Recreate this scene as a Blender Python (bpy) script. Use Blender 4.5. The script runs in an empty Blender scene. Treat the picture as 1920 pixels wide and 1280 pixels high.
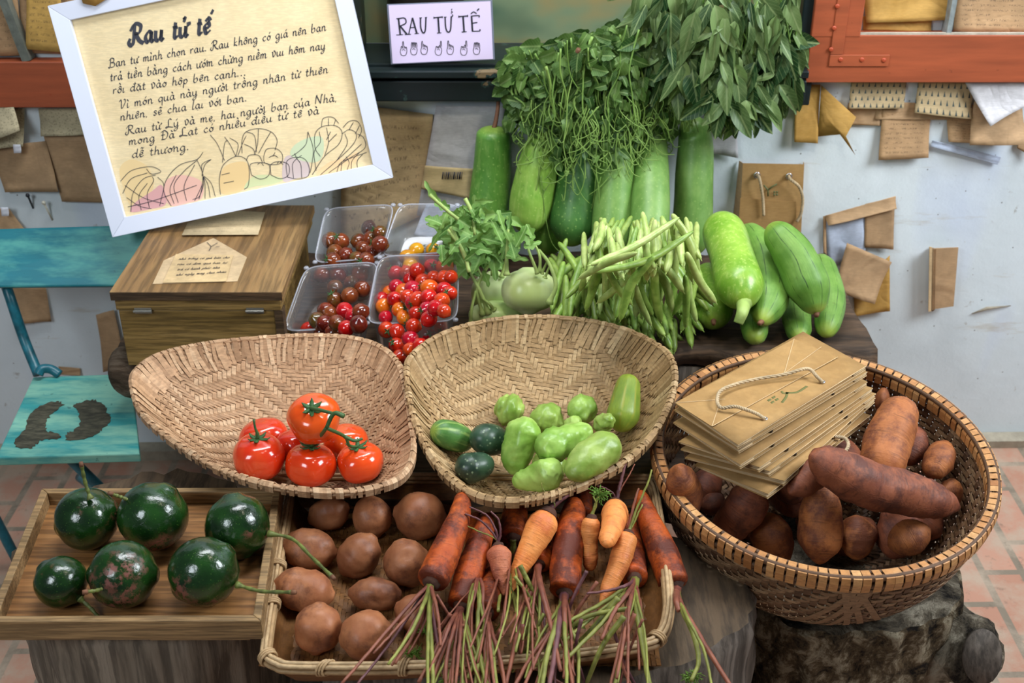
import bpy, math, random, unicodedata
import numpy as np
from mathutils import Vector, Matrix, noise as mnoise
random.seed(7); RS=np.random.RandomState(11)
SC=bpy.context.scene; COL=SC.collection
PI=math.pi
# ---------------------------------------------------------------- camera model
TH=math.radians(29.4); F=2230.0; CAM=np.array([0.0,-2.5,1.72])
RT=np.array([1.,0,0]); FW=np.array([0,math.cos(TH),-math.sin(TH)]); UP=np.array([0,math.sin(TH),math.cos(TH)])
def ray(px,py): return FW+RT*(px-960)/F+UP*(640-py)/F
def at_d(px,py,d): return CAM+ray(px,py)*d
def at_z(px,py,z):
    u=ray(px,py); return CAM+u*(z-CAM[2])/u[2]
def at_y(px,py,y):
    u=ray(px,py); return CAM+u*(y-CAM[1])/u[1]
def depth(p): return float(np.dot(np.asarray(p)-CAM,FW))
def pix(p):
    q=np.asarray(p)-CAM; d=q@FW; return (960+F*(q@RT)/d, 640-F*(q@UP)/d)
cam=bpy.data.cameras.new('camera'); co=bpy.data.objects.new('camera',cam); COL.objects.link(co)
co.location=CAM; co.rotation_euler=(PI/2-TH,0,0); cam.sensor_width=36; cam.lens=F/1920*36; cam.clip_start=.05
cam.dof.use_dof=True; cam.dof.focus_distance=1.9; cam.dof.aperture_fstop=6.3
SC.camera=co
SC.view_settings.view_transform='Standard'; SC.view_settings.look='None'; SC.view_settings.gamma=1; SC.view_settings.exposure=0.0
SC.view_settings.use_curve_mapping=False
# ---------------------------------------------------------------- tagging
def tag(o,label=None,cat=None,group=None,kind=None):
    if label: o['label']=label
    if cat: o['category']=cat
    if group: o['group']=group
    if kind: o['kind']=kind
    return o
def thing(name,label,cat,loc,group=None):
    o=bpy.data.objects.new(name,None); COL.objects.link(o); o.location=Vector(loc); o.empty_display_size=.02
    return tag(o,label,cat,group)
def wloc(o):
    p=Vector(o.location)
    while o.parent: o=o.parent; p=p+Vector(o.location)
    return p
# ---------------------------------------------------------------- mesh collector
class MB:
    def __init__(s): s.v=[];s.f=[];s.uv=[];s.c=[];s.n=0
    def add(s,v,f,uv=None,col=None):
        v=np.asarray(v,float).reshape(-1,3); k=len(v)
        s.v.append(v); s.f+= [tuple(i+s.n for i in q) for q in f]
        s.uv.append(np.asarray(uv,float).reshape(-1,2) if uv is not None else np.zeros((k,2)))
        if col is None: c=np.full((k,4),.5)
        elif np.ndim(col)==0: c=np.tile([col,col,col,1.],(k,1))
        elif np.ndim(col)==1: c=np.array([[x,x,x,1.] for x in col])
        else: c=np.asarray(col,float)
        s.c.append(c); s.n+=k; return s
    def bounds(s):
        v=np.vstack(s.v); return v.min(0),v.max(0)
    def build(s,name,mat,parent=None,smooth=True,solid=0,bevel=0,origin=None,sub=0,offset=-1):
        v=np.vstack(s.v)
        if parent is not None: o0=np.array(wloc(parent))
        elif origin is not None: o0=np.array(origin,float)
        else:
            lo,hi=v.min(0),v.max(0); o0=np.array([(lo[0]+hi[0])/2,(lo[1]+hi[1])/2,lo[2]])
        me=bpy.data.meshes.new(name); me.from_pydata((v-o0).tolist(),[],s.f); me.update()
        uv=np.vstack(s.uv); L=np.zeros(len(me.loops),dtype=np.int32); me.loops.foreach_get('vertex_index',L)
        ul=me.uv_layers.new(name='UVMap'); ul.data.foreach_set('uv',uv[L].astype(np.float32).ravel())
        ca=me.color_attributes.new('Col','FLOAT_COLOR','POINT'); ca.data.foreach_set('color',np.vstack(s.c).astype(np.float32).ravel())
        if smooth: me.polygons.foreach_set('use_smooth',[True]*len(me.polygons))
        o=bpy.data.objects.new(name,me); COL.objects.link(o)
        if mat: me.materials.append(mat)
        if parent is not None: o.parent=parent
        else: o.location=Vector(o0)
        if bevel:
            m=o.modifiers.new('b','BEVEL'); m.width=bevel; m.segments=2; m.limit_method='ANGLE'; m.harden_normals=False
        if solid:
            m=o.modifiers.new('s','SOLIDIFY'); m.thickness=solid; m.offset=offset
        if sub:
            m=o.modifiers.new('u','SUBSURF'); m.levels=sub; m.render_levels=sub
        return o
def box(mb,lo,hi,col=None,R=None,c=None):
    x0,y0,z0=lo;x1,y1,z1=hi
    v=np.array([[x0,y0,z0],[x1,y0,z0],[x1,y1,z0],[x0,y1,z0],[x0,y0,z1],[x1,y0,z1],[x1,y1,z1],[x0,y1,z1]],float)
    if R is not None: v=(v-c)@R.T+c
    return mb.add(v,[(0,3,2,1),(4,5,6,7),(0,1,5,4),(1,2,6,5),(2,3,7,6),(3,0,4,7)],None,col)
def slab(mb,q,th,col=None):
    """q: 4 corners of the upper face (ccw from above), extruded by th along minus normal"""
    q=[np.asarray(a,float) for a in q]; n=np.cross(q[1]-q[0],q[3]-q[0]); n/=np.linalg.norm(n)
    v=q+[a-n*th for a in q]
    return mb.add(v,[(0,1,2,3),(7,6,5,4),(0,4,5,1),(1,5,6,2),(2,6,7,3),(3,7,4,0)],[(0,0),(1,0),(1,1),(0,1)]*2,col)
def catmull(P,n,closed=False):
    P=np.asarray(P,float)
    if len(P)==2 and not closed:
        t=np.linspace(0,1,n)[:,None]; return P[0]*(1-t)+P[1]*t
    if closed: Q=np.vstack([P[-1:],P,P[:2]]); m=len(P)
    else: Q=np.vstack([2*P[:1]-P[1:2],P,2*P[-1:]-P[-2:-1]]); m=len(P)-1
    t=np.linspace(0,m,n,endpoint=not closed); i=np.minimum(t.astype(int),m-1); f=(t-i)[:,None]
    a,b,c,d=Q[i],Q[i+1],Q[i+2],Q[i+3]
    return .5*((2*b)+(-a+c)*f+(2*a-5*b+4*c-d)*f**2+(-a+3*b-3*c+d)*f**3)
def frames(P,closed=False):
    T=np.gradient(P,axis=0)
    if closed: T=np.roll(P,-1,0)-np.roll(P,1,0)
    T/=np.maximum(np.linalg.norm(T,axis=1,keepdims=True),1e-9)
    n=np.cross(T[0],[0,0,1.]) if abs(T[0][2])<.9 else np.cross(T[0],[1.,0,0]); n/=np.linalg.norm(n)
    N=[n]
    for i in range(1,len(P)):
        n=n-T[i]*np.dot(n,T[i]); l=np.linalg.norm(n); n=n/l if l>1e-6 else N[-1]; N.append(n)
    N=np.array(N); return T,N,np.cross(T,N)
def tube(mb,P,R,seg=8,closed=False,col=None,prof=None,caps=True,rows=None):
    """sweep a round section; prof(angle array, i)->radius multipliers"""
    P=np.asarray(P,float); n=len(P); R=np.broadcast_to(np.asarray(R,float),(n,))
    T,N,B=frames(P,closed); a=np.arange(seg)/seg*2*PI
    V=[];UV=[]
    for i in range(n):
        m=np.ones(seg) if prof is None else prof(a,i/(n-1.))
        V.append(P[i]+(np.cos(a)*m*R[i])[:,None]*N[i]+(np.sin(a)*m*R[i])[:,None]*B[i]); UV.append(np.c_[a/(2*PI),np.full(seg,i/(n-1.))])
    f=[]
    for i in range(n if closed else n-1):
        j=(i+1)%n
        for k in range(seg):
            l=(k+1)%seg; f.append((i*seg+k,i*seg+l,j*seg+l,j*seg+k))
    if caps and not closed:
        f.append(tuple(range(seg-1,-1,-1))); f.append(tuple((n-1)*seg+k for k in range(seg)))
    return mb.add(np.vstack(V),f,np.vstack(UV),col)
def lump(v,amp,freq,seed=0):
    r=np.random.RandomState(seed); o=np.zeros(len(v))
    for i in range(7):
        k=r.normal(size=3)*freq*(1+.35*i); o+=np.sin(v@k+r.uniform(0,6.28))/(1+.5*i)
    return o*amp/2.2
def solid_rev(P,prof,seg=20,n=26,e0=.12,e1=.12,sect=None,amp=0,freq=30,seed=0,flat=1.,nd=None,pw=.5):
    """organic body along path P (world pts). prof: [(s,r)] radii. ends rounded. returns v,f,uv"""
    t=(1-np.cos(np.linspace(0,PI,n)))/2
    C=catmull(P,n*4); ss=np.linspace(0,1,n*4)
    Pt=np.c_[[np.interp(t,ss,C[:,k]) for k in range(3)]].T
    s_,r_=zip(*prof); R=np.interp(t,s_,r_)
    R=np.array([np.interp(np.linspace(max(0,a-.06),min(1,a+.06),7),s_,r_).mean() for a in t])
    if e0>0:
        m=t<e0; R[m]*=np.maximum(1-((e0-t[m])/e0)**2,0)**pw
    if e1>0:
        m=t>1-e1; R[m]*=np.maximum(1-((t[m]-1+e1)/e1)**2,0)**pw
    R=np.maximum(R,2e-4)
    T,N,B=frames(Pt); a=np.arange(seg)/seg*2*PI; V=[];UV=[]
    for i in range(n):
        m=np.ones(seg) if sect is None else sect(a,t[i])
        V.append(Pt[i]+(np.cos(a)*m*R[i])[:,None]*N[i]+(np.sin(a)*m*R[i]*flat)[:,None]*B[i]); UV.append(np.c_[a/(2*PI),np.full(seg,t[i])])
    V=np.vstack(V)
    if amp:
        ctr=np.repeat(Pt,seg,0); d=V-ctr; l=np.linalg.norm(d,axis=1,keepdims=True)
        V=V+d/np.maximum(l,1e-6)*((lump(V,amp,freq,seed)+lump(V,amp*.3,freq*3.1,seed+9))*np.minimum(1,l[:,0]/(R.max()*.5)))[:,None]
    f=[]
    for i in range(n-1):
        for k in range(seg):
            l=(k+1)%seg; f.append((i*seg+k,i*seg+l,(i+1)*seg+l,(i+1)*seg+k))
    f.append(tuple(range(seg-1,-1,-1))); f.append(tuple((n-1)*seg+k for k in range(seg)))
    return V,f,np.vstack(UV)
# ---------------------------------------------------------------- contact search (things rest against what was placed before)
class Obs:
    def __init__(s): s.c=np.zeros((0,3)); s.r=np.zeros(0)
    def add(s,P,R):
        P=np.asarray(P,float).reshape(-1,3); s.c=np.vstack([s.c,P]); s.r=np.r_[s.r,np.broadcast_to(R,(len(P),))]
    def cast(s,px,py,rp,slack=.93,dmax=3.2):
        if not len(s.r): return dmax
        u=ray(px,py); k=rp/F*slack; c=s.c-CAM; R=s.r*slack
        A=u@u-k*k; Bq=-2*(c@u+R*k); Cq=(c*c).sum(1)-R*R
        D=Bq*Bq-4*A*Cq; m=D>0
        if not m.any(): return dmax
        t=(-Bq[m]-np.sqrt(D[m]))/(2*A); t=t[t>.3]
        return float(min(t.min(),dmax)) if len(t) else dmax
def settle(obs,pts,rp,bmax=None,dmax=3.2,n=9,slack=.93,d0=None):
    """pts: pixel control points, rp: [(s,rpx)] -> world path (n pts) & world radii; rigid straight depth slope"""
    C=catmull(np.c_[np.array(pts,float),np.zeros(len(pts))],n)[:,:2] if len(pts)>1 else np.repeat(np.array(pts,float),n,0)
    s=np.linspace(0,1,n); rs=np.interp(s,*zip(*rp))
    t=np.array([obs.cast(C[i][0],C[i][1],rs[i],slack,dmax) for i in range(n)])
    L=max(np.linalg.norm(np.diff(C,axis=0),axis=1).sum(),1)
    ok=t<dmax-.001
    if ok.sum()<1: t[:]=d0 or 2.0; ok[:]=True
    b=np.polyfit(s[ok],t[ok],1)[0] if ok.sum()>2 and len(pts)>1 else 0
    if bmax is not None: b=np.clip(b,-bmax,bmax)
    a=(t[ok]-b*s[ok]).min(); tt=a+b*s
    P=np.array([at_d(C[i][0],C[i][1],tt[i]) for i in range(n)]); return P,rs*tt/F
# ---------------------------------------------------------------- materials
def lin(c):
    if isinstance(c,(int,float)): return (c,c,c,1)
    return tuple(((x/255)/12.92 if x/255<=.04045 else ((x/255+.055)/1.055)**2.4) for x in c[:3])+(1,)
class Mat:
    def __init__(s,name):
        s.m=bpy.data.materials.new(name); s.m.use_nodes=True; s.t=s.m.node_tree; s.N=s.t.nodes; s.L=s.t.links
        s.b=s.N['Principled BSDF']; s.out=s.N['Material Output']; s._c={}
    def n(s,ty,**k):
        x=s.N.new(ty)
        for a,v in k.items(): setattr(x,a,v)
        return x
    def put(s,sock,v):
        if v is None: return
        if isinstance(v,bpy.types.NodeSocket): s.L.new(v,sock)
        else:
            if sock.type=='RGBA' : v=lin(v) if not (isinstance(v,tuple) and len(v)==4) else v
            sock.default_value=v
    def co(s,kind='Object',scale=None,rnd=True,rot=None):
        key=(kind,str(scale),rnd,str(rot))
        if key in s._c: return s._c[key]
        o=s.n('ShaderNodeTexCoord').outputs[kind]
        if kind=='Object' and rnd:
            r=s.n('ShaderNodeObjectInfo').outputs['Random']; a=s.n('ShaderNodeVectorMath',operation='ADD')
            m=s.n('ShaderNodeMath',operation='MULTIPLY'); s.L.new(r,m.inputs[0]); m.inputs[1].default_value=7.
            s.L.new(o,a.inputs[0]); s.L.new(m.outputs[0],a.inputs[1]); o=a.outputs[0]
        if scale is not None or rot is not None:
            mp=s.n('ShaderNodeMapping'); s.L.new(o,mp.inputs[0])
            if scale is not None: mp.inputs['Scale'].default_value=scale
            if rot is not None: mp.inputs['Rotation'].default_value=rot
            o=mp.outputs[0]
        s._c[key]=o; return o
    def noise(s,scale,detail=3,rough=.55,vec=None,dist=0):
        x=s.n('ShaderNodeTexNoise'); s.L.new(vec if vec is not None else s.co(),x.inputs['Vector'])
        x.inputs['Scale'].default_value=scale; x.inputs['Detail'].default_value=detail; x.inputs['Roughness'].default_value=rough; x.inputs['Distortion'].default_value=dist
        return x.outputs['Fac']
    def vor(s,scale,vec=None,feature='F1',out='Distance'):
        x=s.n('ShaderNodeTexVoronoi',feature=feature); s.L.new(vec if vec is not None else s.co(),x.inputs['Vector']); x.inputs['Scale'].default_value=scale
        return x.outputs[out]
    def wave(s,scale,dist=2,vec=None,dirn='X',detail=2):
        x=s.n('ShaderNodeTexWave',bands_direction=dirn); s.L.new(vec if vec is not None else s.co(),x.inputs['Vector']); x.inputs['Scale'].default_value=scale
        x.inputs['Distortion'].default_value=dist; x.inputs['Detail'].default_value=detail; return x.outputs['Fac']
    def ramp(s,fac,stops,interp='LINEAR'):
        x=s.n('ShaderNodeValToRGB'); s.L.new(fac,x.inputs[0]); e=x.color_ramp.elements; x.color_ramp.interpolation=interp
        while len(e)<len(stops): e.new(.5)
        for i,(p,c) in enumerate(stops): e[i].position=p; e[i].color=lin(c)
        return x.outputs[0]
    def mix(s,fac,a,b,mode='MIX'):
        x=s.n('ShaderNodeMix',data_type='RGBA',blend_type=mode); s.put(x.inputs[0],fac); s.put(x.inputs[6],a); s.put(x.inputs[7],b); return x.outputs[2]
    def math(s,op,a,b=None,c=None,clamp=False):
        x=s.n('ShaderNodeMath',operation=op,use_clamp=clamp)
        s.put(x.inputs[0],a)
        if b is not None: s.put(x.inputs[1],b)
        if c is not None: s.put(x.inputs[2],c)
        return x.outputs[0]
    def sep(s,vec):
        x=s.n('ShaderNodeSeparateXYZ'); s.L.new(vec,x.inputs[0]); return x.outputs
    def attr(s,name='Col'):
        x=s.n('ShaderNodeVertexColor'); x.layer_name=name; return x.outputs[0]
    def rnd(s): return s.n('ShaderNodeObjectInfo').outputs['Random']
    def bump(s,h,strength=.3,dist=.01,prev=None):
        x=s.n('ShaderNodeBump'); x.inputs['Strength'].default_value=strength; x.inputs['Distance'].default_value=dist; s.L.new(h,x.inputs['Height'])
        if prev is not None: s.L.new(prev,x.inputs['Normal'])
        return x.outputs[0]
    def set(s,color=None,rough=.5,normal=None,spec=.5,coat=0,sub=0,subcol=None,metal=0,trans=0,sheen=0):
        b=s.b.inputs
        if color is not None: s.put(b['Base Color'],color)
        s.put(b['Roughness'],rough); b['Specular IOR Level'].default_value=spec; b['Metallic'].default_value=metal
        if normal is not None: s.L.new(normal,b['Normal'])
        if coat: b['Coat Weight'].default_value=coat; b['Coat Roughness'].default_value=.08
        if sub:
            b['Subsurface Weight'].default_value=sub; b['Subsurface Radius'].default_value=subcol or (1,.5,.2); b['Subsurface Scale'].default_value=.008
        if trans: b['Transmission Weight'].default_value=trans
        return s.m
# ================================================================ MATERIAL LIBRARY
def m_wall():
    m=Mat('painted_wall'); n=m.noise(1.6,5,.6); n2=m.noise(9,6,.65); n3=m.noise(38,4,.6); blu=m.noise(2.3,2,.5,vec=m.co('Object',(2.5,1,.8)))
    c=m.ramp(n,[(.3,(200,210,214)),(.55,(220,230,234)),(.75,(208,216,218))])
    c=m.mix(m.ramp(blu,[(.55,0.),(.68,.55)]),c,(196,208,230))
    st=m.noise(3.1,6,.7,vec=m.co('Object',(1,1,6)))
    c=m.mix(m.ramp(st,[(.62,0.),(.74,.5)]),c,(178,165,138))
    sp=m.vor(26); c=m.mix(m.ramp(sp,[(.035,.8),(.06,0.)]),c,(90,88,84))
    c=m.mix(m.ramp(n3,[(.68,0.),(.74,.6)]),c,(160,155,145))
    return m.set(c,.72,m.bump(n2,.25,.01,m.bump(n3,.15,.003)),.3)
def m_wood(name,cols,scale=(3,40,40),rough=.6,bump=.25,grain=1.,spec=.35,knots=False):
    m=Mat(name); v=m.co('Object',scale); n=m.noise(grain,6,.62,vec=v,dist=.6); n2=m.noise(3.5*grain,4,.6,vec=v); n3=m.noise(2.,3,.5)
    k=len(cols); c=m.ramp(n,[(.3+.42*i/(k-1),cols[i]) for i in range(k)])
    c=m.mix(m.ramp(n2,[(.42,.55),(.56,0.)]),c,tuple(x*.5 for x in cols[0]),'MIX')
    c=m.mix(m.ramp(n3,[(.4,.0),(.7,.35)]),c,cols[0])
    return m.set(c,rough,m.bump(n2,bump,.004),spec)
def m_fruit(name,c0,c1,c2=None,scale=25,rough=.3,speck=None,spk=90,coat=0,bump=0,bs=60,spec=.5,sub=0,contrast=(.38,.62)):
    m=Mat(name); n=m.noise(scale,3,.55); c=m.ramp(n,[(contrast[0],c0),(contrast[1],c1)])
    if c2 is not None: c=m.mix(m.ramp(m.noise(scale*.4,4,.65),[(.52,0.),(.66,.85)]),c,c2)
    if speck is not None: c=m.mix(m.ramp(m.vor(spk),[(.16,.85),(.3,0.)]),c,speck)
    hv=m.math('MULTIPLY_ADD',m.rnd(),.10,-.05); hs=m.n('ShaderNodeHueSaturation'); m.L.new(c,hs.inputs['Color'])
    m.L.new(m.math('MULTIPLY_ADD',m.rnd(),.3,.85),hs.inputs['Value']); m.L.new(m.math('MULTIPLY_ADD',m.rnd(),.02,.49),hs.inputs['Hue'])
    return m.set(hs.outputs[0],rough,m.bump(m.noise(bs,3,.5),bump,.004) if bump else None,spec,coat,sub)
def m_gourd(name,c0,c1,speck,streak=0,rough=.42):
    m=Mat(name); n=m.noise(16,4,.6); c=m.ramp(n,[(.35,c0),(.65,c1)])
    lo=m.noise(1.,4,.6,vec=m.co('Object',(120,120,22)))
    if streak: c=m.mix(m.ramp(lo,[(.5,0.),(.68,streak)]),c,speck)
    c=m.mix(m.ramp(m.vor(110),[(.10,.7),(.24,0.)]),c,speck)
    c=m.mix(m.ramp(m.noise(9,5,.7),[(.66,0.),(.72,.55)]),c,(110,95,40))
    u=m.sep(m.co('UV'))
    tip=m.ramp(u[1],[(.0,.45),(.06,0.),(.93,0.),(1.,.4)])
    c=m.mix(tip,c,(150,160,60))
    return m.set(c,rough,m.bump(m.noise(30,3,.5),.12,.006),.5)
def m_ridged(name,c0,c1,line,nl=10,rough=.42,power=(.93,.985)):
    m=Mat(name); u=m.sep(m.co('UV')); w=m.noise(14,2,.5)
    a=m.math('ADD',u[0],m.math('MULTIPLY_ADD',w,.05,-.025)); f=m.math('FRACT',m.math('MULTIPLY',a,float(nl)))
    g=m.math('ABSOLUTE',m.math('MULTIPLY_ADD',f,2.,-1.)); l=m.ramp(g,[(power[0],0.),(power[1],.85)])
    brk=m.ramp(m.noise(40,3,.6),[(.38,0.),(.55,1.)]); l=m.math('MULTIPLY',l,brk)
    c=m.ramp(m.noise(22,4,.6),[(.35,c0),(.65,c1)]); 
    fine=m.noise(1,3,.6,vec=m.co('UV',(160,6,1))); c=m.mix(m.ramp(fine,[(.45,0.),(.7,.3)]),c,tuple(x*.62 for x in c0))
    c=m.mix(l,c,line); c=m.mix(m.ramp(m.noise(17,5,.7),[(.64,0.),(.72,.6)]),c,(80,85,35))
    c=m.mix(m.ramp(u[1],[(.0,.5),(.07,0.),(.9,0.),(1.,.7)]),c,(170,185,70))
    return m.set(c,rough,m.bump(g,-.2,.004,m.bump(fine,.15,.002)),.4)
def m_avocado():
    m=Mat('avocado_skin'); n=m.noise(30,3,.5); c=m.ramp(n,[(.35,(12,38,12)),(.7,(30,68,22))])
    c=m.mix(m.ramp(m.vor(190),[(.10,.5),(.2,0.)]),c,(70,105,42))
    p=m.math('MULTIPLY',m.ramp(m.noise(11,3,.6),[(.55,0.),(.62,1.)]),m.ramp(m.noise(75,4,.75),[(.46,0.),(.58,1.)]))
    c=m.mix(m.math('MULTIPLY',p,.95),c,(122,68,55))
    return m.set(c,m.ramp(p,[(0,.2),(1,.55)]),m.bump(m.noise(120,3,.55),.28,.003,m.bump(m.noise(28,2,.5),.12,.01)),.6,coat=.25)
def m_root(name,c0,c1,dirt,dirtamt=.5,rough=.6,bs=70,ring=True,bump=.5):
    m=Mat(name); n=m.noise(24,4,.6); c=m.ramp(n,[(.32,c0),(.68,c1)])
    d=m.noise(20,6,.72); c=m.mix(m.ramp(d,[(.58-.22*dirtamt,0.),(.72-.2*dirtamt,.92)]),c,dirt)
    h=m.noise(bs,5,.6); nb=m.bump(h,bump,.004)
    if ring:
        u=m.co('UV',(2.5,26,1)); r=m.noise(1.4,3,.6,vec=u); c=m.mix(m.ramp(r,[(.58,0.),(.68,.55)]),c,tuple(x*.55 for x in c0)); nb=m.bump(r,.35,.003,nb)
    hs=m.n('ShaderNodeHueSaturation'); m.L.new(c,hs.inputs['Color']); m.L.new(m.math('MULTIPLY_ADD',m.rnd(),.35,.82),hs.inputs['Value'])
    return m.set(hs.outputs[0],rough,nb,.35)
def m_woven(name,c0,c1,c2,rough=.6):
    m=Mat(name); a=m.sep(m.attr()); c=m.ramp(a[0],[(.0,c0),(.5,c1),(1.,c2)])
    n=m.noise(1.,4,.6,vec=m.co('Object',(90,90,300),False)); c=m.mix(m.ramp(n,[(.4,.35),(.6,0.)]),c,tuple(x*.72 for x in c0))
    big=m.noise(7,3,.6); c=m.mix(m.ramp(big,[(.5,0.),(.75,.35)]),c,tuple(x*.8 for x in c0))
    return m.set(c,rough,m.bump(n,.3,.001),.35)
def m_paper(name,c,dark=None,write=0,crease=.3,rough=.75,ink=(70,55,50),cellu=26,pattern=None):
    m=Mat(name); n=m.noise(14,5,.65); d=dark or tuple(x*.86 for x in c)
    col=m.ramp(n,[(.35,d),(.6,c)]); fib=m.noise(1,3,.6,vec=m.co('Object',(60,60,420)))
    col=m.mix(m.ramp(fib,[(.45,.18),(.6,0.)]),col,tuple(x*.7 for x in c))
    uv=m.co('UV'); u=m.sep(uv)
    if write:
        rows=11.; r=m.math('FRACT',m.math('MULTIPLY',u[1],rows)); band=m.ramp(m.math('ABSOLUTE',m.math('SUBTRACT',r,.5)),[(.16,1.),(.24,0.)])
        k=m.noise(1,2,.5,vec=m.co('UV',(70,26,1))); ink_m=m.math('MULTIPLY',band,m.ramp(k,[(.5,0.),(.56,1.)]))
        gap=m.ramp(m.noise(1,0,.5,vec=m.co('UV',(11,11,1))),[(.4,0.),(.44,1.)]); ink_m=m.math('MULTIPLY',ink_m,gap)
        mg=m.math('MULTIPLY',m.ramp(u[0],[(.08,0.),(.1,1.),(.86,1.),(.9,0.)]),m.ramp(u[1],[(.1,0.),(.12,1.),(.86,1.),(.88,0.)]))
        col=m.mix(m.math('MULTIPLY',m.math('MULTIPLY',ink_m,mg),write),col,ink)
    if pattern=='tri':
        cx=m.math('MULTIPLY',u[0],9.); cy=m.math('MULTIPLY',u[1],4.); fx=m.math('FRACT',m.math('ADD',cx,m.math('MULTIPLY',m.math('FLOOR',cy),.5))); fy=m.math('FRACT',cy)
        w=m.math('ABSOLUTE',m.math('SUBTRACT',fx,.5)); inside=m.math('LESS_THAN',w,m.math('MULTIPLY_ADD',fy,-.26,.22)); inside=m.math('MULTIPLY',inside,m.math('GREATER_THAN',fy,.15))
        col=m.mix(inside,col,(70,80,78))
    if pattern=='dots': col=m.mix(m.ramp(m.vor(210),[(.25,.5),(.4,0.)]),col,(120,112,90))
    cr=m.noise(9,2,.5,dist=1.2)
    return m.set(col,rough,m.bump(m.math('ABSOLUTE',m.math('SUBTRACT',cr,.5)),crease,.02,m.bump(n,.08,.01)),.25)
def m_flat(name,c,rough=.5,metal=0,spec=.5,coat=0,bump=0,var=0):
    m=Mat(name); n=m.noise(40,4,.6)
    col=m.ramp(n,[(.3,tuple(x*(1-var) for x in c)),(.7,c)]) if var else c
    return m.set(col,rough,m.bump(n,bump,.004) if bump else None,spec,coat,metal=metal)
def m_paint(name,c,chip,under,amt=.66,scale=9,vec=None,rough=.45,streak=None):
    m=Mat(name); g=m.noise(1,5,.6,vec=m.co('Object',vec or (6,60,60))); n=m.noise(scale,5,.7)
    col=m.ramp(g,[(.3,tuple(x*.84 for x in c)),(.7,c)])
    if streak: col=m.mix(m.ramp(m.noise(1,5,.7,vec=m.co('Object',(3.5,14,14))),[(.42,0.),(.6,.9)]),col,streak)
    col=m.mix(m.ramp(n,[(amt,0.),(amt+.02,1.)]),col,chip); col=m.mix(m.ramp(n,[(amt-.03,0.),(amt-.012,.7),(amt,.0)]),col,under)
    sc=m.noise(60,3,.6); col=m.mix(m.ramp(sc,[(.7,0.),(.74,.5)]),col,tuple(x*.5 for x in c))
    return m.set(col,rough,m.bump(m.ramp(n,[(amt,1.),(amt+.02,0.)]),.3,.002,m.bump(g,.1,.002)),.4)
def m_clear(name):
    m=Mat(name); N,L=m.N,m.L; tr=m.n('ShaderNodeBsdfTransparent'); gl=m.n('ShaderNodeBsdfGlossy'); gl.inputs['Roughness'].default_value=.16
    tr.inputs[0].default_value=(.93,.93,.95,1); lw=m.n('ShaderNodeLayerWeight'); lw.inputs[0].default_value=.35
    mx=m.n('ShaderNodeMixShader'); f=m.math('MULTIPLY_ADD',lw.outputs['Fresnel'],.75,.035,clamp=True); L.new(f,mx.inputs[0]); L.new(tr.outputs[0],mx.inputs[1]); L.new(gl.outputs[0],mx.inputs[2])
    df=m.n('ShaderNodeBsdfDiffuse'); df.inputs[0].default_value=(.75,.76,.8,1); m2=m.n('ShaderNodeMixShader'); m2.inputs[0].default_value=.12; L.new(mx.outputs[0],m2.inputs[1]); L.new(df.outputs[0],m2.inputs[2])
    L.new(m2.outputs[0],m.out.inputs[0]); N.remove(m.b); return m.m
def m_leaf(name,c0,c1,back,rough=.5,vein=True):
    m=Mat(name); a=m.sep(m.attr()); c=m.ramp(a[0],[(0,c0),(1,c1)]); u=m.sep(m.co('UV'))
    if vein:
        mid=m.ramp(m.math('ABSOLUTE',m.math('SUBTRACT',u[0],.5)),[(.02,.8),(.06,0.)]); c=m.mix(mid,c,back)
        vv=m.math('ADD',m.math('MULTIPLY',u[1],7.),m.math('MULTIPLY',m.math('ABSOLUTE',m.math('SUBTRACT',u[0],.5)),-5.)); f=m.math('ABSOLUTE',m.math('SUBTRACT',m.math('FRACT',vv),.5))
        c=m.mix(m.ramp(f,[(.03,.35),(.09,0.)]),c,back)
    c=m.mix(m.ramp(m.noise(30,4,.6),[(.5,0.),(.75,.4)]),c,back)
    m.set(c,rough,m.bump(m.noise(60,3,.5),.25,.003),.35)
    tl=m.n('ShaderNodeBsdfTranslucent'); m.L.new(c,tl.inputs[0]); mx=m.n('ShaderNodeMixShader'); mx.inputs[0].default_value=.22
    m.L.new(m.b.outputs[0],mx.inputs[1]); m.L.new(tl.outputs[0],mx.inputs[2]); m.L.new(mx.outputs[0],m.out.inputs[0]); return m.m
def m_stem(name,c0,c1,rough=.5):
    m=Mat(name); n=m.noise(28,4,.6); a=m.sep(m.attr()); c=m.ramp(a[0],[(0,c0),(1,c1)]); c=m.mix(m.ramp(n,[(.45,0.),(.7,.5)]),c,tuple(x*.6 for x in c0))
    return m.set(c,rough,m.bump(m.noise(90,3,.5),.25,.002),.4)
def m_bark(name,c0,c1,c2,bump=1.,scale=18,vert=(1,1,.3)):
    m=Mat(name); v=m.co('Object',vert); n=m.noise(scale,8,.72,vec=v,dist=.4); c=m.ramp(n,[(.38,c0),(.5,c1),(.6,c2)])
    cr=m.vor(scale*.8,vec=v,feature='DISTANCE_TO_EDGE'); c=m.mix(m.ramp(cr,[(.0,.0),(.01,.0)]),c,c0)
    return m.set(c,.85,m.bump(n,bump,.03,m.bump(m.noise(scale*6,5,.7,vec=v),.5,.006)),.2)
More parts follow.
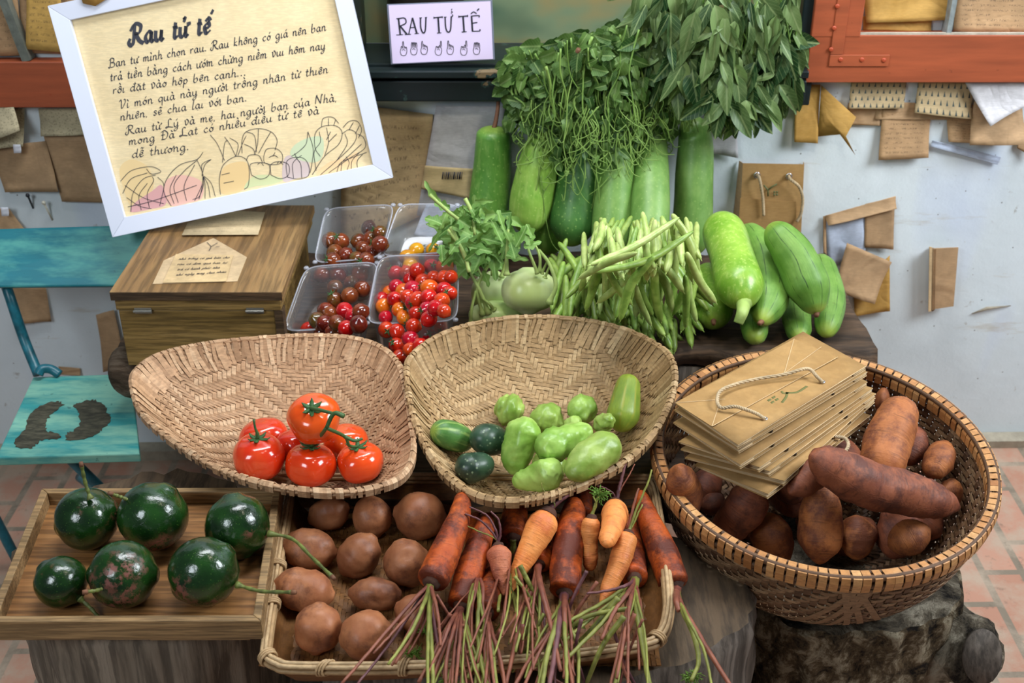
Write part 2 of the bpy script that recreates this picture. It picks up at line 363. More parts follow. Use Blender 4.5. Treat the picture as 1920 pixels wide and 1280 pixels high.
def m_floor():
    m=Mat('brick_paving'); v=m.co('Object',None,False,(0,0,PI/2)); b=m.n('ShaderNodeTexBrick'); m.L.new(v,b.inputs['Vector'])
    b.inputs['Scale'].default_value=1; b.inputs['Brick Width'].default_value=.20; b.inputs['Row Height'].default_value=.085; b.inputs['Mortar Size'].default_value=.009; b.inputs['Mortar Smooth'].default_value=.25
    b.inputs['Color1'].default_value=lin((188,142,120)); b.inputs['Color2'].default_value=lin((172,126,104)); b.inputs['Mortar'].default_value=lin((128,116,100)); b.offset=.5
    n=m.noise(9,6,.7); c=m.mix(m.ramp(n,[(.42,0.),(.62,.8)]),b.outputs['Color'],(176,158,138))
    c=m.mix(m.ramp(m.noise(30,5,.7),[(.6,0.),(.7,.5)]),c,(105,92,80))
    return m.set(c,.75,m.bump(b.outputs['Fac'],-.5,.006,m.bump(n,.3,.01)),.3)
K={}
K['wall']=m_wall(); K['floor']=m_floor()
K['boxwood']=m_wood('box_wood',[(112,84,50),(146,112,70),(166,134,88)],(26,1.6,26),.5)
K['boxwood2']=m_wood('box_front_wood',[(116,92,46),(152,122,68),(168,138,84)],(3,34,46),.55)
K['boxend']=m_wood('box_lid_end_grain',[(62,48,34),(92,72,50),(112,88,62)],(4,60,60),.6)
K['tray']=m_wood('tray_wood',[(124,82,44),(160,112,64),(178,130,78)],(2.2,36,36),.5)
K['trayrim']=m_wood('tray_rim_wood',[(128,100,66),(162,130,88),(178,148,104)],(3,60,60),.55)
K['grey']=m_wood('weathered_wood',[(58,50,42),(104,94,84),(134,124,114)],(26,26,1.6),.8,.5)
K['stumpL']=m_wood('pale_stump_wood',[(84,74,62),(128,116,100),(150,138,122)],(22,22,1.6),.8,.4)
K['slab']=m_wood('dark_slab_wood',[(52,40,30),(88,68,50),(128,100,76)],(3,28,28),.75,.5)
K['stumptop']=m_wood('stump_top_wood',[(62,50,36),(92,74,54),(108,90,68)],(20,3,20),.75,.3)
K['bark']=m_bark('gnarled_bark',(28,24,20),(104,94,78),(168,158,138),1.,13,(1,1,.6))
K['log']=m_bark('log_bark',(44,34,26),(96,80,64),(140,124,106),.9,16,(.4,1,1))
K['kraft']=m_paper('kraft_paper',(172,136,86),(158,122,74),crease=.12)
K['bagedge']=m_paper('kraft_paper_edge',(214,184,140),crease=.1)
K['tan']=m_paper('tan_paper',(188,154,116),crease=.35)
K['tanw']=m_paper('tan_note_with_writing',(188,152,112),write=.55,crease=.35)
K['gold']=m_paper('golden_paper',(196,154,84),(176,134,64),crease=.35)
K['goldw']=m_paper('golden_note_with_writing',(200,160,86),write=.6,crease=.3)
K['creamw']=m_paper('cream_note_with_writing',(208,180,136),write=.5,crease=.3)
K['greyp']=m_paper('grey_paper',(204,202,204),crease=.5)
K['greyw']=m_paper('speckled_paper',(196,184,150),pattern='dots',crease=.3)
K['tri']=m_paper('printed_paper',(196,174,134),pattern='tri',crease=.25)
K['bluep']=m_paper('pale_blue_sheet',(196,208,228),crease=.5)
K['white']=m_flat('frame_white',(214,220,236),.35,bump=.03)
K['sheet']=m_paper('cream_sheet',(240,220,176),(232,210,164),crease=.03,rough=.6)
K['ink']=m_flat('black_ink',(38,40,52),.5)
K['lilac']=m_flat('lilac_card',(222,208,240),.35)
K['teal']=m_paint('teal_paint',(34,132,146),(52,60,50),(120,190,170),.74,7,(3,40,40),.42,streak=(96,178,166))
K['teal2']=m_paint('teal_seat_paint',(60,160,160),(40,120,140),(150,205,180),.7,5,(3,40,40),.42,streak=(140,196,172))
K['peel']=m_wood('bare_seat_wood',[(52,52,42),(84,82,66),(104,100,82)],(14,40,40),.8)
K['tealm']=m_flat('teal_tube',(38,124,142),.35,bump=.1,var=.35)
K['orange']=m_paint('orange_paint',(174,88,54),(170,172,128),(150,60,30),.70,5,(5,50,50),.5)
K['sill']=m_paint('dark_green_paint',(26,38,40),(130,112,84),(60,90,84),.63,7,(4,30,30),.35)
K['steel']=m_flat('dull_steel',(150,148,140),.35,.8)
K['grommet']=m_flat('bright_eyelet',(215,215,220),.2,.9)
K['rope']=m_flat('twisted_cord',(206,182,144),.8,bump=.3,var=.25)
K['black']=m_flat('black_plastic',(14,14,14),.3)
K['glass']=m_clear('clear_plastic')
K['darkroom']=m_flat('dark_interior',(26,22,18),.8)
K['winnow']=m_woven('winnow_bamboo',(148,112,80),(196,156,118),(222,188,150))
K['winnow2']=m_woven('winnow_bamboo_olive',(140,110,72),(184,150,106),(210,180,136))
K['bband']=m_woven('basket_rim_band',(166,110,62),(196,140,84),(214,164,108),.5)
K['bbody']=m_woven('basket_body_cane',(70,46,30),(122,90,62),(176,144,108),.6)
K['bamboo']=m_woven('split_bamboo',(150,116,78),(190,156,112),(212,184,142),.5)
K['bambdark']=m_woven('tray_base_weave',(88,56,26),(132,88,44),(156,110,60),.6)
K['tomato']=m_fruit('tomato_skin',(200,44,12),(222,68,24),(230,104,44),12,.16,coat=.5,sub=.08)
K['vine']=m_stem('tomato_vine',(44,72,38),(84,120,66))
K['cred']=m_fruit('red_cherry_skin',(176,20,14),(206,38,20),None,30,.15,coat=.5,sub=.08)
K['corange']=m_fruit('orange_cherry_skin',(214,84,14),(228,124,24),None,30,.15,coat=.5,sub=.08)
K['cdark']=m_fruit('dark_cherry_skin',(92,30,16),(132,58,28),(88,78,30),28,.15,coat=.5)
K['cyellow']=m_fruit('yellow_cherry_skin',(214,142,14),(232,170,30),None,30,.15,coat=.5)
K['calyx']=m_flat('green_calyx',(52,92,44),.6)
K['avo']=m_avocado(); K['avostem']=m_stem('avocado_stem',(66,72,34),(122,132,62)); K['brown']=m_flat('cut_stem_end',(128,84,56),.7,var=.3)
K['potato']=m_root('potato_skin',(136,80,50),(170,112,74),(104,62,44),.3,.45,60,False,.2)
K['cdirty']=m_root('dirty_carrot_skin',(160,62,18),(204,96,30),(84,34,20),.72,.55)
K['cclean']=m_root('clean_carrot_skin',(220,128,62),(232,152,84),(198,108,60),.3,.5,60,True,.25)
K['cpink']=m_root('pinkish_carrot_skin',(190,104,72),(210,130,92),(160,86,66),.4,.55)
K['cstem']=m_stem('carrot_stalk_red',(98,48,42),(148,88,64)); K['cstemg']=m_stem('carrot_stalk_green',(92,94,36),(150,152,72)); K['cstemp']=m_stem('carrot_stalk_purple',(80,42,50),(124,80,80))
K['crown']=m_flat('carrot_crown_soil',(84,50,34),.9,bump=.6,var=.4)
K['frond']=m_flat('carrot_frond',(104,140,44),.6)
K['sweet']=m_root('sweet_potato_skin',(150,86,46),(186,116,66),(110,62,44),.55,.6,45,True,.35)
K['sweetd']=m_root('sweet_potato_purple_skin',(122,66,46),(154,90,60),(88,50,40),.55,.6,45,True,.35)
K['chayote']=m_fruit('chayote_skin',(132,166,66),(168,196,100),(108,146,52),22,.36,bump=.6,bs=38)
K['cuke']=m_ridged('striped_cucumber_skin',(58,104,48),(88,134,64),(150,180,96),9,.35,(.55,.9))
K['cukedark']=m_fruit('dark_cucumber_skin',(26,48,36),(50,78,56),None,28,.35,speck=(120,140,110),spk=130,bump=.1)
K['zuke']=m_ridged('young_squash_skin',(108,138,44),(142,160,58),(150,150,50),8,.35,(.7,.95))
K['gA']=m_gourd('gourd_skin_mid',(82,138,52),(112,164,70),(160,194,108),.35)
K['gB']=m_gourd('gourd_skin_light',(116,164,60),(152,192,84),(178,206,110),.5)
K['gC']=m_gourd('gourd_skin_dark',(50,96,44),(72,120,56),(140,176,96),.15)
K['gD']=m_gourd('gourd_skin_dull',(96,140,62),(124,162,84),(144,174,96),.3)
K['bottle']=m_gourd('bottle_gourd_skin',(112,160,48),(146,186,70),(184,208,110),.5,.3)
K['luffa']=m_ridged('luffa_skin',(92,136,50),(120,160,72),(36,60,26),10,.45,(.9,.96))
K['bean']=m_fruit('bean_skin',(152,176,90),(180,198,118),(128,158,70),60,.38,bump=.15,bs=110)
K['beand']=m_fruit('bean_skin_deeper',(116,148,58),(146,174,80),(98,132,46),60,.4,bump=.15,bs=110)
K['kohl']=m_fruit('kohlrabi_skin',(196,216,140),(216,230,172),(184,206,118),14,.3,sub=.05)
K['kstem']=m_stem('kohlrabi_stalk',(132,162,70),(184,206,124)); 
K['kleaf']=m_leaf('kohlrabi_leaf',(60,112,40),(132,172,84),(152,188,112))
K['vleaf']=m_leaf('vine_leaf',(44,82,34),(112,148,72),(144,172,106))
K['vstem']=m_stem('vine_shoot',(86,126,50),(144,176,90))
K['oleaf']=m_leaf('oval_leaf',(38,72,38),(128,156,96),(152,174,118),.42)
# ================================================================ SETTING
def struct(o): return tag(o,kind='structure')
WX=(-2.0,2.0); ZT=2.6; SILLZ=1.0
WIN=(-.335,.60)                                  # window opening in x
mb=MB(); 
for lo,hi in (((WX[0],0,-.12),(WIN[0],.14,ZT)),((WIN[1],0,-.12),(WX[1],.14,ZT)),((WIN[0],0,-.12),(WIN[1],.14,SILLZ-.005)),((WIN[0],0,1.9),(WIN[1],.14,ZT))): box(mb,lo,hi)
struct(mb.build('wall_back',K['wall'],smooth=False,origin=(0,0,0)))
mb=MB(); zf=lambda x:.0+.018*x
q=[(-2,-4.2,zf(-2)),(2,-4.2,zf(2)),(2,.0,zf(2)),(-2,.0,zf(-2))]; slab(mb,q,.1)
struct(mb.build('floor',K['floor'],smooth=False,origin=(0,0,0)))
mb=MB(); slab(mb,[(-2,-.035,zf(-2)+.035),(2,-.035,zf(2)+.02),(2,-.0005,zf(2)+.025),(-2,-.0005,zf(-2)+.04)],.05)
struct(mb.build('baseboard_back',m_flat('plaster_skirting',(176,166,146),.8,bump=.4,var=.15),smooth=False))
# ---- window: dark recess, sill and panel behind
mb=MB(); box(mb,(WIN[0],.13,SILLZ),(WIN[1],.135,1.9))
pan=Mat('window_back_panel'); n=pan.noise(3.2,3,.5,vec=pan.co('Object',(1,1,1.6),False)); c=pan.ramp(n,[(.3,(60,90,74)),(.45,(112,128,98)),(.58,(150,124,74)),(.75,(84,92,62))])
pan.set(c,.5,None,.3); w1=struct(mb.build('window_1',pan.m,smooth=False))
mb=MB(); box(mb,(WIN[0]-.02,-.055,SILLZ-.075),(WIN[1]+.02,-.0,SILLZ-.03)); box(mb,(WIN[0]-.02,-.03,SILLZ-.03),(WIN[1]+.02,.13,SILLZ)); box(mb,(WIN[0]-.02,-.066,SILLZ-.022),(WIN[1]+.02,-.03,SILLZ-.006))
struct(mb.build('trim_1',K['sill'],smooth=False,bevel=.003))
mb=MB(); 
for x in WIN: box(mb,(x-.022 if x<0 else x-.002,-.035,SILLZ-(.09 if x>0 else 0)),(x+.012 if x<0 else x+.036,.13,1.9))
struct(mb.build('trim_2',K['sill'],smooth=False,bevel=.003))
# dark jar-like vessel behind the small card (round dark shape in the window)
J=at_y(800,118,.05); J[2]=SILLZ
t=thing('vessel','dark round glazed vessel standing in the window behind the small lilac card','vessel',J)
mb=MB(); a=[(0,.05),(.02,.068),(.08,.082),(.15,.085),(.2,.07),(.225,.045),(.24,.05)]
tube(mb,[J+np.array([0,0.035,z+.001]) for z,r in a],[r for z,r in a],24); mb.build('vessel_body',m_flat('dark_glaze',(34,28,20),.35,var=.3),t)
mb=MB(); tube(mb,[J+np.array([0,.035,.238]),J+np.array([0,.035,.256])],[.05,.04],24); mb.build('lid',m_flat('dark_glaze_lid',(48,40,30),.4),t)
# ---- orange casements (open shutters lying against the wall)
def P(px,py,y): return at_y(px,py,y)
def bar(mb,a,b,w_lo,w_hi,y0,y1): box(mb,(a,y0,w_lo),(b,y1,w_hi))
yf=-.045; R1=P(1510,155,yf); R2=P(1612,66,yf); z_in=R2[2]; xr=R1[0]
xin=P(1614,60,yf)[0]
t=thing('casement_frame','orange painted wooden casement frame with chipped corner, upper right of the wall','window frame',(xr+.3,-.03,R1[2]))
mb=MB(); box(mb,(xr,yf,R1[2]),(xr+1.1,-.004,z_in)); mb.build('bottom_rail',K['orange'],t,smooth=False,bevel=.002)
mb=MB(); box(mb,(xr,yf-.0012,z_in-.004),(xin,-.004,R1[2]+.6)); mb.build('side_rail',K['orange'],t,smooth=False,bevel=.002)
# L bracket with screws
a0=P(1553,124,yf); b0=P(1668,102,yf); tp=P(1572,2,yf)
mb=MB(); box(mb,(a0[0],yf-.0035,a0[2]),(b0[0],yf-.001,b0[2])); box(mb,(a0[0],yf-.0035,b0[2]+.0003),(a0[0]+.026,yf-.001,tp[2]+.02))
br=mb.build('corner_bracket',K['orange'],t,smooth=False,bevel=.002)
for px,py in ((1570,12),(1564,53),(1558,93),(1576,112),(1616,112),(1657,113)):
    p=P(px,py,yf-.0035); mb=MB(); tube(mb,[p+np.array([0,.001,0]),p+np.array([0,-.0012,0]),p+np.array([0,-.002,0])],[.0048,.0048,.0032],14); mb.build('screw',m_flat('painted_screw',(172,74,44),.4) if 'ps' not in K else K['ps'],br)
# glazing bar & ledge inside the frame
p=P(1775,60,-.03); mb=MB(); box(mb,(p[0]-.004,-.042,z_in),(p[0]+.006,-.008,z_in+.5)); mb.build('glazing_bar',m_flat('bar_grey',(150,160,160),.5,bump=.3,var=.3),t,smooth=False)
mb=MB(); box(mb,(xin,-.043,z_in-.001),(xr+1.1,-.035,z_in+.004)); mb.build('putty_line',m_flat('putty',(196,186,168),.8,bump=.5,var=.2),t,smooth=False)
yl=-.04; L1=P(150,202,yl); L2=P(150,116,yl)
t=thing('casement_frame','orange painted wooden casement rail with peeled patches, left edge behind white sign','window frame',(L1[0]-.3,-.03,L1[2]))
mb=MB(); box(mb,(-1.9,yl,L1[2]),(L1[0]+.12,-.004,L2[2])); mb.build('bottom_rail',K['orange'],t,smooth=False,bevel=.002)
mb=MB(); p=P(38,60,-.03); R=Matrix.Rotation(-.18,3,'Y'); 
box(mb,(p[0]-.006,-.037,L2[2]),(p[0]+.012,-.01,L2[2]+.4),R=np.array(R),c=np.array([p[0],0,L2[2]])); mb.build('glazing_bar',m_flat('bar_grey_left',(112,118,108),.5,bump=.3,var=.3),t,smooth=False)
# ---------------------------------------------------------------- papers pinned to the wall
def paper_mesh(mb,qpx,y=-.004,curl=.012,nx=10,ny=10,seed=0,top=0.,flip=False,wrk=.0015):
    """qpx TL,TR,BR,BL pixel corners; sheet hangs from its top edge and lifts away towards the bottom"""
    c=[at_y(x,z,y) for x,z in qpx]; V=[];UV=[];r=np.random.RandomState(seed)
    a=r.uniform(-1,1,4)
    for j in range(ny+1):
        for i in range(nx+1):
            u=i/nx; v=j/ny; p=(c[0]*(1-u)+c[1]*u)*(1-v)+(c[3]*(1-u)+c[2]*u)*v
            d=top+curl*(v**2)*(1+.5*a[0]*math.cos(3*u+a[1]))+wrk*(1+math.sin(9*u*a[2]+5*v+seed)*math.cos(7*v*a[3]+seed))
            V.append(p+np.array([0,-d,0])); UV.append((u,1-v))
    f=[(j*(nx+1)+i,j*(nx+1)+i+1,(j+1)*(nx+1)+i+1,(j+1)*(nx+1)+i) for j in range(ny) for i in range(nx)]
    f=[q[::-1] for q in f]
    mb.add(V,f,UV)
PAPERS=[
 ('paper_note',[(1590,192),(1650,197),(1650,234),(1588,232)],'tan',.004,-.003,'small plain tan note half hidden under the hanging golden envelope','note'),
 ('paper_note',[(1640,190),(1830,196),(1822,222),(1640,222)],'tan',.006,-.003,'wide tan strip of paper behind the printed sheets under the right casement','note'),
 ('paper_note',[(1655,200),(1746,205),(1737,291),(1644,296)],'tanw',.014,-.006,'square handwritten kraft note hanging under the printed paper, right of the golden envelope','note'),
 ('printed_paper',[(1596,152),(1700,152),(1693,202),(1588,198)],'tri',.012,-.010,'beige paper printed with small triangles, left one under the right casement','paper'),
 ('printed_paper',[(1722,152),(1826,152),(1816,218),(1712,208)],'tri',.014,-.012,'beige paper printed with small trees, right one under the right casement','paper'),
 ('paper_note',[(1775,212),(1852,224),(1880,266),(1775,262)],'tanw',.010,-.004,'brown handwritten note partly behind the folded tan sheet at the right','note'),
 ('paper_note',[(1826,190),(1916,168),(1913,256),(1812,266)],'tan',.030,-.018,'curled tan sheet hanging below the grey paper at the right edge','note'),
 ('paper_note',[(1808,152),(1925,152),(1925,190),(1846,226)],'greyp',.030,-.030,'pointed grey white sheet hanging from the right casement','paper'),
 ('paper_note',[(1912,232),(1935,228),(1935,292),(1905,276)],'tan',.012,-.005,'tan paper cut off by the right edge of the photo','note'),
 ('tape_strip',[(1748,262),(1876,294),(1870,308),(1744,274)],'bluep',.002,-.0075,'pale translucent strip of tape slanting on the white wall','tape'),
 ('paper_note',[(1335,160),(1378,158),(1382,292),(1330,284)],'greyp',.012,-.004,'off white sheet behind the oval leaves beside the tall gourd','paper'),
 ('paper_note',[(1618,30),(1748,32),(1745,57),(1618,56)],'gold',.002,-.006,'added golden strip standing in for the dark gap below the sheet inside the right casement','paper'),  # strip added to stand in for a dark gap, not a real note
 ('paper_note',[(1616,-40),(1790,-40),(1780,36),(1622,40)],'gold',.008,-.012,'blank golden sheet inside the right casement, left pane','paper'),
 ('paper_note',[(1796,-40),(1940,-40),(1935,60),(1784,56)],'tanw',.010,-.012,'handwritten tan sheet inside the right casement, right pane','paper'),
 ('paper_note',[(-60,-40),(30,-40),(44,102),(-60,102)],'tanw',.008,-.012,'tan note in the top left corner left of the thin bar','note'),
 ('paper_note',[(50,-40),(112,-40),(122,94),(51,90)],'goldw',.012,-.022,'golden handwritten note above the left orange rail','note'),
 ('paper_note',[(36,-30),(140,-30),(150,100),(40,98)],'tanw',.004,-.006,'brown sheet behind the golden note above the left orange rail','note'),
 ('printed_paper',[(72,203),(175,203),(175,250),(80,252)],'greyw',.010,-.010,'speckled printed paper strip under the left orange rail','paper'),
 ('printed_paper',[(-50,120),(6,150),(50,232),(-50,272)],'greyw',.03,-.024,'curled speckled sheet hanging over the left orange rail','paper'),
 ('printed_paper',[(-20,203),(46,203),(49,268),(-20,275)],'greyw',.02,-.008,'speckled paper lower piece at left edge under the orange rail','paper'),
 ('paper_note',[(-20,274),(86,264),(114,354),(12,358)],'tan',.012,-.008,'blank tan note at the left edge above the teal chair','note'),
 ('paper_note',[(82,254),(190,250),(205,376),(118,376)],'tan',.008,-.006,'larger tan note tucked behind the white framed sign','note'),
 ('paper_note',[(-30,392),(16,390),(60,440),(-30,440)],'tan',.014,-.006,'tan paper corner just above the teal chair back','note'),
 ('paper_note',[(16,532),(86,538),(98,600),(30,602)],'tan',.010,-.006,'tan paper seen below the teal chair back','note'),
 ('paper_note',[(180,590),(214,580),(238,680),(200,686)],'tan',.02,-.010,'torn brown paper on the wall left of the wooden box','note'),
 ('paper_scrap',[(110,686),(150,690),(152,702),(112,700)],'tan',.004,-.006,'small scrap of brown paper low on the wall above the teal seat','paper'),
 ('letter_sheet',[(640,192),(812,214),(800,395),(640,470)],'creamw',.014,-.008,'large creased kraft letter with handwriting right of the white framed sign','paper'),
 ('cardboard_sheet',[(818,198),(950,198),(945,420),(782,400)],'greyp',.008,-.012,'plain white card sheet under the dark sill left of the first gourd','cardboard'),
 ('paper_sheet',[(800,382),(880,384),(850,450),(778,430)],'bluep',.02,-.024,'lavender grey paper behind the kohlrabi leaves','paper'),
]
for i,(nm,q,mt,curl,y,lab,cat) in enumerate(PAPERS):
    mb=MB(); paper_mesh(mb,q,y,curl,seed=i+1); o=mb.build(nm,K[mt],solid=.0008); tag(o,lab,cat,'papers pinned on the wall')
# barcode label on the white card
t=thing('barcode_label','yellowed label with a barcode stuck on the white card sheet','label',at_y(850,345,-.03))
mb=MB(); paper_mesh(mb,[(797,310),(886,316),(883,372),(790,352)],-.024,.004,seed=40); mb.build('label_sheet',K['goldw'] if 0 else m_paper('label_paper',(214,190,140),crease=.1),t,solid=.0004)
mb=MB(); x=830
for k in range(11):
    w=random.choice([1.2,2.2,3.]); a=at_y(x,322,-.031);b=at_y(x+w,322.3,-.031);c=at_y(x+w-2,336.3,-.0325);d=at_y(x-2,336,-.0325); mb.add([a,d,c,b],[(0,1,2,3)]); x+=w+1.6
mb.build('barcode',K['ink'],t,solid=.0002)
# golden envelope: flat half and a curled half
t=thing('paper_envelope','golden paper envelope hanging open below the right casement corner, with a curled pointed flap','envelope',at_y(1540,262,-.02))
mb=MB(); paper_mesh(mb,[(1492,160),(1538,158),(1531,265),(1487,262)],-.012,.012,seed=50); mb.build('back_sheet',K['gold'],t,solid=.0008)
mb=MB(); q=[(1538,158),(1545,158),(1600,290),(1534,258)]
c=[at_y(1540,160,-.02),at_y(1605,220,-.045),at_y(1586,256,-.04),at_y(1603,290,-.05),at_y(1575,252,-.03),at_y(1533,256,-.02)]
mb.add(c+[(c[0]+c[2]+c[5])/3+np.array([0,.012,0])],[(0,6,1),(1,6,2),(2,6,4),(2,4,3),(4,6,5),(5,6,0)],[(0,1),(1,.5),(.8,.2),(1,0),(.6,.2),(0,.1),(.4,.4)]); mb.build('curled_flap',K['gold'],t,solid=.0008)
# torn kraft frame around a pale sheet, folded notes below it
t=thing('torn_kraft_frame','torn kraft paper strip folded round a pale sheet, right of the large luffas','paper',at_y(1612,470,-.01))
mb=MB(); paper_mesh(mb,[(1546,404),(1679,367),(1679,388),(1550,417)],-.008,.012,seed=61); mb.build('top_strip',K['tan'],t,solid=.0008)
mb=MB(); paper_mesh(mb,[(1622,382),(1678,368),(1673,464),(1620,462)],-.006,.006,seed=62); mb.build('side_strip',K['tan'],t,solid=.0008)
mb=MB(); paper_mesh(mb,[(1548,412),(1622,396),(1622,468),(1552,500)],-.004,.004,seed=63); mb.build('pale_sheet',K['bluep'],t,solid=.0006)
mb=MB(); paper_mesh(mb,[(1543,405),(1549,404),(1549,500),(1544,498)],-.006,.002,seed=64,nx=2); mb.build('left_strip',K['tan'],t,solid=.0008)
for i,(q,mt,y,cu,l) in enumerate([([(1600,540),(1668,478),(1667,580),(1600,588)],'gold',-.008,.01,'golden note peeking out under the curled square note right of the luffas'),([(1588,455),(1672,491),(1634,559),(1562,541)],'tan',-.02,.022,'blank curled kraft square pinned at a slant right of the luffas')]):
    mb=MB(); paper_mesh(mb,q,y,cu,seed=70+i); tag(mb.build('paper_note',K[mt],solid=.0008),l,'note','papers pinned on the wall')
# folded bag on the wall (spine sticking out)
t=thing('folded_paper_bag','small folded brown paper bag stuck upright on the white wall at far right','paper bag',at_y(1765,580,-.02))
a,b,c,d=at_y(1750,466,-.03),at_y(1797,464,-.03),at_y(1788,574,-.03),at_y(1748,580,-.03)
mb=MB(); slab(mb,[d,c,b,a],.0025); mb.build('front_panel',K['tan'],t,smooth=False)
s0,s1=at_y(1742,464,-.002),at_y(1741,584,-.002)
mb=MB()
for k in range(3):
    o=np.array([.004*k,0,0]); mb.add([s0+o,s1+o,d+o*.6+np.array([0,-.002,0]),a+o*.6+np.array([0,-.002,0])],[(0,1,2,3)])
mb.build('side_fold',K['tan'],t,smooth=False,solid=.0008)
mb=MB(); slab(mb,[at_y(1741,584,-.034),at_y(1746,584,-.034),at_y(1748,464,-.034),at_y(1743,463,-.034)],.003); mb.build('folded_edge',K['bagedge'],t,smooth=False)
# curled lifted paint flake low on the wall & nails
for i,(x,y,l) in enumerate([(1552,800,None)][:0]): pass
t=MB(); tube(t,[at_y(1822,588,-.004),at_y(1850,578,-.012),at_y(1895,573,-.004)],[.001,.004,.001],8); tag(t.build('paint_flake',m_flat('flake',(170,160,140),.8,bump=.4,var=.3)),'curled flake of peeling paint on the white wall below the folded bag','paint flake')
for (x0,y0,x1,y1,cc,l) in ((52,366,62,390,(40,44,50),'thin dark nail in the wall above the teal chair'),(82,380,98,412,(226,222,204),'white round headed hook on the wall above the teal chair')):
    mb=MB(); tube(mb,[at_y(x1,y1,-.001),at_y((x0+x1)/2,(y0+y1)/2,-.01),at_y(x0,y0,-.02)],[.0022,.0022,.0026],10); p=at_y(x0,y0,-.021); tube(mb,[p,p+np.array([0,-.003,0])],[.005,.004],12)
    tag(mb.build('wall_nail',m_flat('nail_%d'%cc[0],cc,.4)),l,'nail')
for x,y,l in ((33,278,'upper small white sticky tab at the left edge of the wall'),(10,396,'lower small white sticky tab at the left edge of the wall')):
    mb=MB(); paper_mesh(mb,[(x-8,y-8),(x+6,y-8),(x+8,y+7),(x-6,y+8)],-.028,.003,3,3); tag(mb.build('sticky_tab',m_flat('tab_white',(226,228,236),.6),solid=.0005),l,'tape')
# ---------------------------------------------------------------- wood shelf
S=.56
mb=MB(); V=[]
def rough_slab(mb,x0,x1,y0,y1,z0,z1,nx=40,ny=14,amp=.006,seed=1,front=None):
    top=[];bot=[]
    xs=np.linspace(x0,x1,nx); ys=np.linspace(y0,y1,ny)
    g=np.array([[x,y,z1] for y in ys for x in xs]); h=g.copy(); h[:,2]=z0
    for a in (g,h):
        e=np.exp(-((a[:,1]-y0)/.02)**2)+np.exp(-((a[:,1]-y1)/.02)**2)
        a[:,1]+=lump(a*np.array([1,0,1.]),amp*1.6,18,seed)*e*2; a[:,0]+=lump(a*np.array([0,1,1.]),amp*1.2,14,seed+2)*np.exp(-np.minimum(abs(a[:,0]-x0),abs(a[:,0]-x1))/.03)
    h[:,2]+=lump(h,amp,22,seed+1); g[:,2]+=np.minimum(0,lump(g,amp*.5,30,seed+3))
    n=nx*ny; f=[]
    for j in range(ny-1):
        for i in range(nx-1):
            a=j*nx+i; f.append((a,a+1,a+nx+1,a+nx)); f.append((n+a,n+a+nx,n+a+nx+1,n+a+1))
    ring=[i for i in range(nx)]+[j*nx+nx-1 for j in range(1,ny)]+[(ny-1)*nx+i for i in range(nx-2,-1,-1)]+[j*nx for j in range(ny-2,0,-1)]
    for k in range(len(ring)):
        a,b=ring[k],ring[(k+1)%len(ring)]; f.append((a,n+a,n+b,b))
    mb.add(np.vstack([g,h]),f)
t=thing('timber_bench','rough dark timber bench holding the wooden box, the cherry tomatoes and the gourds','bench',(-.05,-.25,.0))
mb=MB(); rough_slab(mb,-.775,.72,-.475,-.03,S-.045,S,60,16); mb.build('seat_slab',K['slab'],t)
mb=MB(); rough_slab(mb,-.70,.66,-.46,-.05,S-.13,S-.05,50,12,.008,5); mb.build('under_slab',K['grey'],t)
for x in (-.55,.1,.55):
    mb=MB(); a=np.linspace(0,1,12); tube(mb,[(x,-.27,.002+zf(x)+z*(S-.135-zf(x))) for z in a],[.09+.01*math.sin(5*z) for z in a],20); mb.build('leg',K['log'],t)
mb=MB(); rough_slab(mb,-.33,.30,-.90,-.52,.47,.512,40,14,.005,8); tag(mb.build('timber_plank',K['slab']),'dark plank between the bench and the front stumps, carrying the two scoop baskets','plank')
mb=MB(); v,f,uv=solid_rev([(-.79,-.50,S-.035),(-.70,-.49,S-.035),(-.60,-.485,S-.04)],[(0,.045),(1,.04)],20,20,.1,.1,amp=.008,freq=40,seed=3); mb.add(v,f,uv)
tag(mb.build('bark_log',K['log']),'short piece of grey bark edged log poking out under the wooden box','log')
# ---------------------------------------------------------------- wooden donation box
Y0=-.545; XL,XR=-.743,-.424; ZB=S+.001; ZT_=.723; YB=-.135
t=thing('wooden_box','hinged wooden box with plank lid, under the white framed sign, on the bench','box',((XL+XR)/2,(Y0+YB)/2,ZB))
mb=MB(); box(mb,(XL+.008,Y0+.008,ZB),(XR-.02,YB-.008,ZT_-.042)); mb.build('box_body',K['boxwood2'],t,smooth=False,bevel=.002)
mb=MB(); box(mb,(XL+.005,Y0+.006,ZT_-.041),(XR-.006,YB-.006,ZT_-.0185)); lid=mb.build('lid_frame',K['boxwood2'],t,smooth=False,bevel=.0015)
mb=MB(); box(mb,(XL,Y0,ZT_-.018),(XR,YB,ZT_)); lid=mb.build('lid',K['boxwood'],t,smooth=False,bevel=.0015)
mb=MB(); box(mb,(XL+.001,Y0-.0008,ZT_-.0172),(XR-.001,Y0-.0001,ZT_-.0008)); mb.build('end_grain_edge',K['boxend'],lid,smooth=False)
mb=MB(); box(mb,(XR-.0195,Y0+.004,ZB),(XR-.004,Y0+.03,ZT_-.042)); mb.build('corner_post',K['boxend'],t,smooth=False)
for px in (268,478):
    p=at_y(px,583,Y0+.004); mb=MB(); z=ZT_-.0415
    tube(mb,[(p[0]-.017,Y0+.002,z),(p[0]+.017,Y0+.002,z)],.0028,10); box(mb,(p[0]-.016,Y0+.0045,z-.006),(p[0]+.016,Y0+.0062,z+.006)); mb.build('hinge',K['steel'],t,smooth=False)
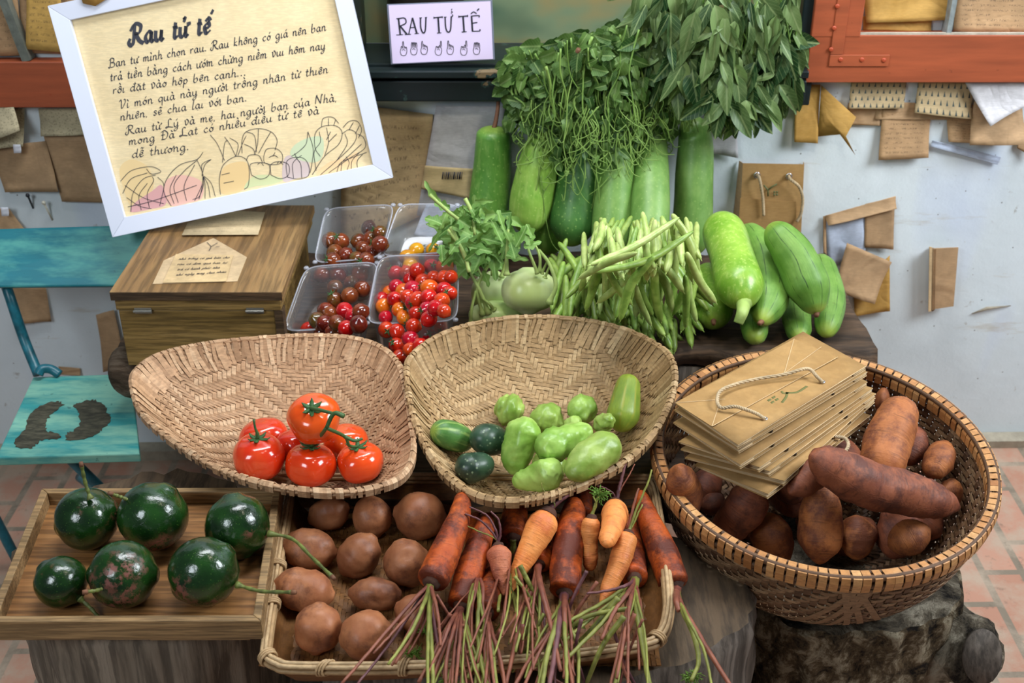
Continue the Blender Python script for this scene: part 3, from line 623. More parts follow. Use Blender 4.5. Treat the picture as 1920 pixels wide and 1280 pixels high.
# notes on the lid
def lidnote(name,pts,mat,lab,h=.0006,z=ZT_):
    c=[at_z(x,y,z+h) for x,y in pts]; n=len(c); mb=MB(); cc=np.array(c); lo=cc.min(0);hi=cc.max(0)
    uv=[((p[0]-lo[0])/(hi[0]-lo[0]),(p[1]-lo[1])/(hi[1]-lo[1])) for p in c]
    ctr=cc.mean(0); mb.add(c+[ctr+np.array([0,0,.002])],[(i,(i+1)%n,n) for i in range(n)][::1],uv+[(.5,.5)])
    return mb.build(name,mat,solid=.0005,offset=1)
t=thing('house_shaped_note','pale house shaped kraft note with pinned handwritten slip, lying on the wooden box lid','note',at_z(375,505,ZT_+.0012))
hs=[(286,532),(307,488),(400,446),(463,482),(445,527)][::1]
c=[at_z(x,y,ZT_+.0012) for x,y in hs]; mb=MB(); ctr=np.mean(c,0); mb.add(c+[ctr],[((i+1)%5,i,5) for i in range(5)][::1] ); mb.f=[q[::-1] for q in mb.f]
mb.build('backing_sheet',K['tan'] if 0 else m_paper('house_note_paper',(206,180,142),crease=.1),t,smooth=False,solid=.0008,offset=1)
sl=[(305,530),(424,527),(437,478),(330,476)]; c=[at_z(x,y,ZT_+.0028) for x,y in sl]; mb=MB(); slab(mb,c,.0005); slip=mb.build('handwritten_slip',m_paper('slip_paper',(214,186,140),write=0,crease=.08),t,smooth=False)
lidn=[at_z(x,y,ZT_+.004) for x,y in ((341,441),(484,440),(497,398),(430,395),(352,418))]
mb=MB(); ctr=np.mean(lidn,0)+np.array([0,0,.002]); mb.add(lidn+[ctr],[(i,(i+1)%5,5) for i in range(5)],[(0,0),(1,0),(1,1),(.5,1),(0,.6),(.5,.5)]); tag(mb.build('paper_note',m_paper('lid_note',(212,190,150),write=.3,crease=.2),solid=.0008,offset=1),'cream note with a torn edge on the box lid, right under the white frame','note')
# ---------------------------------------------------------------- teal chair
t=thing('teal_chair','old teal painted chair with plank seat and back on steel tubes, at the left edge','chair',(-.98,-.45,0))
def plank(qpx,ys,th,mat,name,par):
    c=[at_y(x,z,y) for (x,z),y in zip(qpx,ys)]; mb=MB(); slab(mb,c,th); return mb.build(name,mat,par,smooth=False,bevel=.003)
yb0,yb1=-.27,-.20
bl=at_y(215,536,yb0); tl=at_y(262,424,yb1); xl_=-1.16
mb=MB(); slab(mb,[(xl_,yb0,bl[2]-.004),(-.765,yb0,bl[2]),(-.765,yb1,tl[2]+.004),(xl_,yb1,tl[2]-.008)],.018); mb.build('back_plank',K['teal'],t,smooth=False,bevel=.004)
zs=.42; a=at_z(262,850,zs);b=at_z(246,700,zs); x0=-1.18
fr=at_z(0,856,zs); 
mb=MB(); q=[at_z(-8,857,zs),at_z(262,850,zs),at_z(246,700,zs),at_z(62,706,zs)]; slab(mb,q,.02); seat=mb.build('seat_plank',K['teal2'],t,smooth=False,bevel=.003)
# bare patch on the seat, irregular outline
pts=[(50,785),(75,760),(105,752),(120,757),(102,775),(85,790),(90,805),(110,812),(125,810),(140,795),(150,785),(147,765),(150,752),(175,750),(195,757),(200,770),(205,785),(190,805),(160,820),(130,820),(100,824),(75,824),(60,838),(45,840),(25,832),(40,815),(45,800)]
pA=[(52,785),(72,762),(100,753),(118,757),(104,770),(90,782),(84,796),(92,808),(112,814),(108,822),(78,824),(62,838),(44,840),(26,832),(40,812)]
pB=[(138,762),(150,754),(172,750),(195,757),(201,772),(206,786),(194,804),(165,820),(128,825),(124,814),(140,806),(149,792),(148,776)]
for pts in (pA,pB):
    C=catmull([(x,y,0) for x,y in pts],90,True)[:,:2]; rj=np.random.RandomState(4); C+=rj.normal(size=C.shape)*[1.7,1.2]
    c=[at_z(x,y,zs+.0012) for x,y in C]; ctr=np.mean(c,0); mb=MB(); mb.add(c,[tuple(range(len(c)))[::-1]]); mb.build('bare_patch',K['peel'],seat,smooth=False,solid=.0007)
def tubepx(pts,r,par,name='frame_tube',mat='tealm'):
    mb=MB(); tube(mb,catmull([p for p in pts],24),r,14); return mb.build(name,K[mat],par)
tubepx([at_y(0,500,-.20),at_y(18,555,-.245),at_y(45,635,-.27),at_y(72,702,-.32)],.011,t,'back_tube')
tubepx([at_z(72,702,zs+.012),at_z(78,692,zs+.02),at_z(95,692,zs+.015),at_z(112,702,zs+.004)],.010,t,'bracket_tube')
p=at_z(122,850,zs-.02); tubepx([p,p+np.array([.02,.12,-.2]),at_z(150,895,.03)],.011,t,'leg')
tubepx([at_z(-90,860,zs-.02),at_z(-30,935,.2),at_z(30,1046,.012)],.011,t,'leg')
for x,y in ((75,790),(30,427)): pass
# ---------------------------------------------------------------- stumps
def stump(name,lab,cx,cy,r,z0,z1,mat,topmat,seed,lobes=.06,n=64,m=26,flare=.12,ell=1.,rot=0,amp=.01,freq=9):
    t=thing(name,lab,'tree stump',(cx,cy,z0)); rr=np.random.RandomState(seed); ph=rr.uniform(0,6.28,6)
    a=np.arange(n)/n*2*PI; V=[]
    for j in range(m):
        z=z0+(z1-z0)*j/(m-1); R=r*(1+flare*(1-j/(m-1))**2)*(1+lobes*(np.sin(2*a+ph[0])+.7*np.sin(3*a+ph[1]+.5*z)+.35*np.sin(7*a+ph[2]+2*z)+.2*np.sin(13*a+ph[3])))
        if j==m-1: R=R-.006
        x=R*np.cos(a)*ell; y=R*np.sin(a); V.append(np.c_[cx+x*math.cos(rot)-y*math.sin(rot),cy+x*math.sin(rot)+y*math.cos(rot),np.full(n,z)])
    V=np.array(V); G=V.reshape(-1,3); dirn=G-np.array([cx,cy,0]); dirn[:,2]=0; dirn/=np.linalg.norm(dirn,axis=1,keepdims=True)
    G=G+dirn*lump(G*np.array([1,1,.25]),amp,freq*6,seed)[:,None]
    f=[(j*n+k,j*n+(k+1)%n,(j+1)*n+(k+1)%n,(j+1)*n+k) for j in range(m-1) for k in range(n)]
    mb=MB(); mb.add(G,f); mb.f.append(tuple(range(n-1,-1,-1))); mb.build('trunk',mat,t)
    mb=MB(); top=G[(m-1)*n:]; mid=(top+np.array([cx,cy,z1]))/2; c=np.array([[cx,cy,z1]]); top2=top.copy(); top2[:,2]=z1; mid[:,2]=z1
    mb.add(np.vstack([top2,mid,c]),[(k,(k+1)%n,n+(k+1)%n,n+k) for k in range(n)]+[(n+k,n+(k+1)%n,2*n) for k in range(n)]); mb.build('cut_face',topmat,t,smooth=False)
    return t
stump('tree_stump','pale weathered stump under the avocado tray, front left',-.565,-1.055,.195,zf(-.5)+.002,.548,K['stumpL'],K['stumptop'],3,.035,flare=-.05)
stump('tree_stump','wide grey cracked stump under the bamboo tray of potatoes and carrots',.04,-1.12,.19,zf(0)+.002,.497,K['grey'],K['stumptop'],5,.03,ell=1.72,flare=.02)
stump('tree_stump','dark gnarled bark covered stump under the big round basket',.575,-.90,.185,zf(.5)+.002,.385,m_bark('gnarl',(30,24,19),(116,98,72),(192,178,150),1.,30,(1,1,.8)),K['bark'],9,.06,n=120,m=70,amp=.016,freq=6,flare=.05)
kn=thing('cut_branch_stub','grey cut branch stub sticking out at the right side of the gnarled stump','branch',(.80,-.98,.2))
mb=MB(); A_=at_d(1786,1205,2.02); B_=at_d(1836,1228,1.95); v,f,uv=solid_rev([A_+np.array([-.06,.05,-.06]),A_,B_],[(0,.08),(.5,.062),(1,.048)],26,22,.05,.03,amp=.012,freq=40,seed=4); mb.add(v,f,uv); mb.build('stub_bark',K['bark'],kn)
mb=MB(); d=(B_-A_)/np.linalg.norm(B_-A_); e=np.cross(d,[0,0,1]); e/=np.linalg.norm(e); g=np.cross(e,d); a=np.arange(28)/28*2*PI
mb.add(np.vstack([B_+d*.004+(np.cos(a)*.036)[:,None]*e+(np.sin(a)*.046)[:,None]*g,[B_+d*.006]]),[(k,(k+1)%28,28) for k in range(28)]); mb.build('cut_face',K['grey'],kn,solid=.006)
# ================================================================ HAND LETTERING (stroke alphabet)
G={ 'a':(1.0,[[(.75,.85),(.4,1),(.08,.5),(.3,0),(.62,.3),(.75,.95)],[(.76,1),(.72,.3),(.85,0),(1.02,.2)]]),
'b':(.95,[[(.2,1.9),(.1,.9),(.1,.15),(.4,-.02),(.75,.4),(.6,.95),(.15,.65)]]),
'c':(.8,[[(.68,.78),(.45,1),(.08,.5),(.35,0),(.75,.2)]]),
'd':(1.0,[[(.72,.85),(.4,1),(.05,.5),(.3,0),(.7,.4)],[(.88,1.9),(.74,.4),(.85,0),(1.02,.2)]]),
'e':(.8,[[(.1,.45),(.6,.6),(.5,1),(.12,.65),(.3,0),(.78,.25)]]),
'g':(1.0,[[(.75,.85),(.4,1),(.08,.5),(.3,0),(.7,.4)],[(.78,1),(.72,-.4),(.35,-.85),(.1,-.6),(.95,.15)]]),
'h':(.95,[[(.25,1.9),(.1,0)],[(.12,.5),(.45,1),(.68,.75),(.66,.15),(.8,0),(.98,.2)]]),
'i':(.42,[[(.15,1),(.08,.2),(.2,0),(.42,.2)]]),
'k':(.9,[[(.25,1.9),(.1,0)],[(.7,.95),(.15,.5),(.75,0)]]),
'l':(.45,[[(.3,1.9),(.1,.3),(.2,0),(.45,.2)]]),
'm':(1.4,[[(.12,1),(.1,0)],[(.1,.5),(.38,1),(.55,.8),(.52,0)],[(.52,.5),(.85,1),(1.05,.75),(1.02,.1),(1.2,0),(1.4,.2)]]),
'n':(.95,[[(.12,1),(.1,0)],[(.1,.5),(.4,1),(.66,.75),(.64,.15),(.78,0),(.96,.2)]]),
'o':(.85,[[(.4,1),(.08,.5),(.38,0),(.72,.5),(.4,1),(.5,.85),(.85,.85)]]),
'p':(.9,[[(.15,1),(.05,-.85)],[(.1,.55),(.45,1),(.75,.55),(.4,0),(.1,.3)]]),
'q':(.9,[[(.72,.85),(.4,1),(.08,.5),(.3,0),(.7,.4)],[(.78,1),(.68,-.85)]]),
'r':(.7,[[(.12,1),(.1,0)],[(.1,.5),(.35,.95),(.65,.9)]]),
's':(.7,[[(.6,.85),(.35,1),(.15,.75),(.55,.3),(.3,0),(.02,.15)]]),
't':(.6,[[(.3,1.5),(.2,.3),(.32,0),(.6,.2)],[(0,1),(.55,1.02)]]),
'u':(1.0,[[(.1,1),(.1,.25),(.35,0),(.68,.45),(.74,1)],[(.74,1),(.7,.25),(.82,0),(1.02,.2)]]),
'v':(.85,[[(.0,.9),(.15,1),(.3,0),(.72,.55),(.65,1),(.45,1.25),(.3,1.2)]]),
'y':(1.0,[[(.1,1),(.1,.3),(.35,0),(.68,.45),(.74,1)],[(.74,1),(.68,-.4),(.35,-.85),(.1,-.6),(.95,.15)]]),
'B':(1.3,[[(.35,1.9),(.2,.2),(0,-.1),(-.15,.15)],[(.0,1.5),(.5,1.95),(1.0,1.7),(.9,1.1),(.4,1.0)],[(.4,1.0),(1.1,.8),(1.0,.1),(.3,.0)]]),
'R':(1.4,[[(.4,1.9),(.25,.2),(0,-.1),(-.25,.2),(-.1,.6)],[(-.1,1.3),(.4,1.95),(1.05,1.7),(.9,1.05),(.35,1.0)],[(.5,1.0),(.9,.3),(1.4,-.05)]]),
'V':(1.2,[[(-.1,1.5),(.15,1.9),(.3,1.6),(.35,0),(1.0,1.2),(.95,1.9),(.7,1.8)]]),
'L':(1.2,[[(.9,1.7),(.6,1.95),(.35,1.5),(.35,.4),(.0,.0),(-.15,.25),(.3,.25),(1.2,.0)]]),
'N':(1.35,[[(0,.1),(.15,1.8),(.35,1.9)],[(.2,1.8),(.95,.05)],[(.95,.05),(1.1,1.9),(1.3,1.8)]]),
'D':(1.3,[[(.4,1.85),(.3,.05)],[(.0,1.6),(.6,1.95),(1.2,1.2),(.9,.15),(.1,.0)]]),
'.':(.5,[[(.1,.2),(.22,-.02)]]),',':(.4,[[(.15,.1),(.05,-.25)]]),' ':(.75,[])}
ACC={'\u0301':[[(.35,1.35),(.6,1.75)]],'\u0300':[[(.25,1.75),(.5,1.35)]],'\u0309':[[(.3,1.7),(.5,1.8),(.45,1.55),(.38,1.4)]],'\u0303':[[(.15,1.4),(.35,1.6),(.5,1.4),(.7,1.6)]],
'\u0302':[[(.1,1.15),(.4,1.45),(.65,1.15)]],'\u0306':[[(.15,1.45),(.38,1.2),(.62,1.45)]],'\u0323':[[(.35,-.3),(.42,-.33)]],'\u031b':[[(.75,1.0),(.98,1.12),(.9,1.35)]]}
def layout(text):
    """-> list of strokes in em units (x-height 1), total width"""
    x=0; out=[]; text=text.replace('đ','\x01').replace('Đ','\x02')
    for ch in unicodedata.normalize('NFD',text):
        if ch in ACC:
            up=.42 if (ch in '\u0301\u0300\u0309\u0303' and any(m in lastm for m in '\u0302\u0306')) else 0
            sh=.35 if up and ch=='\u0301' else 0
            capu=.75 if last in 'RBNLVDE' else 0
            for s in ACC[ch]: out.append([(lx+px+sh+(.1 if last!='i' else -.2),py+up+capu) for px,py in s])
            lastm+=ch; continue
        base={'\x01':'d','\x02':'D'}.get(ch,ch); adv,st=G[base]
        for s in st: out.append([(x+px,py) for px,py in s])
        if ch=='\x01': out.append([(x+.55,1.5),(x+1.1,1.55)])
        if ch=='\x02': out.append([(x+.05,1.0),(x+.7,1.0)])
        if ch=='i': dot=(x+.2,1.4)
        last=base; lastm=''; lx=x; x+=adv+.12
    return out,x
def pen(mb,pts3,nrm,w,lift,minw=.35,ang=.6,U=None,Vv=None):
    """flat calligraphic ribbon following 3-D points on a plane"""
    P=np.array(pts3); T=np.gradient(P,axis=0); T/=np.maximum(np.linalg.norm(T,axis=1,keepdims=True),1e-9)
    S_=np.cross(T,nrm); k=np.abs(T@U*math.sin(ang)-T@Vv*math.cos(ang)) if U is not None else 1
    ww=(w*(minw+(1-minw)*k))[:,None] if U is not None else w
    L=P+S_*ww/2+nrm*lift; R=P-S_*ww/2+nrm*lift; n=len(P)
    mb.add(np.vstack([L,R]),[(i,i+1,n+i+1,n+i) for i in range(n-1)])
# ---------------------------------------------------------------- white framed sign
eR=np.array([.978,.102,.181]); eD=np.array([.195,-.287,-.937]); eR/=np.linalg.norm(eR); eD-=eR*(eD@eR); eD/=np.linalg.norm(eD); eN=np.cross(eR,-eD)*1.0
if eN@(CAM-np.zeros(3))<0: eN=-eN
O_=at_z(287,428,ZT_+.004)             # where its lower edge rests on the box lid
def onsign(px,py,lift=0):
    u=ray(px,py); t=((O_+eN*lift-CAM)@eN)/(u@eN); return CAM+u*t
def lc(p): d=p-O_; return d@eR,d@eD
TL,BL,BR,TR=[lc(onsign(*p)) for p in ((97,12),(213,443),(735,333),(641,-104))]
x0=(TL[0]+BL[0])/2; x1=(TR[0]+BR[0])/2; y0=(TL[1]+TR[1])/2; y1=(BL[1]+BR[1])/2
def sp(x,y,z=0): return O_+eR*x+eD*y+eN*z
t=thing('framed_sign','large white framed handwritten sign with vegetable drawings, leaning on the wooden box','sign',sp((x0+x1)/2,y1))
FWD=.018; fw=.034
for nm,a,b,c,d in (('frame_bar',(x0,y0),(x1,y0),(x1-fw,y0+fw),(x0+fw,y0+fw)),('frame_bar',(x0,y1),(x0+fw,y1-fw),(x1-fw,y1-fw),(x1,y1)),('frame_bar',(x0,y0),(x0+fw,y0+fw),(x0+fw,y1-fw),(x0,y1)),('frame_bar',(x1,y0),(x1,y1),(x1-fw,y1-fw),(x1-fw,y0+fw))):
    q=[a,b,c,d]; mb=MB(); top=[sp(x,y,FWD-(.003 if (abs(x-x0)>.001 and abs(x-x1)>.001) else 0)) for x,y in q]; bot=[sp(x,y,-.004) for x,y in q]
    mb.add(top+bot,[(0,1,2,3),(7,6,5,4)]+[(i,4+i,4+(i+1)%4,(i+1)%4) for i in range(4)]); mb.build(nm,K['white'],t,smooth=False,bevel=.0008)
mb=MB(); q=[sp(x,y,.004) for x,y in ((x0+fw-.002,y1-fw+.002),(x1-fw+.002,y1-fw+.002),(x1-fw+.002,y0+fw-.002),(x0+fw-.002,y0+fw-.002))]; slab(mb,q,.004); sheet=mb.build('lettered_sheet',K['sheet'],t,smooth=False)
LIFT=.0046
def text3(mb,text,a,b,xh,w,slant=.22,lift=LIFT,plane=onsign,U=eR,V=-eD,N=eN,jit=.0,step=7):
    st,wd=layout(text); A=plane(*a); B=plane(*b); ax=(B-A)/np.linalg.norm(B-A); L=np.linalg.norm(B-A); k=L/wd; ay=np.cross(N,ax); 
    if ay@V<0: ay=-ay
    for s in st:
        s=[(x,y) for x,y in s]; C=catmull(s,max(5,step*(len(s)-1))) if len(s)>1 else np.array(s)
        P3=[A+ax*((x)*k+slant*y*xh)+ay*y*xh for x,y in C]; pen(mb,P3,N,w,lift,U=ax,Vv=ay)
mb=MB(); pxs=lambda n:n*2.35/2230
text3(mb,'Rau tử tế',(247,84),(398,61),pxs(18.5),.0088,step=9); mb.build('heading',K['ink'],sheet)
lines=[('Bạn tự mình chọn rau. Rau không có giá nên bạn',(206,127),(613,57)),('trả tiền bằng cách ướm chừng niềm vui hôm nay',(208,152),(612,92)),('rồi đặt vào hộp bên cạnh...',(213,176),(464,141)),
('Vì món quà này người trồng nhận từ thiên',(226,204),(617,136)),('nhiên, sẽ chia lại với bạn.',(227,226),(466,189)),('Rau từ Lý và mẹ, hai người bạn của Nhà,',(239,252),(634,189)),('mong Đà Lạt có nhiều điều tử tế và',(243,272),(600,213)),('dễ thương.',(249,296),(358,280))]
mb=MB()
for tx,a,b in lines: text3(mb,tx,a,b,pxs(8.4),.0023)
mb.build('handwriting',K['ink'],sheet)
# colour washes and vegetable drawings; coordinates on the flat sheet
def Z(x,y): return (x/2.595,y/2.595)
def blob(mb,pts,lift):
    C=catmull([Z(*p)+(0,) for p in pts],40,True); q=[onsign(x,y,0)+eN*lift for x,y,_ in C]; c=np.mean(q,0); mb.add(q+[c],[(i,(i+1)%40,40) for i in range(40)])
washes=[('wash',(222,186,120),[(585,820),(640,775),(720,810),(750,900),(700,985),(640,1000),(605,920)]),('wash',(226,150,160),[(800,960),(810,880),(880,850),(980,880),(985,960),(920,985),(840,1000)]),('wash',(196,110,150),[(640,1030),(660,985),(740,930),(790,900),(810,990),(740,1015)]),
('wash',(222,180,110),[(1080,940),(1075,850),(1110,800),(1200,790),(1215,880),(1170,930)]),('wash',(176,208,150),[(1190,915),(1230,860),(1300,850),(1380,870),(1330,895),(1250,905)]),('wash',(176,160,196),[(1380,880),(1385,770),(1440,755),(1500,780),(1505,850),(1450,865)]),('wash',(160,206,176),[(1420,760),(1430,710),(1500,670),(1570,670),(1570,760),(1520,790)]),('wash',(230,184,130),[(1540,850),(1600,790),(1680,770),(1740,740),(1720,810),(1640,835)])]
for i,(nm,c,p) in enumerate(washes):
    mb=MB(); blob(mb,p,LIFT-.0004+.00003*i); o=mb.build('colour_wash',m_flat('wash_%d'%i,tuple(x*.5+y*.5 for x,y in zip(c,(240,220,176))),.6),sheet,smooth=False)
mb=MB()
def dl(pts,w=.0011): 
    C=catmull([Z(*p)+(0,) for p in pts],10+5*len(pts)); pen(mb,[onsign(x,y,0) for x,y,_ in C],eN,w,LIFT+.0003)
D=[[(590,880),(640,830),(720,810),(760,815),(785,835),(740,845),(715,820)],[(600,940),(640,870),(720,840)],[(640,1030),(650,940),(700,870),(760,850)],[(690,1020),(680,950),(720,890)],[(730,1010),(720,940),(750,880),(745,860)],[(780,1000),(800,900),(770,860)],[(610,900),(700,960),(800,990)],[(620,960),(680,1000),(740,1015)],
 [(835,1000),(800,930),(820,860),(880,800),(960,775),(990,740)],[(960,775),(985,830),(990,870),(975,950),(940,970)],[(870,985),(850,900),(900,830),(960,780)],[(910,975),(900,900),(950,800)],[(850,990),(830,920),(860,850)],
 [(990,855),(985,800),(1030,775),(1000,800),(985,855)],[(950,975),(985,900),(990,855)],[(970,968),(992,900),(992,858)],[(1000,965),(1000,900),(993,858)],[(1025,960),(1015,900),(994,858)],[(1050,955),(1030,890),(995,855)],
 [(1075,945),(1070,870),(1090,800),(1150,760),(1200,775),(1215,830),(1210,900),(1190,920)],[(1150,760),(1120,700),(1095,665)],[(1150,760),(1160,700),(1120,670)],[(1095,780),(1060,700),(1025,655)],[(1085,790),(1095,700),(1110,680)],[(1160,755),(1185,690),(1200,660)],[(1080,850),(1120,840)],[(1090,890),(1140,880)],
 [(1180,745),(1180,680),(1200,640),(1260,625),(1320,640),(1350,680),(1340,730)],[(1200,640),(1240,660),(1250,740)],[(1260,625),(1255,700),(1240,750)],[(1320,640),(1290,690),(1260,745)],[(1190,700),(1230,720),(1245,750)],
 [(1285,760),(1300,725),(1345,722),(1375,750),(1370,790),(1330,800),(1290,790),(1285,760)],[(1310,765),(1335,755),(1355,765)],[(1330,760),(1340,740)],[(1200,780),(1215,755),(1260,755),(1280,790)],
 [(1225,850),(1220,800),(1260,790),(1310,800),(1310,850),(1270,870),(1225,850)],[(1320,850),(1320,800),(1360,785),(1405,800),(1405,850),(1365,868),(1320,850)],[(1255,800),(1270,790),(1285,805)],[(1350,795),(1362,785),(1380,800)],
 [(1400,860),(1395,790),(1430,765),(1480,770),(1505,810),(1500,855),(1450,870),(1400,860)],[(1430,865),(1425,800),(1445,770)],[(1470,865),(1465,800),(1445,770)],[(1445,770),(1435,745)],[(1445,770),(1470,755)],
 [(1500,640),(1490,700),(1450,740),(1420,760)],[(1500,640),(1525,720),(1520,790),(1510,840)],[(1540,830),(1530,740),(1560,690),(1555,640)],
 [(1520,850),(1580,760),(1650,700),(1665,640),(1630,610),(1570,615),(1535,650),(1535,720),(1560,760)],[(1580,760),(1600,690),(1590,620)],[(1600,690),(1640,650)],[(1610,640),(1590,680)],
 [(1565,615),(1575,575),(1620,570),(1650,600)],[(1600,612),(1600,575)],[(1625,610),(1635,580)],
 [(1560,850),(1640,780),(1720,700),(1735,650),(1700,630),(1665,650)],[(1640,780),(1690,700),(1680,650)],[(1670,620),(1700,590),(1740,590),(1760,630),(1745,670)],[(1700,630),(1720,595)],[(1730,650),(1750,610)],
 [(1600,840),(1700,770),(1775,720),(1770,670),(1740,650)],[(1650,800),(1760,700)],[(1640,835),(1660,790),(1730,760),(1785,740)],[(1690,825),(1700,790),(1685,760)],[(1710,820),(1715,780),(1750,740)],[(1740,815),(1740,780),(1765,750)],[(1660,832),(1665,790)]]
for d in D: dl(d)
dl([(625,1005),(750,975),(960,900)],.0012)
mb.build('vegetable_drawings',K['ink'],sheet)
# kraft corner over the frame
mb=MB(); q=[sp(*lc(onsign(*p)),.022) for p in ((150,-26),(162,8),(185,13),(212,-4),(225,-30))]; c=np.mean(q,0)+eN*.008; mb.add(q+[c],[(i,(i+1)%5,5) for i in range(5)]); tag(mb.build('paper_scrap',K['gold'],solid=.0008),'golden paper corner hanging over the top of the white frame','paper')
# ---------------------------------------------------------------- small lilac card on the sill
yc=-.045
c=[at_y(733,121,yc),at_y(928,112,yc),at_y(923,0,yc+.012),at_y(725,8,yc+.012)]
t=thing('table_card','small lilac card with capital letters and hand signs, standing on the dark sill','card',(c[0]+c[1])/2)
cn=np.cross(c[1]-c[0],c[3]-c[0]); cn/=np.linalg.norm(cn); ci=[p+(np.mean(c,0)-p)*.035 for p in c]
mb=MB(); slab(mb,[p+cn*.0005 for p in c],.002); mb.build('clear_sleeve',m_flat('sleeve_edge',(116,122,140),.25),t,smooth=False,bevel=.0008)
mb=MB(); slab(mb,[p+cn*.0012 for p in ci],.0005); card=mb.build('card_sheet',K['lilac'],t,smooth=False)
def oncard(px,py,l=0):
    u=ray(px,py); return CAM+u*(((c[0]-CAM)@cn)/(u@cn))
mb=MB()
def cl(pts,w,z=2.909,ox=640,oy=0,lw=.0018):
    n=len(pts); C=catmull([(ox+x/z,oy+y/z,0) for x,y in pts],max(2,6*(n-1))) if n>2 else np.array([(ox+x/z,oy+y/z,0) for x,y in pts])
    pen(mb,[oncard(x,y) for x,y,_ in C],cn,w,lw)
W=.0036
for p,w in (([(312,100),(322,188)],W),([(306,102),(345,98),(352,125),(320,142)],W*.7),([(322,142),(358,186)],W),([(300,190),(336,188)],W*.5),([(300,101),(318,99)],W*.5),([(347,188),(366,186)],W*.5),
 ([(368,186),(388,96)],W*.6),([(388,96),(412,180)],W),([(376,150),(404,148)],W*.6),([(358,187),(380,186)],W*.5),([(400,183),(424,181)],W*.5),
 ([(432,96),(434,150),(446,178),(458,165),(462,94)],W*.8),([(426,97),(440,96)],W*.5),([(456,95),(468,94)],W*.5),
 ([(505,96),(552,92)],W*.7),([(528,95),(534,178)],W),([(522,180),(546,178)],W*.5),([(505,90),(506,102)],W*.5),([(551,88),(552,98)],W*.5),
 ([(566,92),(570,150),(582,174),(596,160),(600,88)],W*.8),([(560,93),(574,92)],W*.5),([(600,92),(608,86),(606,78)],W*.6),([(598,72),(606,66),(600,60)],W*.5),([(600,50),(604,52)],W*.9),
 ([(640,90),(690,86)],W*.7),([(664,89),(670,172)],W),([(657,174),(684,172)],W*.5),([(640,84),(641,96)],W*.5),([(689,80),(690,92)],W*.5),
 ([(710,86),(716,170)],W),([(708,87),(750,84),(751,94)],W*.6),([(712,126),(742,122)],W*.6),([(714,170),(754,168),(756,158)],W*.6),([(706,75),(722,64),(738,74)],W*.6),([(740,58),(752,46)],W*.7)): cl(p,w)
mb.build('capital_letters',K['ink'],card)
mb=MB()
hb=[(0,30),(-4,50),(6,66),(26,64),(32,44),(28,26)]
def hand(x,y,tips):
    cl([(x+a,y+b) for a,b in [(0,30),(-4,48),(4,66),(24,66),(32,46),(30,26)]],.0012)
    px=x
    for k,h in enumerate(tips):
        cl([(x+k*8,y+30),(x+k*8+1,y+30-h),(x+k*8+5,y+28-h),(x+k*8+8,y+32-h*.3)],.0012)
    cl([(x+6,y+40),(x+14,y+34),(x+22,y+42)],.001)
for x,y,tp in ((326,234,(10,34,8,6)),(382,230,(26,26,26,24)),(438,228,(30,14,10,6)),(516,232,(8,6,12,34)),(580,228,(32,14,10,6)),(654,232,(8,6,14,36)),(724,228,(22,24,24,20))): hand(x,y,tp)
mb.build('hand_signs',K['ink'],card)
# scribble on the house note
mb=MB()
def onlid(px,py): return at_z(px,py,ZT_+.0034)
zn=np.array([0,0,1.])
for a,b,tx in (((335,487),(430,484),'nhà trồng có giá bán cho'),((332,497),(425,494),'rau có đem qua bạn tự'),((332,507),(412,503),'trả có hạnh phúc nha'),((330,517),(424,511),'nhé ngày may chia nhau')):
    text3(mb,tx,a,b,.0052,.0012,plane=lambda x,y:onlid(x,y),U=np.array([1.,0,0]),V=np.array([0,1.,0]),N=zn,lift=.0004)
for pts in (((388,454),(396,462),(392,470)),((396,462),(408,455)),((404,463),(412,462))):
    pen(mb,[at_z(x,y,ZT_+.0028) for x,y in pts],zn,.0014,.0003)
mb.build('handwriting',K['ink'],slip)
# ================================================================ WEAVING
def weave(mb,Sf,nu,nv,over,h=.0011,w=.92,sub=2,inside=None,wu=None,seed=0,tone=0.,cyl=False,du=1,bow=.0):
    """Sf(u,v)->(pos,nrm) arrays, u in [0,nu], v in [0,nv] cell units; over(i,j) True when the v-running strip lies on top"""
    r=np.random.RandomState(seed)
    for dirn in (0,1):
        na,nb=(nu,nv) if dirn==0 else (nv,nu)       # strips run along a, one strip per b
        ww=w if dirn==0 else (wu or w)
        for b in range(nb):
            A=np.linspace(0,na,na*sub+1); Bc=np.full_like(A,b+.5)
            i=np.clip(np.floor(A-1e-6),0,na-1).astype(int); i2=np.clip(np.floor(A+1e-6),0,na-1).astype(int)
            if cyl: i2=i2%na
            if dirn==0: o1=over(i,np.full_like(i,b)); o2=over(i2,np.full_like(i,b)); s1=np.where(o1,-1.,1.); s2=np.where(o2,-1.,1.)
            else: o1=over(np.full_like(i,b),i); o2=over(np.full_like(i,b),i2); s1=np.where(o1,1.,-1.); s2=np.where(o2,1.,-1.)
            hh=(s1+s2)/2*h
            lo,hi=Bc-ww/2,Bc+ww/2
            if dirn==0: (p1,n1),(p2,n2)=Sf(A,lo),Sf(A,hi)
            else: (p1,n1),(p2,n2)=Sf(lo,A),Sf(hi,A)
            P1=p1+n1*hh[:,None]; P2=p2+n2*hh[:,None]
            col=np.clip(r.uniform(.27,.73)+(tone if dirn else -tone),0,1)+r.uniform(-.07,.07,len(A)); n=len(A)
            if inside is not None:
                ok=inside(A,Bc) if dirn==0 else inside(Bc,A)
            else: ok=np.ones(n,bool)
            f=[(k,k+1,n+k+1,n+k) for k in range(n-1) if ok[k] and ok[k+1]]
            if f: mb.add(np.vstack([P1,P2]),f,None,np.r_[col,col])
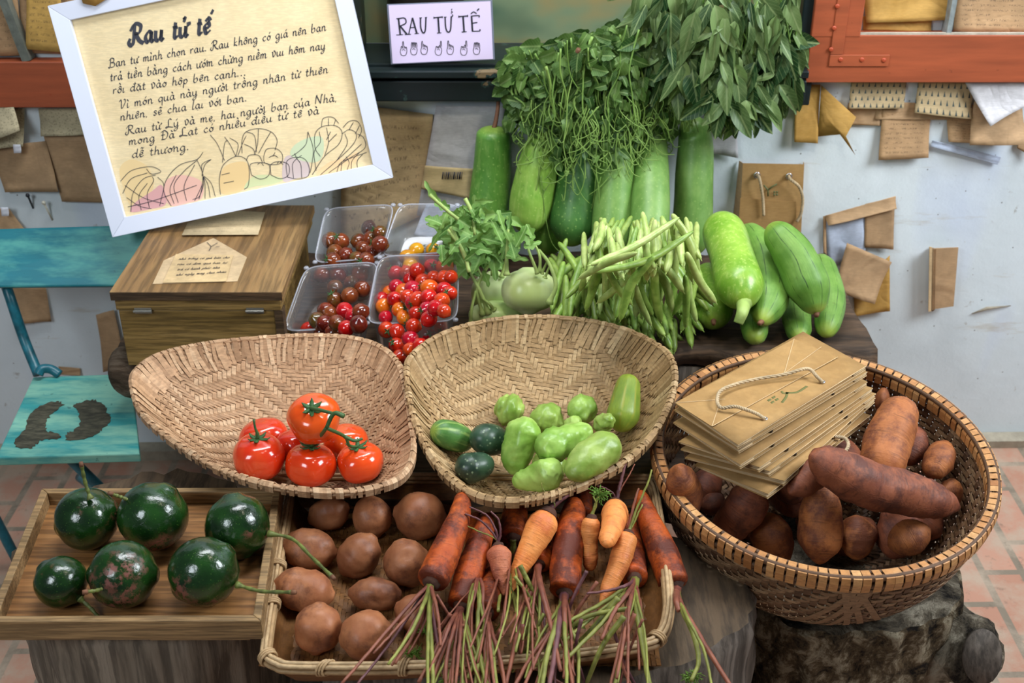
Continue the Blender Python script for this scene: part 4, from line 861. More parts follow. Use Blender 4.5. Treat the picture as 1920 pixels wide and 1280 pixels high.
def strap(mb,pts,wdir,w,col=.5,nrm=None):
    """ribbon through pts with half width vectors"""
    P=np.array(pts); n=len(P); W=np.asarray(wdir)*w/2
    mb.add(np.vstack([P-W,P+W]),[(k,k+1,n+k+1,n+k) for k in range(n-1)],None,col)
def bowl(rim3,center_shift,dep,k=2.6,tiltn=None):
    """rim3: closed Nx3. returns S(rho,phi) -> pos"""
    N=len(rim3); C=rim3.mean(0)+np.array(center_shift)
    def Sf(rho,phi):
        x=(phi/(2*PI)%1)*N; i=np.floor(x).astype(int)%N; f=(x-np.floor(x))[:,None]; R=rim3[i]*(1-f)+rim3[(i+1)%N]*f
        p=C+(R-C)*rho[:,None]; p=p+np.array([0,0,-1.])*(dep*(1-np.clip(rho,0,1.2)**k))[:,None]; return p
    return Sf,C
def winnow(name,lab,pxrim,Yf,dep,shift,mat,seed,nc,lean=0):
    px=np.array(pxrim,float); C2=catmull(np.c_[px,np.zeros(len(px))],240,True)[:,:2]
    rim=np.array([at_y(x,y,Yf(x,y)) for x,y in C2])
    Sf,C=bowl(rim,shift,dep)
    # make phi uniform in angle: use index param directly
    def S2(u,v):
        U=(u/nc*2-1); V=(v/nc*2-1); rho=np.hypot(U,V); phi=np.arctan2(V,U)%(2*PI)
        e=1e-3
        p=Sf(rho,phi)
        def q(du,dv):
            a=U+du;b=V+dv; return Sf(np.hypot(a,b),np.arctan2(b,a)%(2*PI))
        n=np.cross(q(.01,0)-q(-.01,0),q(0,.01)-q(0,-.01)); n/=np.maximum(np.linalg.norm(n,axis=1,keepdims=True),1e-9)
        n=np.where((n@(-FW))[:,None]<0,-n,n)
        return p,n
    def over(i,j):
        s=np.abs((i%22)-11); return ((s+j)%6)<3
    t=thing(name,lab,'basket',(C[0],C[1],C[2]-dep))
    mb=MB(); weave(mb,S2,nc,nc,over,h=.0014,w=.89,sub=2,tone=.12,inside=lambda u,v:np.hypot(u/nc*2-1,v/nc*2-1)<=1.0,seed=seed)
    mb.build('woven_body',mat,t,solid=.0009,smooth=False)
    # rim hoops
    mb=MB(); up=np.array([0,0,.002]); out=rim-C; out/=np.linalg.norm(out,axis=1,keepdims=True)
    for dz,do,r in ((.0,.002,.0028),(-.001,-.002,.0025),(-.005,.002,.0026)):
        P=rim+out*do; P[:,2]+=dz; tube(mb,P,r,8,True,col=.45)
    mb.build('rim_hoop',mat,t)
    # folded strip ends lashed over the rim
    mb=MB(); r=np.random.RandomState(seed+5); n=int(nc*2.1)
    for q in range(n):
        ph=(q+r.uniform(-.2,.2))/n*2*PI; dph=r.uniform(.01,.035)*2
        L=r.uniform(.84,.90); rs=[(L,0,.0026),(.93,.3,.0030),(.985,.7,.0038)]
        pts=[]
        for rho,s,h in rs:
            p,=Sf(np.array([rho]),np.array([ph+dph*s])); i=int(ph/(2*PI)*240)%240; nn=-out[i]*.6+np.array([0,0,.8]); pts.append(p+nn*h)
        i=int(((ph+dph)/(2*PI)%1)*240)%240; pr=rim[i]; o=out[i]
        pts+= [pr-o*.0045+np.array([0,0,.002]),pr+np.array([0,0,.0042]),pr+o*.0055+np.array([0,0,.001]),pr+o*.0048+np.array([0,0,-.010])]
        tg=rim[(i+2)%240]-rim[i-2]; tg/=np.linalg.norm(tg)
        strap(mb,pts,tg,r.uniform(.005,.0095),float(np.clip(r.normal(.5,.22),0,1)))
    mb.build('rim_binding',mat,t,solid=.0009,smooth=False)
    ob=Obs(); g=np.linspace(-1,1,46); U,V=np.meshgrid(g,g); m=np.hypot(U,V)<.99; U=U[m];V=V[m]
    P=Sf(np.hypot(U,V),np.arctan2(V,U)%(2*PI)); fr=(np.hypot(U,V)>.8)&(P[:,1]<C[1]-.05); ob.add(P[~fr],.0035)
    return t,ob,Sf
RL=[(248,722),(258,692),(300,664),(380,645),(480,634),(580,629),(660,634),(715,652),(748,685),(760,730),(770,790),(775,845),(762,882),(730,905),(660,920),(570,918),(480,902),(400,872),(325,826),(268,776)]
RR=[(763,700),(772,668),(815,634),(880,609),(970,595),(1070,597),(1160,614),(1222,641),(1256,670),(1265,712),(1252,762),(1225,812),(1180,858),(1110,898),(1030,928),(960,938),(895,928),(840,893),(800,838),(773,770)]
yl_=lambda x,y: -.625-(y-630)/290*.40
yr_=lambda x,y: -.61-(y-594)/346*.43-.05*max(0,(x-1180)/90)
wl,obL,SL=winnow('winnowing_basket','woven bamboo scoop basket holding the large red tomatoes',RL,yl_,.105,(.03,-.0,0),K['winnow'],21,82)
wr,obR,SR=winnow('winnowing_basket','woven bamboo scoop basket holding chayotes and cucumbers',RR,yr_,.115,(.0,-.0,0),K['winnow2'],22,82)
# ---------------------------------------------------------------- the big round basket
BC=at_d(1541,852,1.95); RB=.268; tl=math.radians(7)
bx=np.array([1,0,0.]); by=np.array([0,math.cos(tl),math.sin(tl)]); bz=np.array([0,-math.sin(tl),math.cos(tl)])
DB=.215
def Rprof(s):      # s 0 rim .. 1 bottom centre
    s=np.clip(s,0,1); return RB*(np.cos(np.clip(s,0,1)*PI/2*.92)**.62)
def Zprof(s): return -DB*np.sin(np.clip(s,0,1)*PI/2)**1.05
def Sb(phi,s):
    r=Rprof(s); z=Zprof(s); return BC+(r*np.cos(phi))[:,None]*bx+(r*np.sin(phi)*1.0)[:,None]*by+z[:,None]*bz
t=big=thing('round_basket','big deep round bamboo basket with lashed rim, full of sweet potatoes','basket',BC+bz*-DB)
NU,NV=132,34
def SbN(u,v):
    ph=u/NU*2*PI; s=.03+v/NV*.955; p=Sb(ph,s); a=Sb(ph+.01,s)-Sb(ph-.01,s); b=Sb(ph,s+.01)-Sb(ph,s-.01); n=np.cross(b,a); n/=np.maximum(np.linalg.norm(n,axis=1,keepdims=True),1e-9)
    c=p-(BC-bz*.05); n=np.where((n*c).sum(1)[:,None]<0,-n,n); return p,n
mb=MB(); weave(mb,SbN,NU,NV,lambda i,j:((i+j)%4)<2,h=.0021,w=.70,wu=.84,sub=2,seed=31,tone=-.2,cyl=True)
mb.build('woven_body',K['bbody'],t,solid=.001,smooth=False)
mb=MB(); ph=np.linspace(0,2*PI,200,endpoint=False)
ring=lambda r,z: BC+((RB+r)*np.cos(ph))[:,None]*bx+((RB+r)*np.sin(ph))[:,None]*by+z*bz
for r,z,rr in ((.005,.004,.0055),(-.006,.003,.0045),(.007,-.010,.0045),(-.004,-.009,.004)): tube(mb,ring(r,z),rr,8,True,col=.25)
mb.build('rim_hoop',K['bbody'],t)
NBD=110; bands=[]
for q in range(NBD):
    a=q/NBD*2*PI+RS.uniform(-.006,.006); ca,sa=math.cos(a),math.sin(a); er=ca*bx+sa*by; et=-sa*bx+ca*by; sk=RS.uniform(.1,.35)*.012
    pf=[(-.0095,-.020),(-.0108,-.004),(-.007,.0080),(.003,.0100),(.0105,.0072),(.0128,-.004),(.0105,-.0205)]
    pts=[BC+er*(RB+r)+bz*z+et*sk*(i/6-.5) for i,(r,z) in enumerate(pf)]
    mb=MB(); strap(mb,pts,et,RS.uniform(.0112,.0132),float(np.clip(RS.normal(.5,.25),0,1)))
    bands.append(mb)
# a hundred separate lashings, the rest (far side) as one
order=sorted(range(NBD),key=lambda q: math.sin(q/NBD*2*PI)); rest=MB()
for k,q in enumerate(order):
    if k<98: bands[q].build('rim_lashing',K['bband'],t,solid=.0012,smooth=False)
    else:
        for v,f in ((bands[q].v[0],bands[q].f),): rest.add(v,f,None,bands[q].c[0])
tag(rest.build('rim_lashing',K['bband'],t,solid=.0012,smooth=False),kind='stuff')
# diagonal foot straps crossing under the basket front
mb=MB()
for a0,a1 in ((-PI/2-.35,-PI/2+.15),(-PI/2+.35,-PI/2-.15),(-PI/2-.2,-PI/2+.3),(-PI/2+.2,-PI/2-.3),(-PI/2-.02,-PI/2-.5),(-PI/2+.02,-PI/2+.5)):
    s=np.linspace(.08,.8,16); ph_=np.linspace(a0*.2+(-PI/2)*.8,a1,16); p,n=SbN(ph_/(2*PI)*NU,(s-.03)/.955*NV); strap(mb,p+n*.004,np.cross(n,np.gradient(p,axis=0))/np.maximum(np.linalg.norm(np.gradient(p,axis=0),axis=1,keepdims=True),1e-9),.010,.7)
mb.build('foot_strap',K['bbody'],t,solid=.001,smooth=False)
obB=Obs(); a=np.linspace(0,2*PI,110,endpoint=False)
for s in np.linspace(0.0,1,30):
    P=Sb(a,np.full(110,s)); keep=(np.sin(a)>-.25)|(s>.62); obB.add(P[keep],.006)
# ---------------------------------------------------------------- oak-like avocado tray
zt=.585
q=[at_z(-26,1165,zt),at_z(489,1163,zt),at_z(527,913,zt),at_z(78,915,zt)]
q=[np.array(p) for p in q]; TYL=q[0][1]; 
t=thing('wooden_tray','shallow rectangular wooden tray with six avocados, front left','tray',np.mean(q,0)-np.array([0,0,.035]))
def inset(q,d):
    c=np.mean(q,0); n=len(q); o=[]
    for i in range(n):
        a=q[i-1]-q[i]; b=q[(i+1)%n]-q[i]; a=a/np.linalg.norm(a); b=b/np.linalg.norm(b); o.append(q[i]+(a+b)*d)
    return o
inn=inset(q,.012)
for i in range(4):
    j=(i+1)%4; mb=MB(); top=[q[i],q[j],inn[j],inn[i]]; slab(mb,top,.035); mb.build('tray_side',K['trayrim'],t,smooth=False,bevel=.0015)
mb=MB(); slab(mb,[p-np.array([0,0,.024]) for p in inset(q,.010)],.008); mb.build('tray_base',K['tray'],t,smooth=False)
mb=MB(); f0,f1=q[0]*.42+q[1]*.58,q[1]; z=np.array([0,0,-.0352]); slab(mb,[f0+z+np.array([0,.004,0]),f1+z+np.array([-.02,.004,0]),f1+z+np.array([-.02,.02,0]),f0+z+np.array([0,.02,0])],.004); mb.build('foot',K['trayrim'],t,smooth=False)
obA=Obs(); u=np.linspace(0,1,46)
A_=np.array([[ (q[0]*(1-a)+q[1]*a)*(1-b)+(q[3]*(1-a)+q[2]*a)*b - np.array([0,0,.024]) for a in u] for b in u]).reshape(-1,3); obA.add(A_,.003)
# ---------------------------------------------------------------- bamboo tray of roots
zb=.55
cpx=[(500,1195),(500,1225),(520,1240),(560,1247),(760,1246),(1000,1232),(1190,1208),(1235,1190),(1252,1150),(1252,1090),(1235,960),(1222,905),(1190,893),(560,893),(545,905),(540,940),(520,1060)]
rim=catmull([at_z(x,y,zb) for x,y in cpx],200,True); CB=(rim.max(0)+rim.min(0))/2
t=thing('bamboo_tray','rectangular split bamboo tray with rounded corners, holding potatoes and carrots','tray',(CB[0],CB[1],zb-.05))
mb=MB(); out=rim-CB; out[:,2]=0; out/=np.linalg.norm(out,axis=1,keepdims=True)
for do,dz,r in ((.004,0,.0035),(-.001,.003,.003),(-.005,-.002,.0035),(.006,-.008,.0035),(-.006,-.009,.003)): tube(mb,rim+out*do+np.array([0,0,dz]),r,8,True,col=float(RS.uniform(.3,.8)))
mb.build('rim_hoop',K['bamboo'],t)
for kx,ky in ((505,1226),(612,1247),(764,1246),(1000,1232),(1232,1192),(522,1055),(508,1130)):
    p=at_z(kx,ky,zb); i=np.argmin(np.linalg.norm(rim-p,axis=1)); o=out[i]; tg=rim[(i+1)%200]-rim[i]; tg/=np.linalg.norm(tg)
    mb=MB()
    for s in (-.004,0,.004):
        a=np.linspace(0,2*PI,14,endpoint=False); tube(mb,[rim[i]+tg*s+o*math.cos(x)*.012+np.array([0,0,-.004+math.sin(x)*.011]) for x in a],.0018,6,True,col=.6)
    mb.build('rim_lashing',K['bamboo'],t)
def Sf_t(rho,phi):
    N=200; x=(phi/(2*PI)%1)*N; i=np.floor(x).astype(int)%N; f=(x-np.floor(x))[:,None]; R=rim[i]*(1-f)+rim[(i+1)%N]*f
    p=CB+(R-CB)*rho[:,None]; p[:,2]-=.045*(1-np.clip((rho-.86)/.14,0,1)**2.); return p
def S3(u,v):
    x=CB[0]+(u/90-.5)*.62; y=CB[1]+(v/64-.5)*.46; return np.c_[x,y,np.full_like(x,zb-.045)],np.tile([0,0,1.],(len(x),1))
rx,ry=(rim[:,0].max()-rim[:,0].min())/2,(rim[:,1].max()-rim[:,1].min())/2
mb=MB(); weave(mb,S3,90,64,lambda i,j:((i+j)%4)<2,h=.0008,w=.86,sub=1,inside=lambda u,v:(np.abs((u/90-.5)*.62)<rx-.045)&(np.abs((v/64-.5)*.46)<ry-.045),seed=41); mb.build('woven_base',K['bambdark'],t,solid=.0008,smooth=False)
mb=MB(); n=200
L=[rim+out*(-.003), rim+out*(-.008)-[0,0,.022], rim+out*(-.018)-[0,0,.040], rim+out*(-.04)-[0,0,.0462]]
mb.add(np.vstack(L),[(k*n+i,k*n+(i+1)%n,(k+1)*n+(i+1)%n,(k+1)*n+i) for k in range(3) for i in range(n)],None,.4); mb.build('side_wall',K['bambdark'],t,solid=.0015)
obT=Obs(); g=np.arange(-.30,.31,.011); gy=np.arange(-.22,.23,.011); X,Y=np.meshgrid(g,gy); m=(abs(X)<rx)&(abs(Y)<ry); obT.add(np.c_[CB[0]+X[m],CB[1]+Y[m],np.full(m.sum(),zb-.045)],.004)
pass
# ================================================================ PRODUCE
def veg(name,lab,cat,obs,pts,prof,mat,group=None,seg=22,n=26,e=(.14,.14),sect=None,amp=0,freq=30,seed=0,bmax=.12,slack=.93,pw=.5,part=None,flat=1.,add=True,d0=None,dmax=3.2,lift=0):
    P,R=settle(obs,pts,prof,bmax=bmax,slack=slack,n=9,d0=d0,dmax=dmax)
    L_=sum(math.dist(pts[i],pts[i+1]) for i in range(len(pts)-1))+1; q_=1.25 if pw>.6 else 1.; e=(max(e[0],min(.48,q_*prof[0][1]/L_)) if e[0]>.09 else e[0],max(e[1],min(.48,q_*prof[-1][1]/L_)) if e[1]>.09 else e[1])
    if len(pts)==1 or np.linalg.norm(np.array(pts[0])-np.array(pts[-1]))<2:
        u=ray(*pts[0]); 
    if lift: P=P+np.array([0,0,lift])
    s_=np.linspace(0,1,9); pr=[(s,r*float(np.interp(s,s_,[depth(p) for p in P]))/F) for s,r in prof]
    v,f,uv=solid_rev(P,pr,seg,n,e[0],e[1],sect,amp,freq,seed,flat,pw=pw)
    if add: obs.add(P[1:-1] if len(P)>4 else P,R[1:-1])
    base=P.mean(0).copy(); base[2]=v[:,2].min()
    if part:
        t=thing(name,lab,cat,base,group); mb=MB(); mb.add(v,f,uv); o=mb.build(part,mat,t); return t,P,R,pr
    mb=MB(); mb.add(v,f,uv); o=mb.build(name,mat); tag(o,lab,cat,group); return o,P,R,pr
def blobveg(name,lab,cat,obs,c,rx_,ry_,ang,mat,group=None,amp=.003,freq=28,seed=0,part='flesh',seg=28,n=22,sect=None):
    """roundish fruit: ellipse with half axes rx,ry (px), long axis at angle ang (deg, image)"""
    a=math.radians(ang); L=max(rx_,1); dx,dy=math.cos(a)*L,-math.sin(a)*L
    pts=[(c[0]-dx,c[1]-dy),(c[0],c[1]),(c[0]+dx,c[1]+dy)]
    t=obs.cast(c[0],c[1],min(rx_,ry_),.97)
    P=np.array([at_d(x,y,t) for x,y in pts]); k=t/F
    pr=[(i/12,ry_*k*math.sqrt(max(1-(2*i/12-1)**2,0))) for i in range(13)]
    v,f,uv=solid_rev(P,pr,seg,n,.0,.0,sect,amp,freq,seed)
    C=P[1]; obs.add([C],min(rx_,ry_)*k)
    if rx_>ry_*1.1: obs.add([C+(P[2]-C)*(1-ry_/rx_),C+(P[0]-C)*(1-ry_/rx_)],ry_*k)
    base=C.copy(); base[2]=v[:,2].min()
    return v,f,uv,C,k,base
def calyx(C,nrm,r,mb,k=5,L=1.,curl=.4,seed=0,w=.28):
    n=np.asarray(nrm)/np.linalg.norm(nrm); e=np.cross(n,[.3,.8,.2]); e/=np.linalg.norm(e); g=np.cross(n,e); r0=random.Random(seed)
    for i in range(k):
        a=i/k*2*PI+r0.uniform(-.2,.2); d=e*math.cos(a)+g*math.sin(a); s=np.cross(n,d); l=r*L*r0.uniform(.8,1.2)
        P=[C,C+d*l*.4+n*r*.04,C+d*l*.75+n*r*curl*.3,C+d*l+n*r*curl]; W=[.6,1,.7,.08]
        V=[];
        for p,ww in zip(P,W): V+= [p-s*ww*r*w/2,p+n*r*.03,p+s*ww*r*w/2]
        mb.add(V,[(3*j+q,3*j+q+1,3*j+q+4,3*j+q+3) for j in range(3) for q in range(2)])
# ---- big tomatoes
def tomato(c,r,lab,top=(0,-1),seed=0,vine=True,lob=5,sq=.86,calx=True,hid=False):
    t_=obL.cast(c[0],c[1],r*.95,.97); k=t_/F; C=at_d(c[0],c[1],t_); R=r*k; obL.add([C],R*.95)
    ax=UP*(-top[1])+RT*top[0]-FW*top[2] if len(top)>2 else UP*(-top[1])+RT*top[0]; ax=ax/np.linalg.norm(ax)
    rr=np.random.RandomState(seed); ph=rr.uniform(0,6)
    def sect(a,s): return 1+.035*np.cos(lob*a+ph)*math.sin(PI*min(1,s*1.2))+.02*np.cos(3*a+ph*2)
    P=[C-ax*R*sq,C,C+ax*R*sq]; pr=[]
    for i in range(15):
        s=i/14; x=2*s-1; pr.append((s,R*(max(1-abs(x)**2.3,0))**.5))
    v,f,uv=solid_rev(P,pr,34,26,0,0,sect)
    # dimple at stem end
    d=(v-C)@ax; rad=np.linalg.norm((v-C)-d[:,None]*ax,axis=1); v=v-ax*(np.exp(-(rad/(R*.30))**2)*(d>0)*R*.17)[:,None]
    base=C.copy(); base[2]=v[:,2].min(); t=thing('tomato',lab,'tomato',base,'large red tomatoes'); mb=MB(); mb.add(v,f,uv); mb.build('flesh',K['tomato'],t)
    top_=C+ax*R*(sq-.12)
    if calx:
        mb=MB(); calyx(top_,ax,R*.42,mb,6,1.1,.35,seed,.42); mb.build('calyx',K['calyx'],t,solid=.0012)
    return t,top_,ax,R
tomato((495,822),47,'tomato behind the front left one with the tall stalk, only its top showing',(-.2,-1,.3),1,calx=False)
tomato((553,835),38,'small tomato wedged in the shade behind the two front left tomatoes',(0,-1,.2),2,calx=False)
tomato((650,828),42,'tomato at the back between the vine stalks, mostly hidden',(0.1,-1,.2),3,calx=False)
t1,p1,a1,R1_=tomato((485,856),49,'front left tomato with a single tall upright stalk',(.05,-1,.55),4,sq=.92)
t2,p2,a2,R2_=tomato((582,871),48,'front middle tomato on the vine',(.1,-1,.35),5,sq=.86)
t3,p3,a3,R3_=tomato((675,866),44,'front right tomato on the vine, nearest the rim',(-.1,-1,.55),6,sq=.86)
t4,p4,a4,R4_=tomato((589,784),50,'top tomato resting on the others, calyx facing the viewer',(0,-.55,.85),7,sq=.85)
mb=MB(); s=p1+a1*.002; d=depth(s); tube(mb,catmull([s,s+a1*.008,at_d(478,800,d-.01),at_d(476,786,d-.012)],10),[.0035,.0025,.0022,.002,.002,.002,.002,.0018,.002,.0024],8); mb.build('stalk',K['vine'],t1)
J1=at_d(626,775,depth(p4)-.035); J2=at_d(612,802,depth(p4)-.03)
t=thing('tomato_vine','green forked vine stalk joining three of the large tomatoes','vine',J2)
mb=MB()
def tb(pts,r,mb): 
    P=catmull(pts,14); tube(mb,P,np.linspace(r*1.15,r*.85,14),8)
tb([p4+a4*.002,at_d(598,768,depth(p4)-.02),J1],.003,mb); tb([at_d(645,780,depth(J1)-.005),J1,J2],.0036,mb); tb([J2,at_d(597,822,depth(p2)-.02),p2+a2*.002],.0028,mb); tb([J2,at_d(646,818,depth(p3)-.03),at_d(655,835,depth(p3)-.02),p3+a3*.002],.0026,mb)
tb([at_d(646,818,depth(p3)-.03),at_d(665,826,depth(p3)-.032),at_d(680,822,depth(p3)-.03)],.0026,mb)
mb.build('vine_stalk',K['vine'],t)
# ---- chayotes, cucumbers, squash in the right scoop
def chay(lab,pts,prof,seed,mat='chayote',e=(.2,.2),amp=.0032,freq=130,obs=None,fold=.14):
    ph=seed*1.3
    sect=lambda a,s: 1+fold*np.abs(np.sin(2.5*a+ph))**.6*(.4+.6*s)-fold*.5
    return veg('chayote',lab,'chayote',obs or obR,pts,prof,K[mat],'chayotes in the scoop basket',30,34,e,sect,amp,freq,seed,bmax=.06)
def cuke(lab,pts,prof,mat,seed,e=(.16,.16)): return veg('cucumber',lab,'cucumber',obR,pts,prof,K[mat],'cucumbers in the scoop basket',26,26,e,None,.0012,25,seed,bmax=.05)
veg('young_squash','long green squash standing upright at the right side of the scoop basket','squash',obR,[(1181,704),(1172,750),(1162,808)],[(0,20),(.3,24),(.8,32),(1,30)],K['zuke'],None,26,28,(.12,.16),lambda a,s:1+.03*np.cos(8*a),.001,20,3,bmax=.05)
chay('round bumpy chayote at the back left of the chayote pile',[(930,757),(955,768),(978,782)],[(0,26),(.5,30),(1,27)],1,amp=.0038,e=(.35,.35))
chay('broad wrinkled chayote at the back middle, in two lobes',[(998,782),(1025,788),(1052,795)],[(0,24),(.5,33),(1,26)],2,amp=.004,e=(.35,.35),fold=.12)
chay('yellowish round chayote at the back right of the pile',[(1068,760),(1090,768),(1112,780)],[(0,24),(.5,30),(1,26)],3,amp=.003,e=(.35,.35),fold=.1)
chay('small chayote tip showing behind the middle ones',[(1058,790),(1090,802)],[(0,16),(1,22)],4)
chay('chayote wedged beside the upright squash, partly hidden',[(1118,800),(1145,785)],[(0,14),(1,18)],5)
chay('chayote hidden under the slanting middle one',[(1000,862),(1060,880)],[(0,22),(1,24)],6)
cuke('light striped cucumber at the left end of the scoop basket',[(812,806),(845,815),(885,832)],[(0,22),(.5,29),(1,26)],'cuke',1)
cuke('dark green smooth cucumber between the striped one and the chayotes',[(888,820),(915,824),(952,832)],[(0,24),(.5,30),(1,28)],'cukedark',2,(.3,.2))
cuke('short dark cucumber lying in front of the other two',[(858,882),(885,876),(925,866)],[(0,24),(.4,29),(1,22)],'cukedark',3,(.25,.25))
chay('tall upright chayote in front, folded end upward',[(992,782),(975,835),(960,890)],[(0,26),(.25,33),(.6,31),(1,18)],7,fold=.09)
chay('middle chayote slanting up to the right above the others',[(1008,846),(1050,830),(1110,802)],[(0,22),(.35,33),(.7,26),(1,14)],8)
chay('chayote lying flat at the very front of the basket',[(962,902),(1010,893),(1050,882)],[(0,16),(.5,26),(.85,29),(1,24)],9)
chay('large smooth chayote at front right leaning on the rim',[(1066,894),(1110,856),(1158,825)],[(0,20),(.4,34),(.8,35),(1,26)],10,fold=.03,amp=.0018)
# ---- avocados
AV=[((163,972),59,(170,935),[(160,905),(153,873)],'avocado at the back left with an upright twig','avocado, twig up'),((287,968),65,(243,938),[(228,932),(210,926)],'avocado at the back middle with a large brown scar patch',''),((445,985),61,(503,1000),[(548,1010),(585,1045),(623,1081)],'avocado at the right back whose long twig reaches over the potatoes',''),
 ((114,1090),49,(150,1122),[(172,1142),(192,1167)],'smallest avocado, front left corner of the tray',''),((231,1077),64,(203,1097),[(184,1106),(163,1109)],'avocado at the front middle with a short twig pointing left',''),((382,1071),66,(444,1096),[(490,1108),(548,1110)],'avocado at the front right with a straight twig pointing at the potatoes','')]
for i,(c,r,sp0,tw,lab,_) in enumerate(AV):
    v,f,uv,C,k,base=blobveg('avocado',lab,'avocado',obA,c,r*1.02,r,200+40*i,K['avo'],seed=i,amp=.0009,freq=32)
    t=thing('avocado',lab,'avocado',base,'avocados on the wooden tray'); mb=MB(); mb.add(v,f,uv); mb.build('fruit',K['avo'],t)
    dx,dy=sp0[0]-c[0],sp0[1]-c[1]; rr=math.hypot(dx,dy)/r; dd=depth(C)-math.sqrt(max(0,1-min(rr,.98)**2))*r*k*.97
    S0=at_d(sp0[0],sp0[1],dd); pts=[S0]+[at_d(x,y,dd-.004-.008*j-(.02 if i in (2,) else 0)) for j,(x,y) in enumerate(tw)]
    if i==2: pts=[S0,at_d(548,1010,dd-.01),at_d(585,1045,dd-.05),at_d(623,1081,dd-.09)]
    if i==5: pts=[S0,at_d(490,1108,dd-.015),at_d(548,1110,dd-.03)]
    P=catmull(pts,22); rad=np.full(22,.0027)+.0004*np.sin(np.arange(22)*1.3); rad[:3]=[.0055,.0048,.0036]; rad[-1]=.0036
    mb=MB(); tube(mb,P,rad,10,col=np.repeat(np.clip(RS.uniform(.2,1,22),0,1),10)); mb.build('twig',K['avostem'],t)
    mb=MB(); d=P[-1]-P[-2]; d/=np.linalg.norm(d); tube(mb,[P[-1]-d*.001,P[-1]+d*.006],[.0038,.003],8); mb.build('twig_end',K['brown'],t)
# ---- potatoes
PO=[((617,962),41,31,-20,'potato at the back left of the bamboo tray'),((697,968),41,37,78,'potato at the back middle of the tray, end down'),((787,966),50,45,10,'largest round potato at the back right, in shade'),((580,1030),53,39,8,'potato at the left side under the avocado twig tip'),
 ((672,1040),47,39,-50,'pale eyed potato in the centre, standing on its end'),((763,1055),46,44,70,'round potato beside the leftmost dirty carrot'),((570,1106),58,42,12,'wide potato at the left touched by a straight twig'),((703,1113),50,31,3,'long oval potato lying flat in the middle'),
 ((596,1178),49,43,95,'front left potato in the corner of the tray'),((686,1190),50,46,-15,'front potato with a dented side, next to the red stalks'),((782,1150),44,36,20,'potato under the fan of red carrot stalks')]
PO.sort(key=lambda p:p[0][1])
for i,(c,a_,b_,ang,lab) in enumerate(PO):
    v,f,uv,C,k,base=blobveg('potato',lab,'potato',obT,c,a_,b_,-ang if True else ang,K['potato'],seed=i+5,amp=.0024,freq=70)
    mb=MB(); mb.add(v,f,uv)
    # shallow eyes
    r=np.random.RandomState(i)
    for e in range(4):
        d=r.normal(size=3); d[1]-=1.5; d[2]+=.6; d/=np.linalg.norm(d); vv=mb.v[0]; dn=(vv-C); dn/=np.linalg.norm(dn,axis=1,keepdims=True); w=np.exp(-((1-dn@d)/.012)); mb.v[0]=vv-dn*(w*.0035)[:,None]
    tag(mb.build('potato',K['potato'],origin=base),lab,'potato','potatoes in the bamboo tray')
# ---- sweet potatoes, lower layer first
for i,(p,pr) in enumerate([([(1700,880),(1640,940)],[(0,36),(1,34)]),([(1560,940),(1500,1000)],[(0,34),(1,34)]),([(1640,980),(1560,1030)],[(0,34),(1,30)]),([(1760,960),(1720,1010)],[(0,28),(1,28)]),([(1400,960),(1430,1010)],[(0,32),(1,30)]),([(1340,880),(1310,940)],[(0,30),(1,30)]),([(1560,820),(1600,900)],[(0,34),(1,34)]),([(1720,800),(1700,870)],[(0,28),(1,30)]),([(1450,900),(1500,960)],[(0,34),(1,34)]),([(1400,840),(1450,800)],[(0,40),(1,40)]),([(1540,780),(1600,760)],[(0,36),(1,36)])]):
    veg('sweet_potato','sweet potato in the dark lower layer of the round basket, mostly covered by others','sweet potato',obB,p,pr,K['sweetd'],'sweet potatoes in the lower layer',18,20,(.14,.16),None,.0024,70,i+90,bmax=.1,slack=.85,pw=.65)
SW=[([(1640,745),(1668,752)],[(0,22),(1,22)],'sweet','sweet potato end peeking out at the back beside the bag stack'),([(1330,930),(1345,960)],[(0,28),(1,22)],'sweetd','dark sweet potato tip in the shade behind the left ones'),
 ([(1725,960),(1680,1000),(1640,1010)],[(0,36),(.5,48),(1,30)],'sweetd','dark sweet potato at the right, under the long one'),([(1500,895),(1450,925)],[(0,40),(1,36)],'sweetd','sweet potato hidden below the bag stack'),
 ([(1606,965),(1608,1050)],[(0,34),(.4,38),(1,24)],'sweet','small sweet potato right of the front middle one'),([(1768,925),(1800,915)],[(0,24),(1,26)],'sweet','sweet potato end at the right rim below the thin upright one'),([(1773,828),(1750,890)],[(0,18),(.5,29),(1,34)],'sweet','tapering sweet potato standing at the right side of the basket'),
 ([(1698,748),(1668,820),(1640,920)],[(0,30),(.4,44),(1,44)],'sweet','thick sweet potato standing upright right of the bag stack'),([(1272,875),(1282,920),(1296,968)],[(0,24),(.5,34),(1,26)],'sweet','sweet potato at the left rim under the bags'),
 ([(1440,960),(1448,1010),(1470,1062)],[(0,32),(.5,40),(1,30)],'sweet','sweet potato at the front left, rounded end toward the rim'),([(1420,905),(1390,960),(1345,1015)],[(0,38),(.5,40),(1,28)],'sweetd','purple skinned sweet potato slanting down to the left rim'),
 ([(1538,890),(1540,965),(1536,1058)],[(0,20),(.4,38),(.75,43),(1,34)],'sweet','sweet potato pointing at the viewer at the front middle'),([(1665,1025),(1745,990)],[(0,34),(1,32)],'sweet','reddish sweet potato at the front right rim, low in the basket'),
 ([(1480,925),(1530,880),(1545,850)],[(0,24),(.5,34),(1,30)],'sweetd','sweet potato running under the lowest bag'),([(1518,852),(1620,905),(1700,925),(1800,952)],[(0,34),(.3,46),(.7,42),(1,26)],'sweetd','longest sweet potato lying across the top of the basket')]
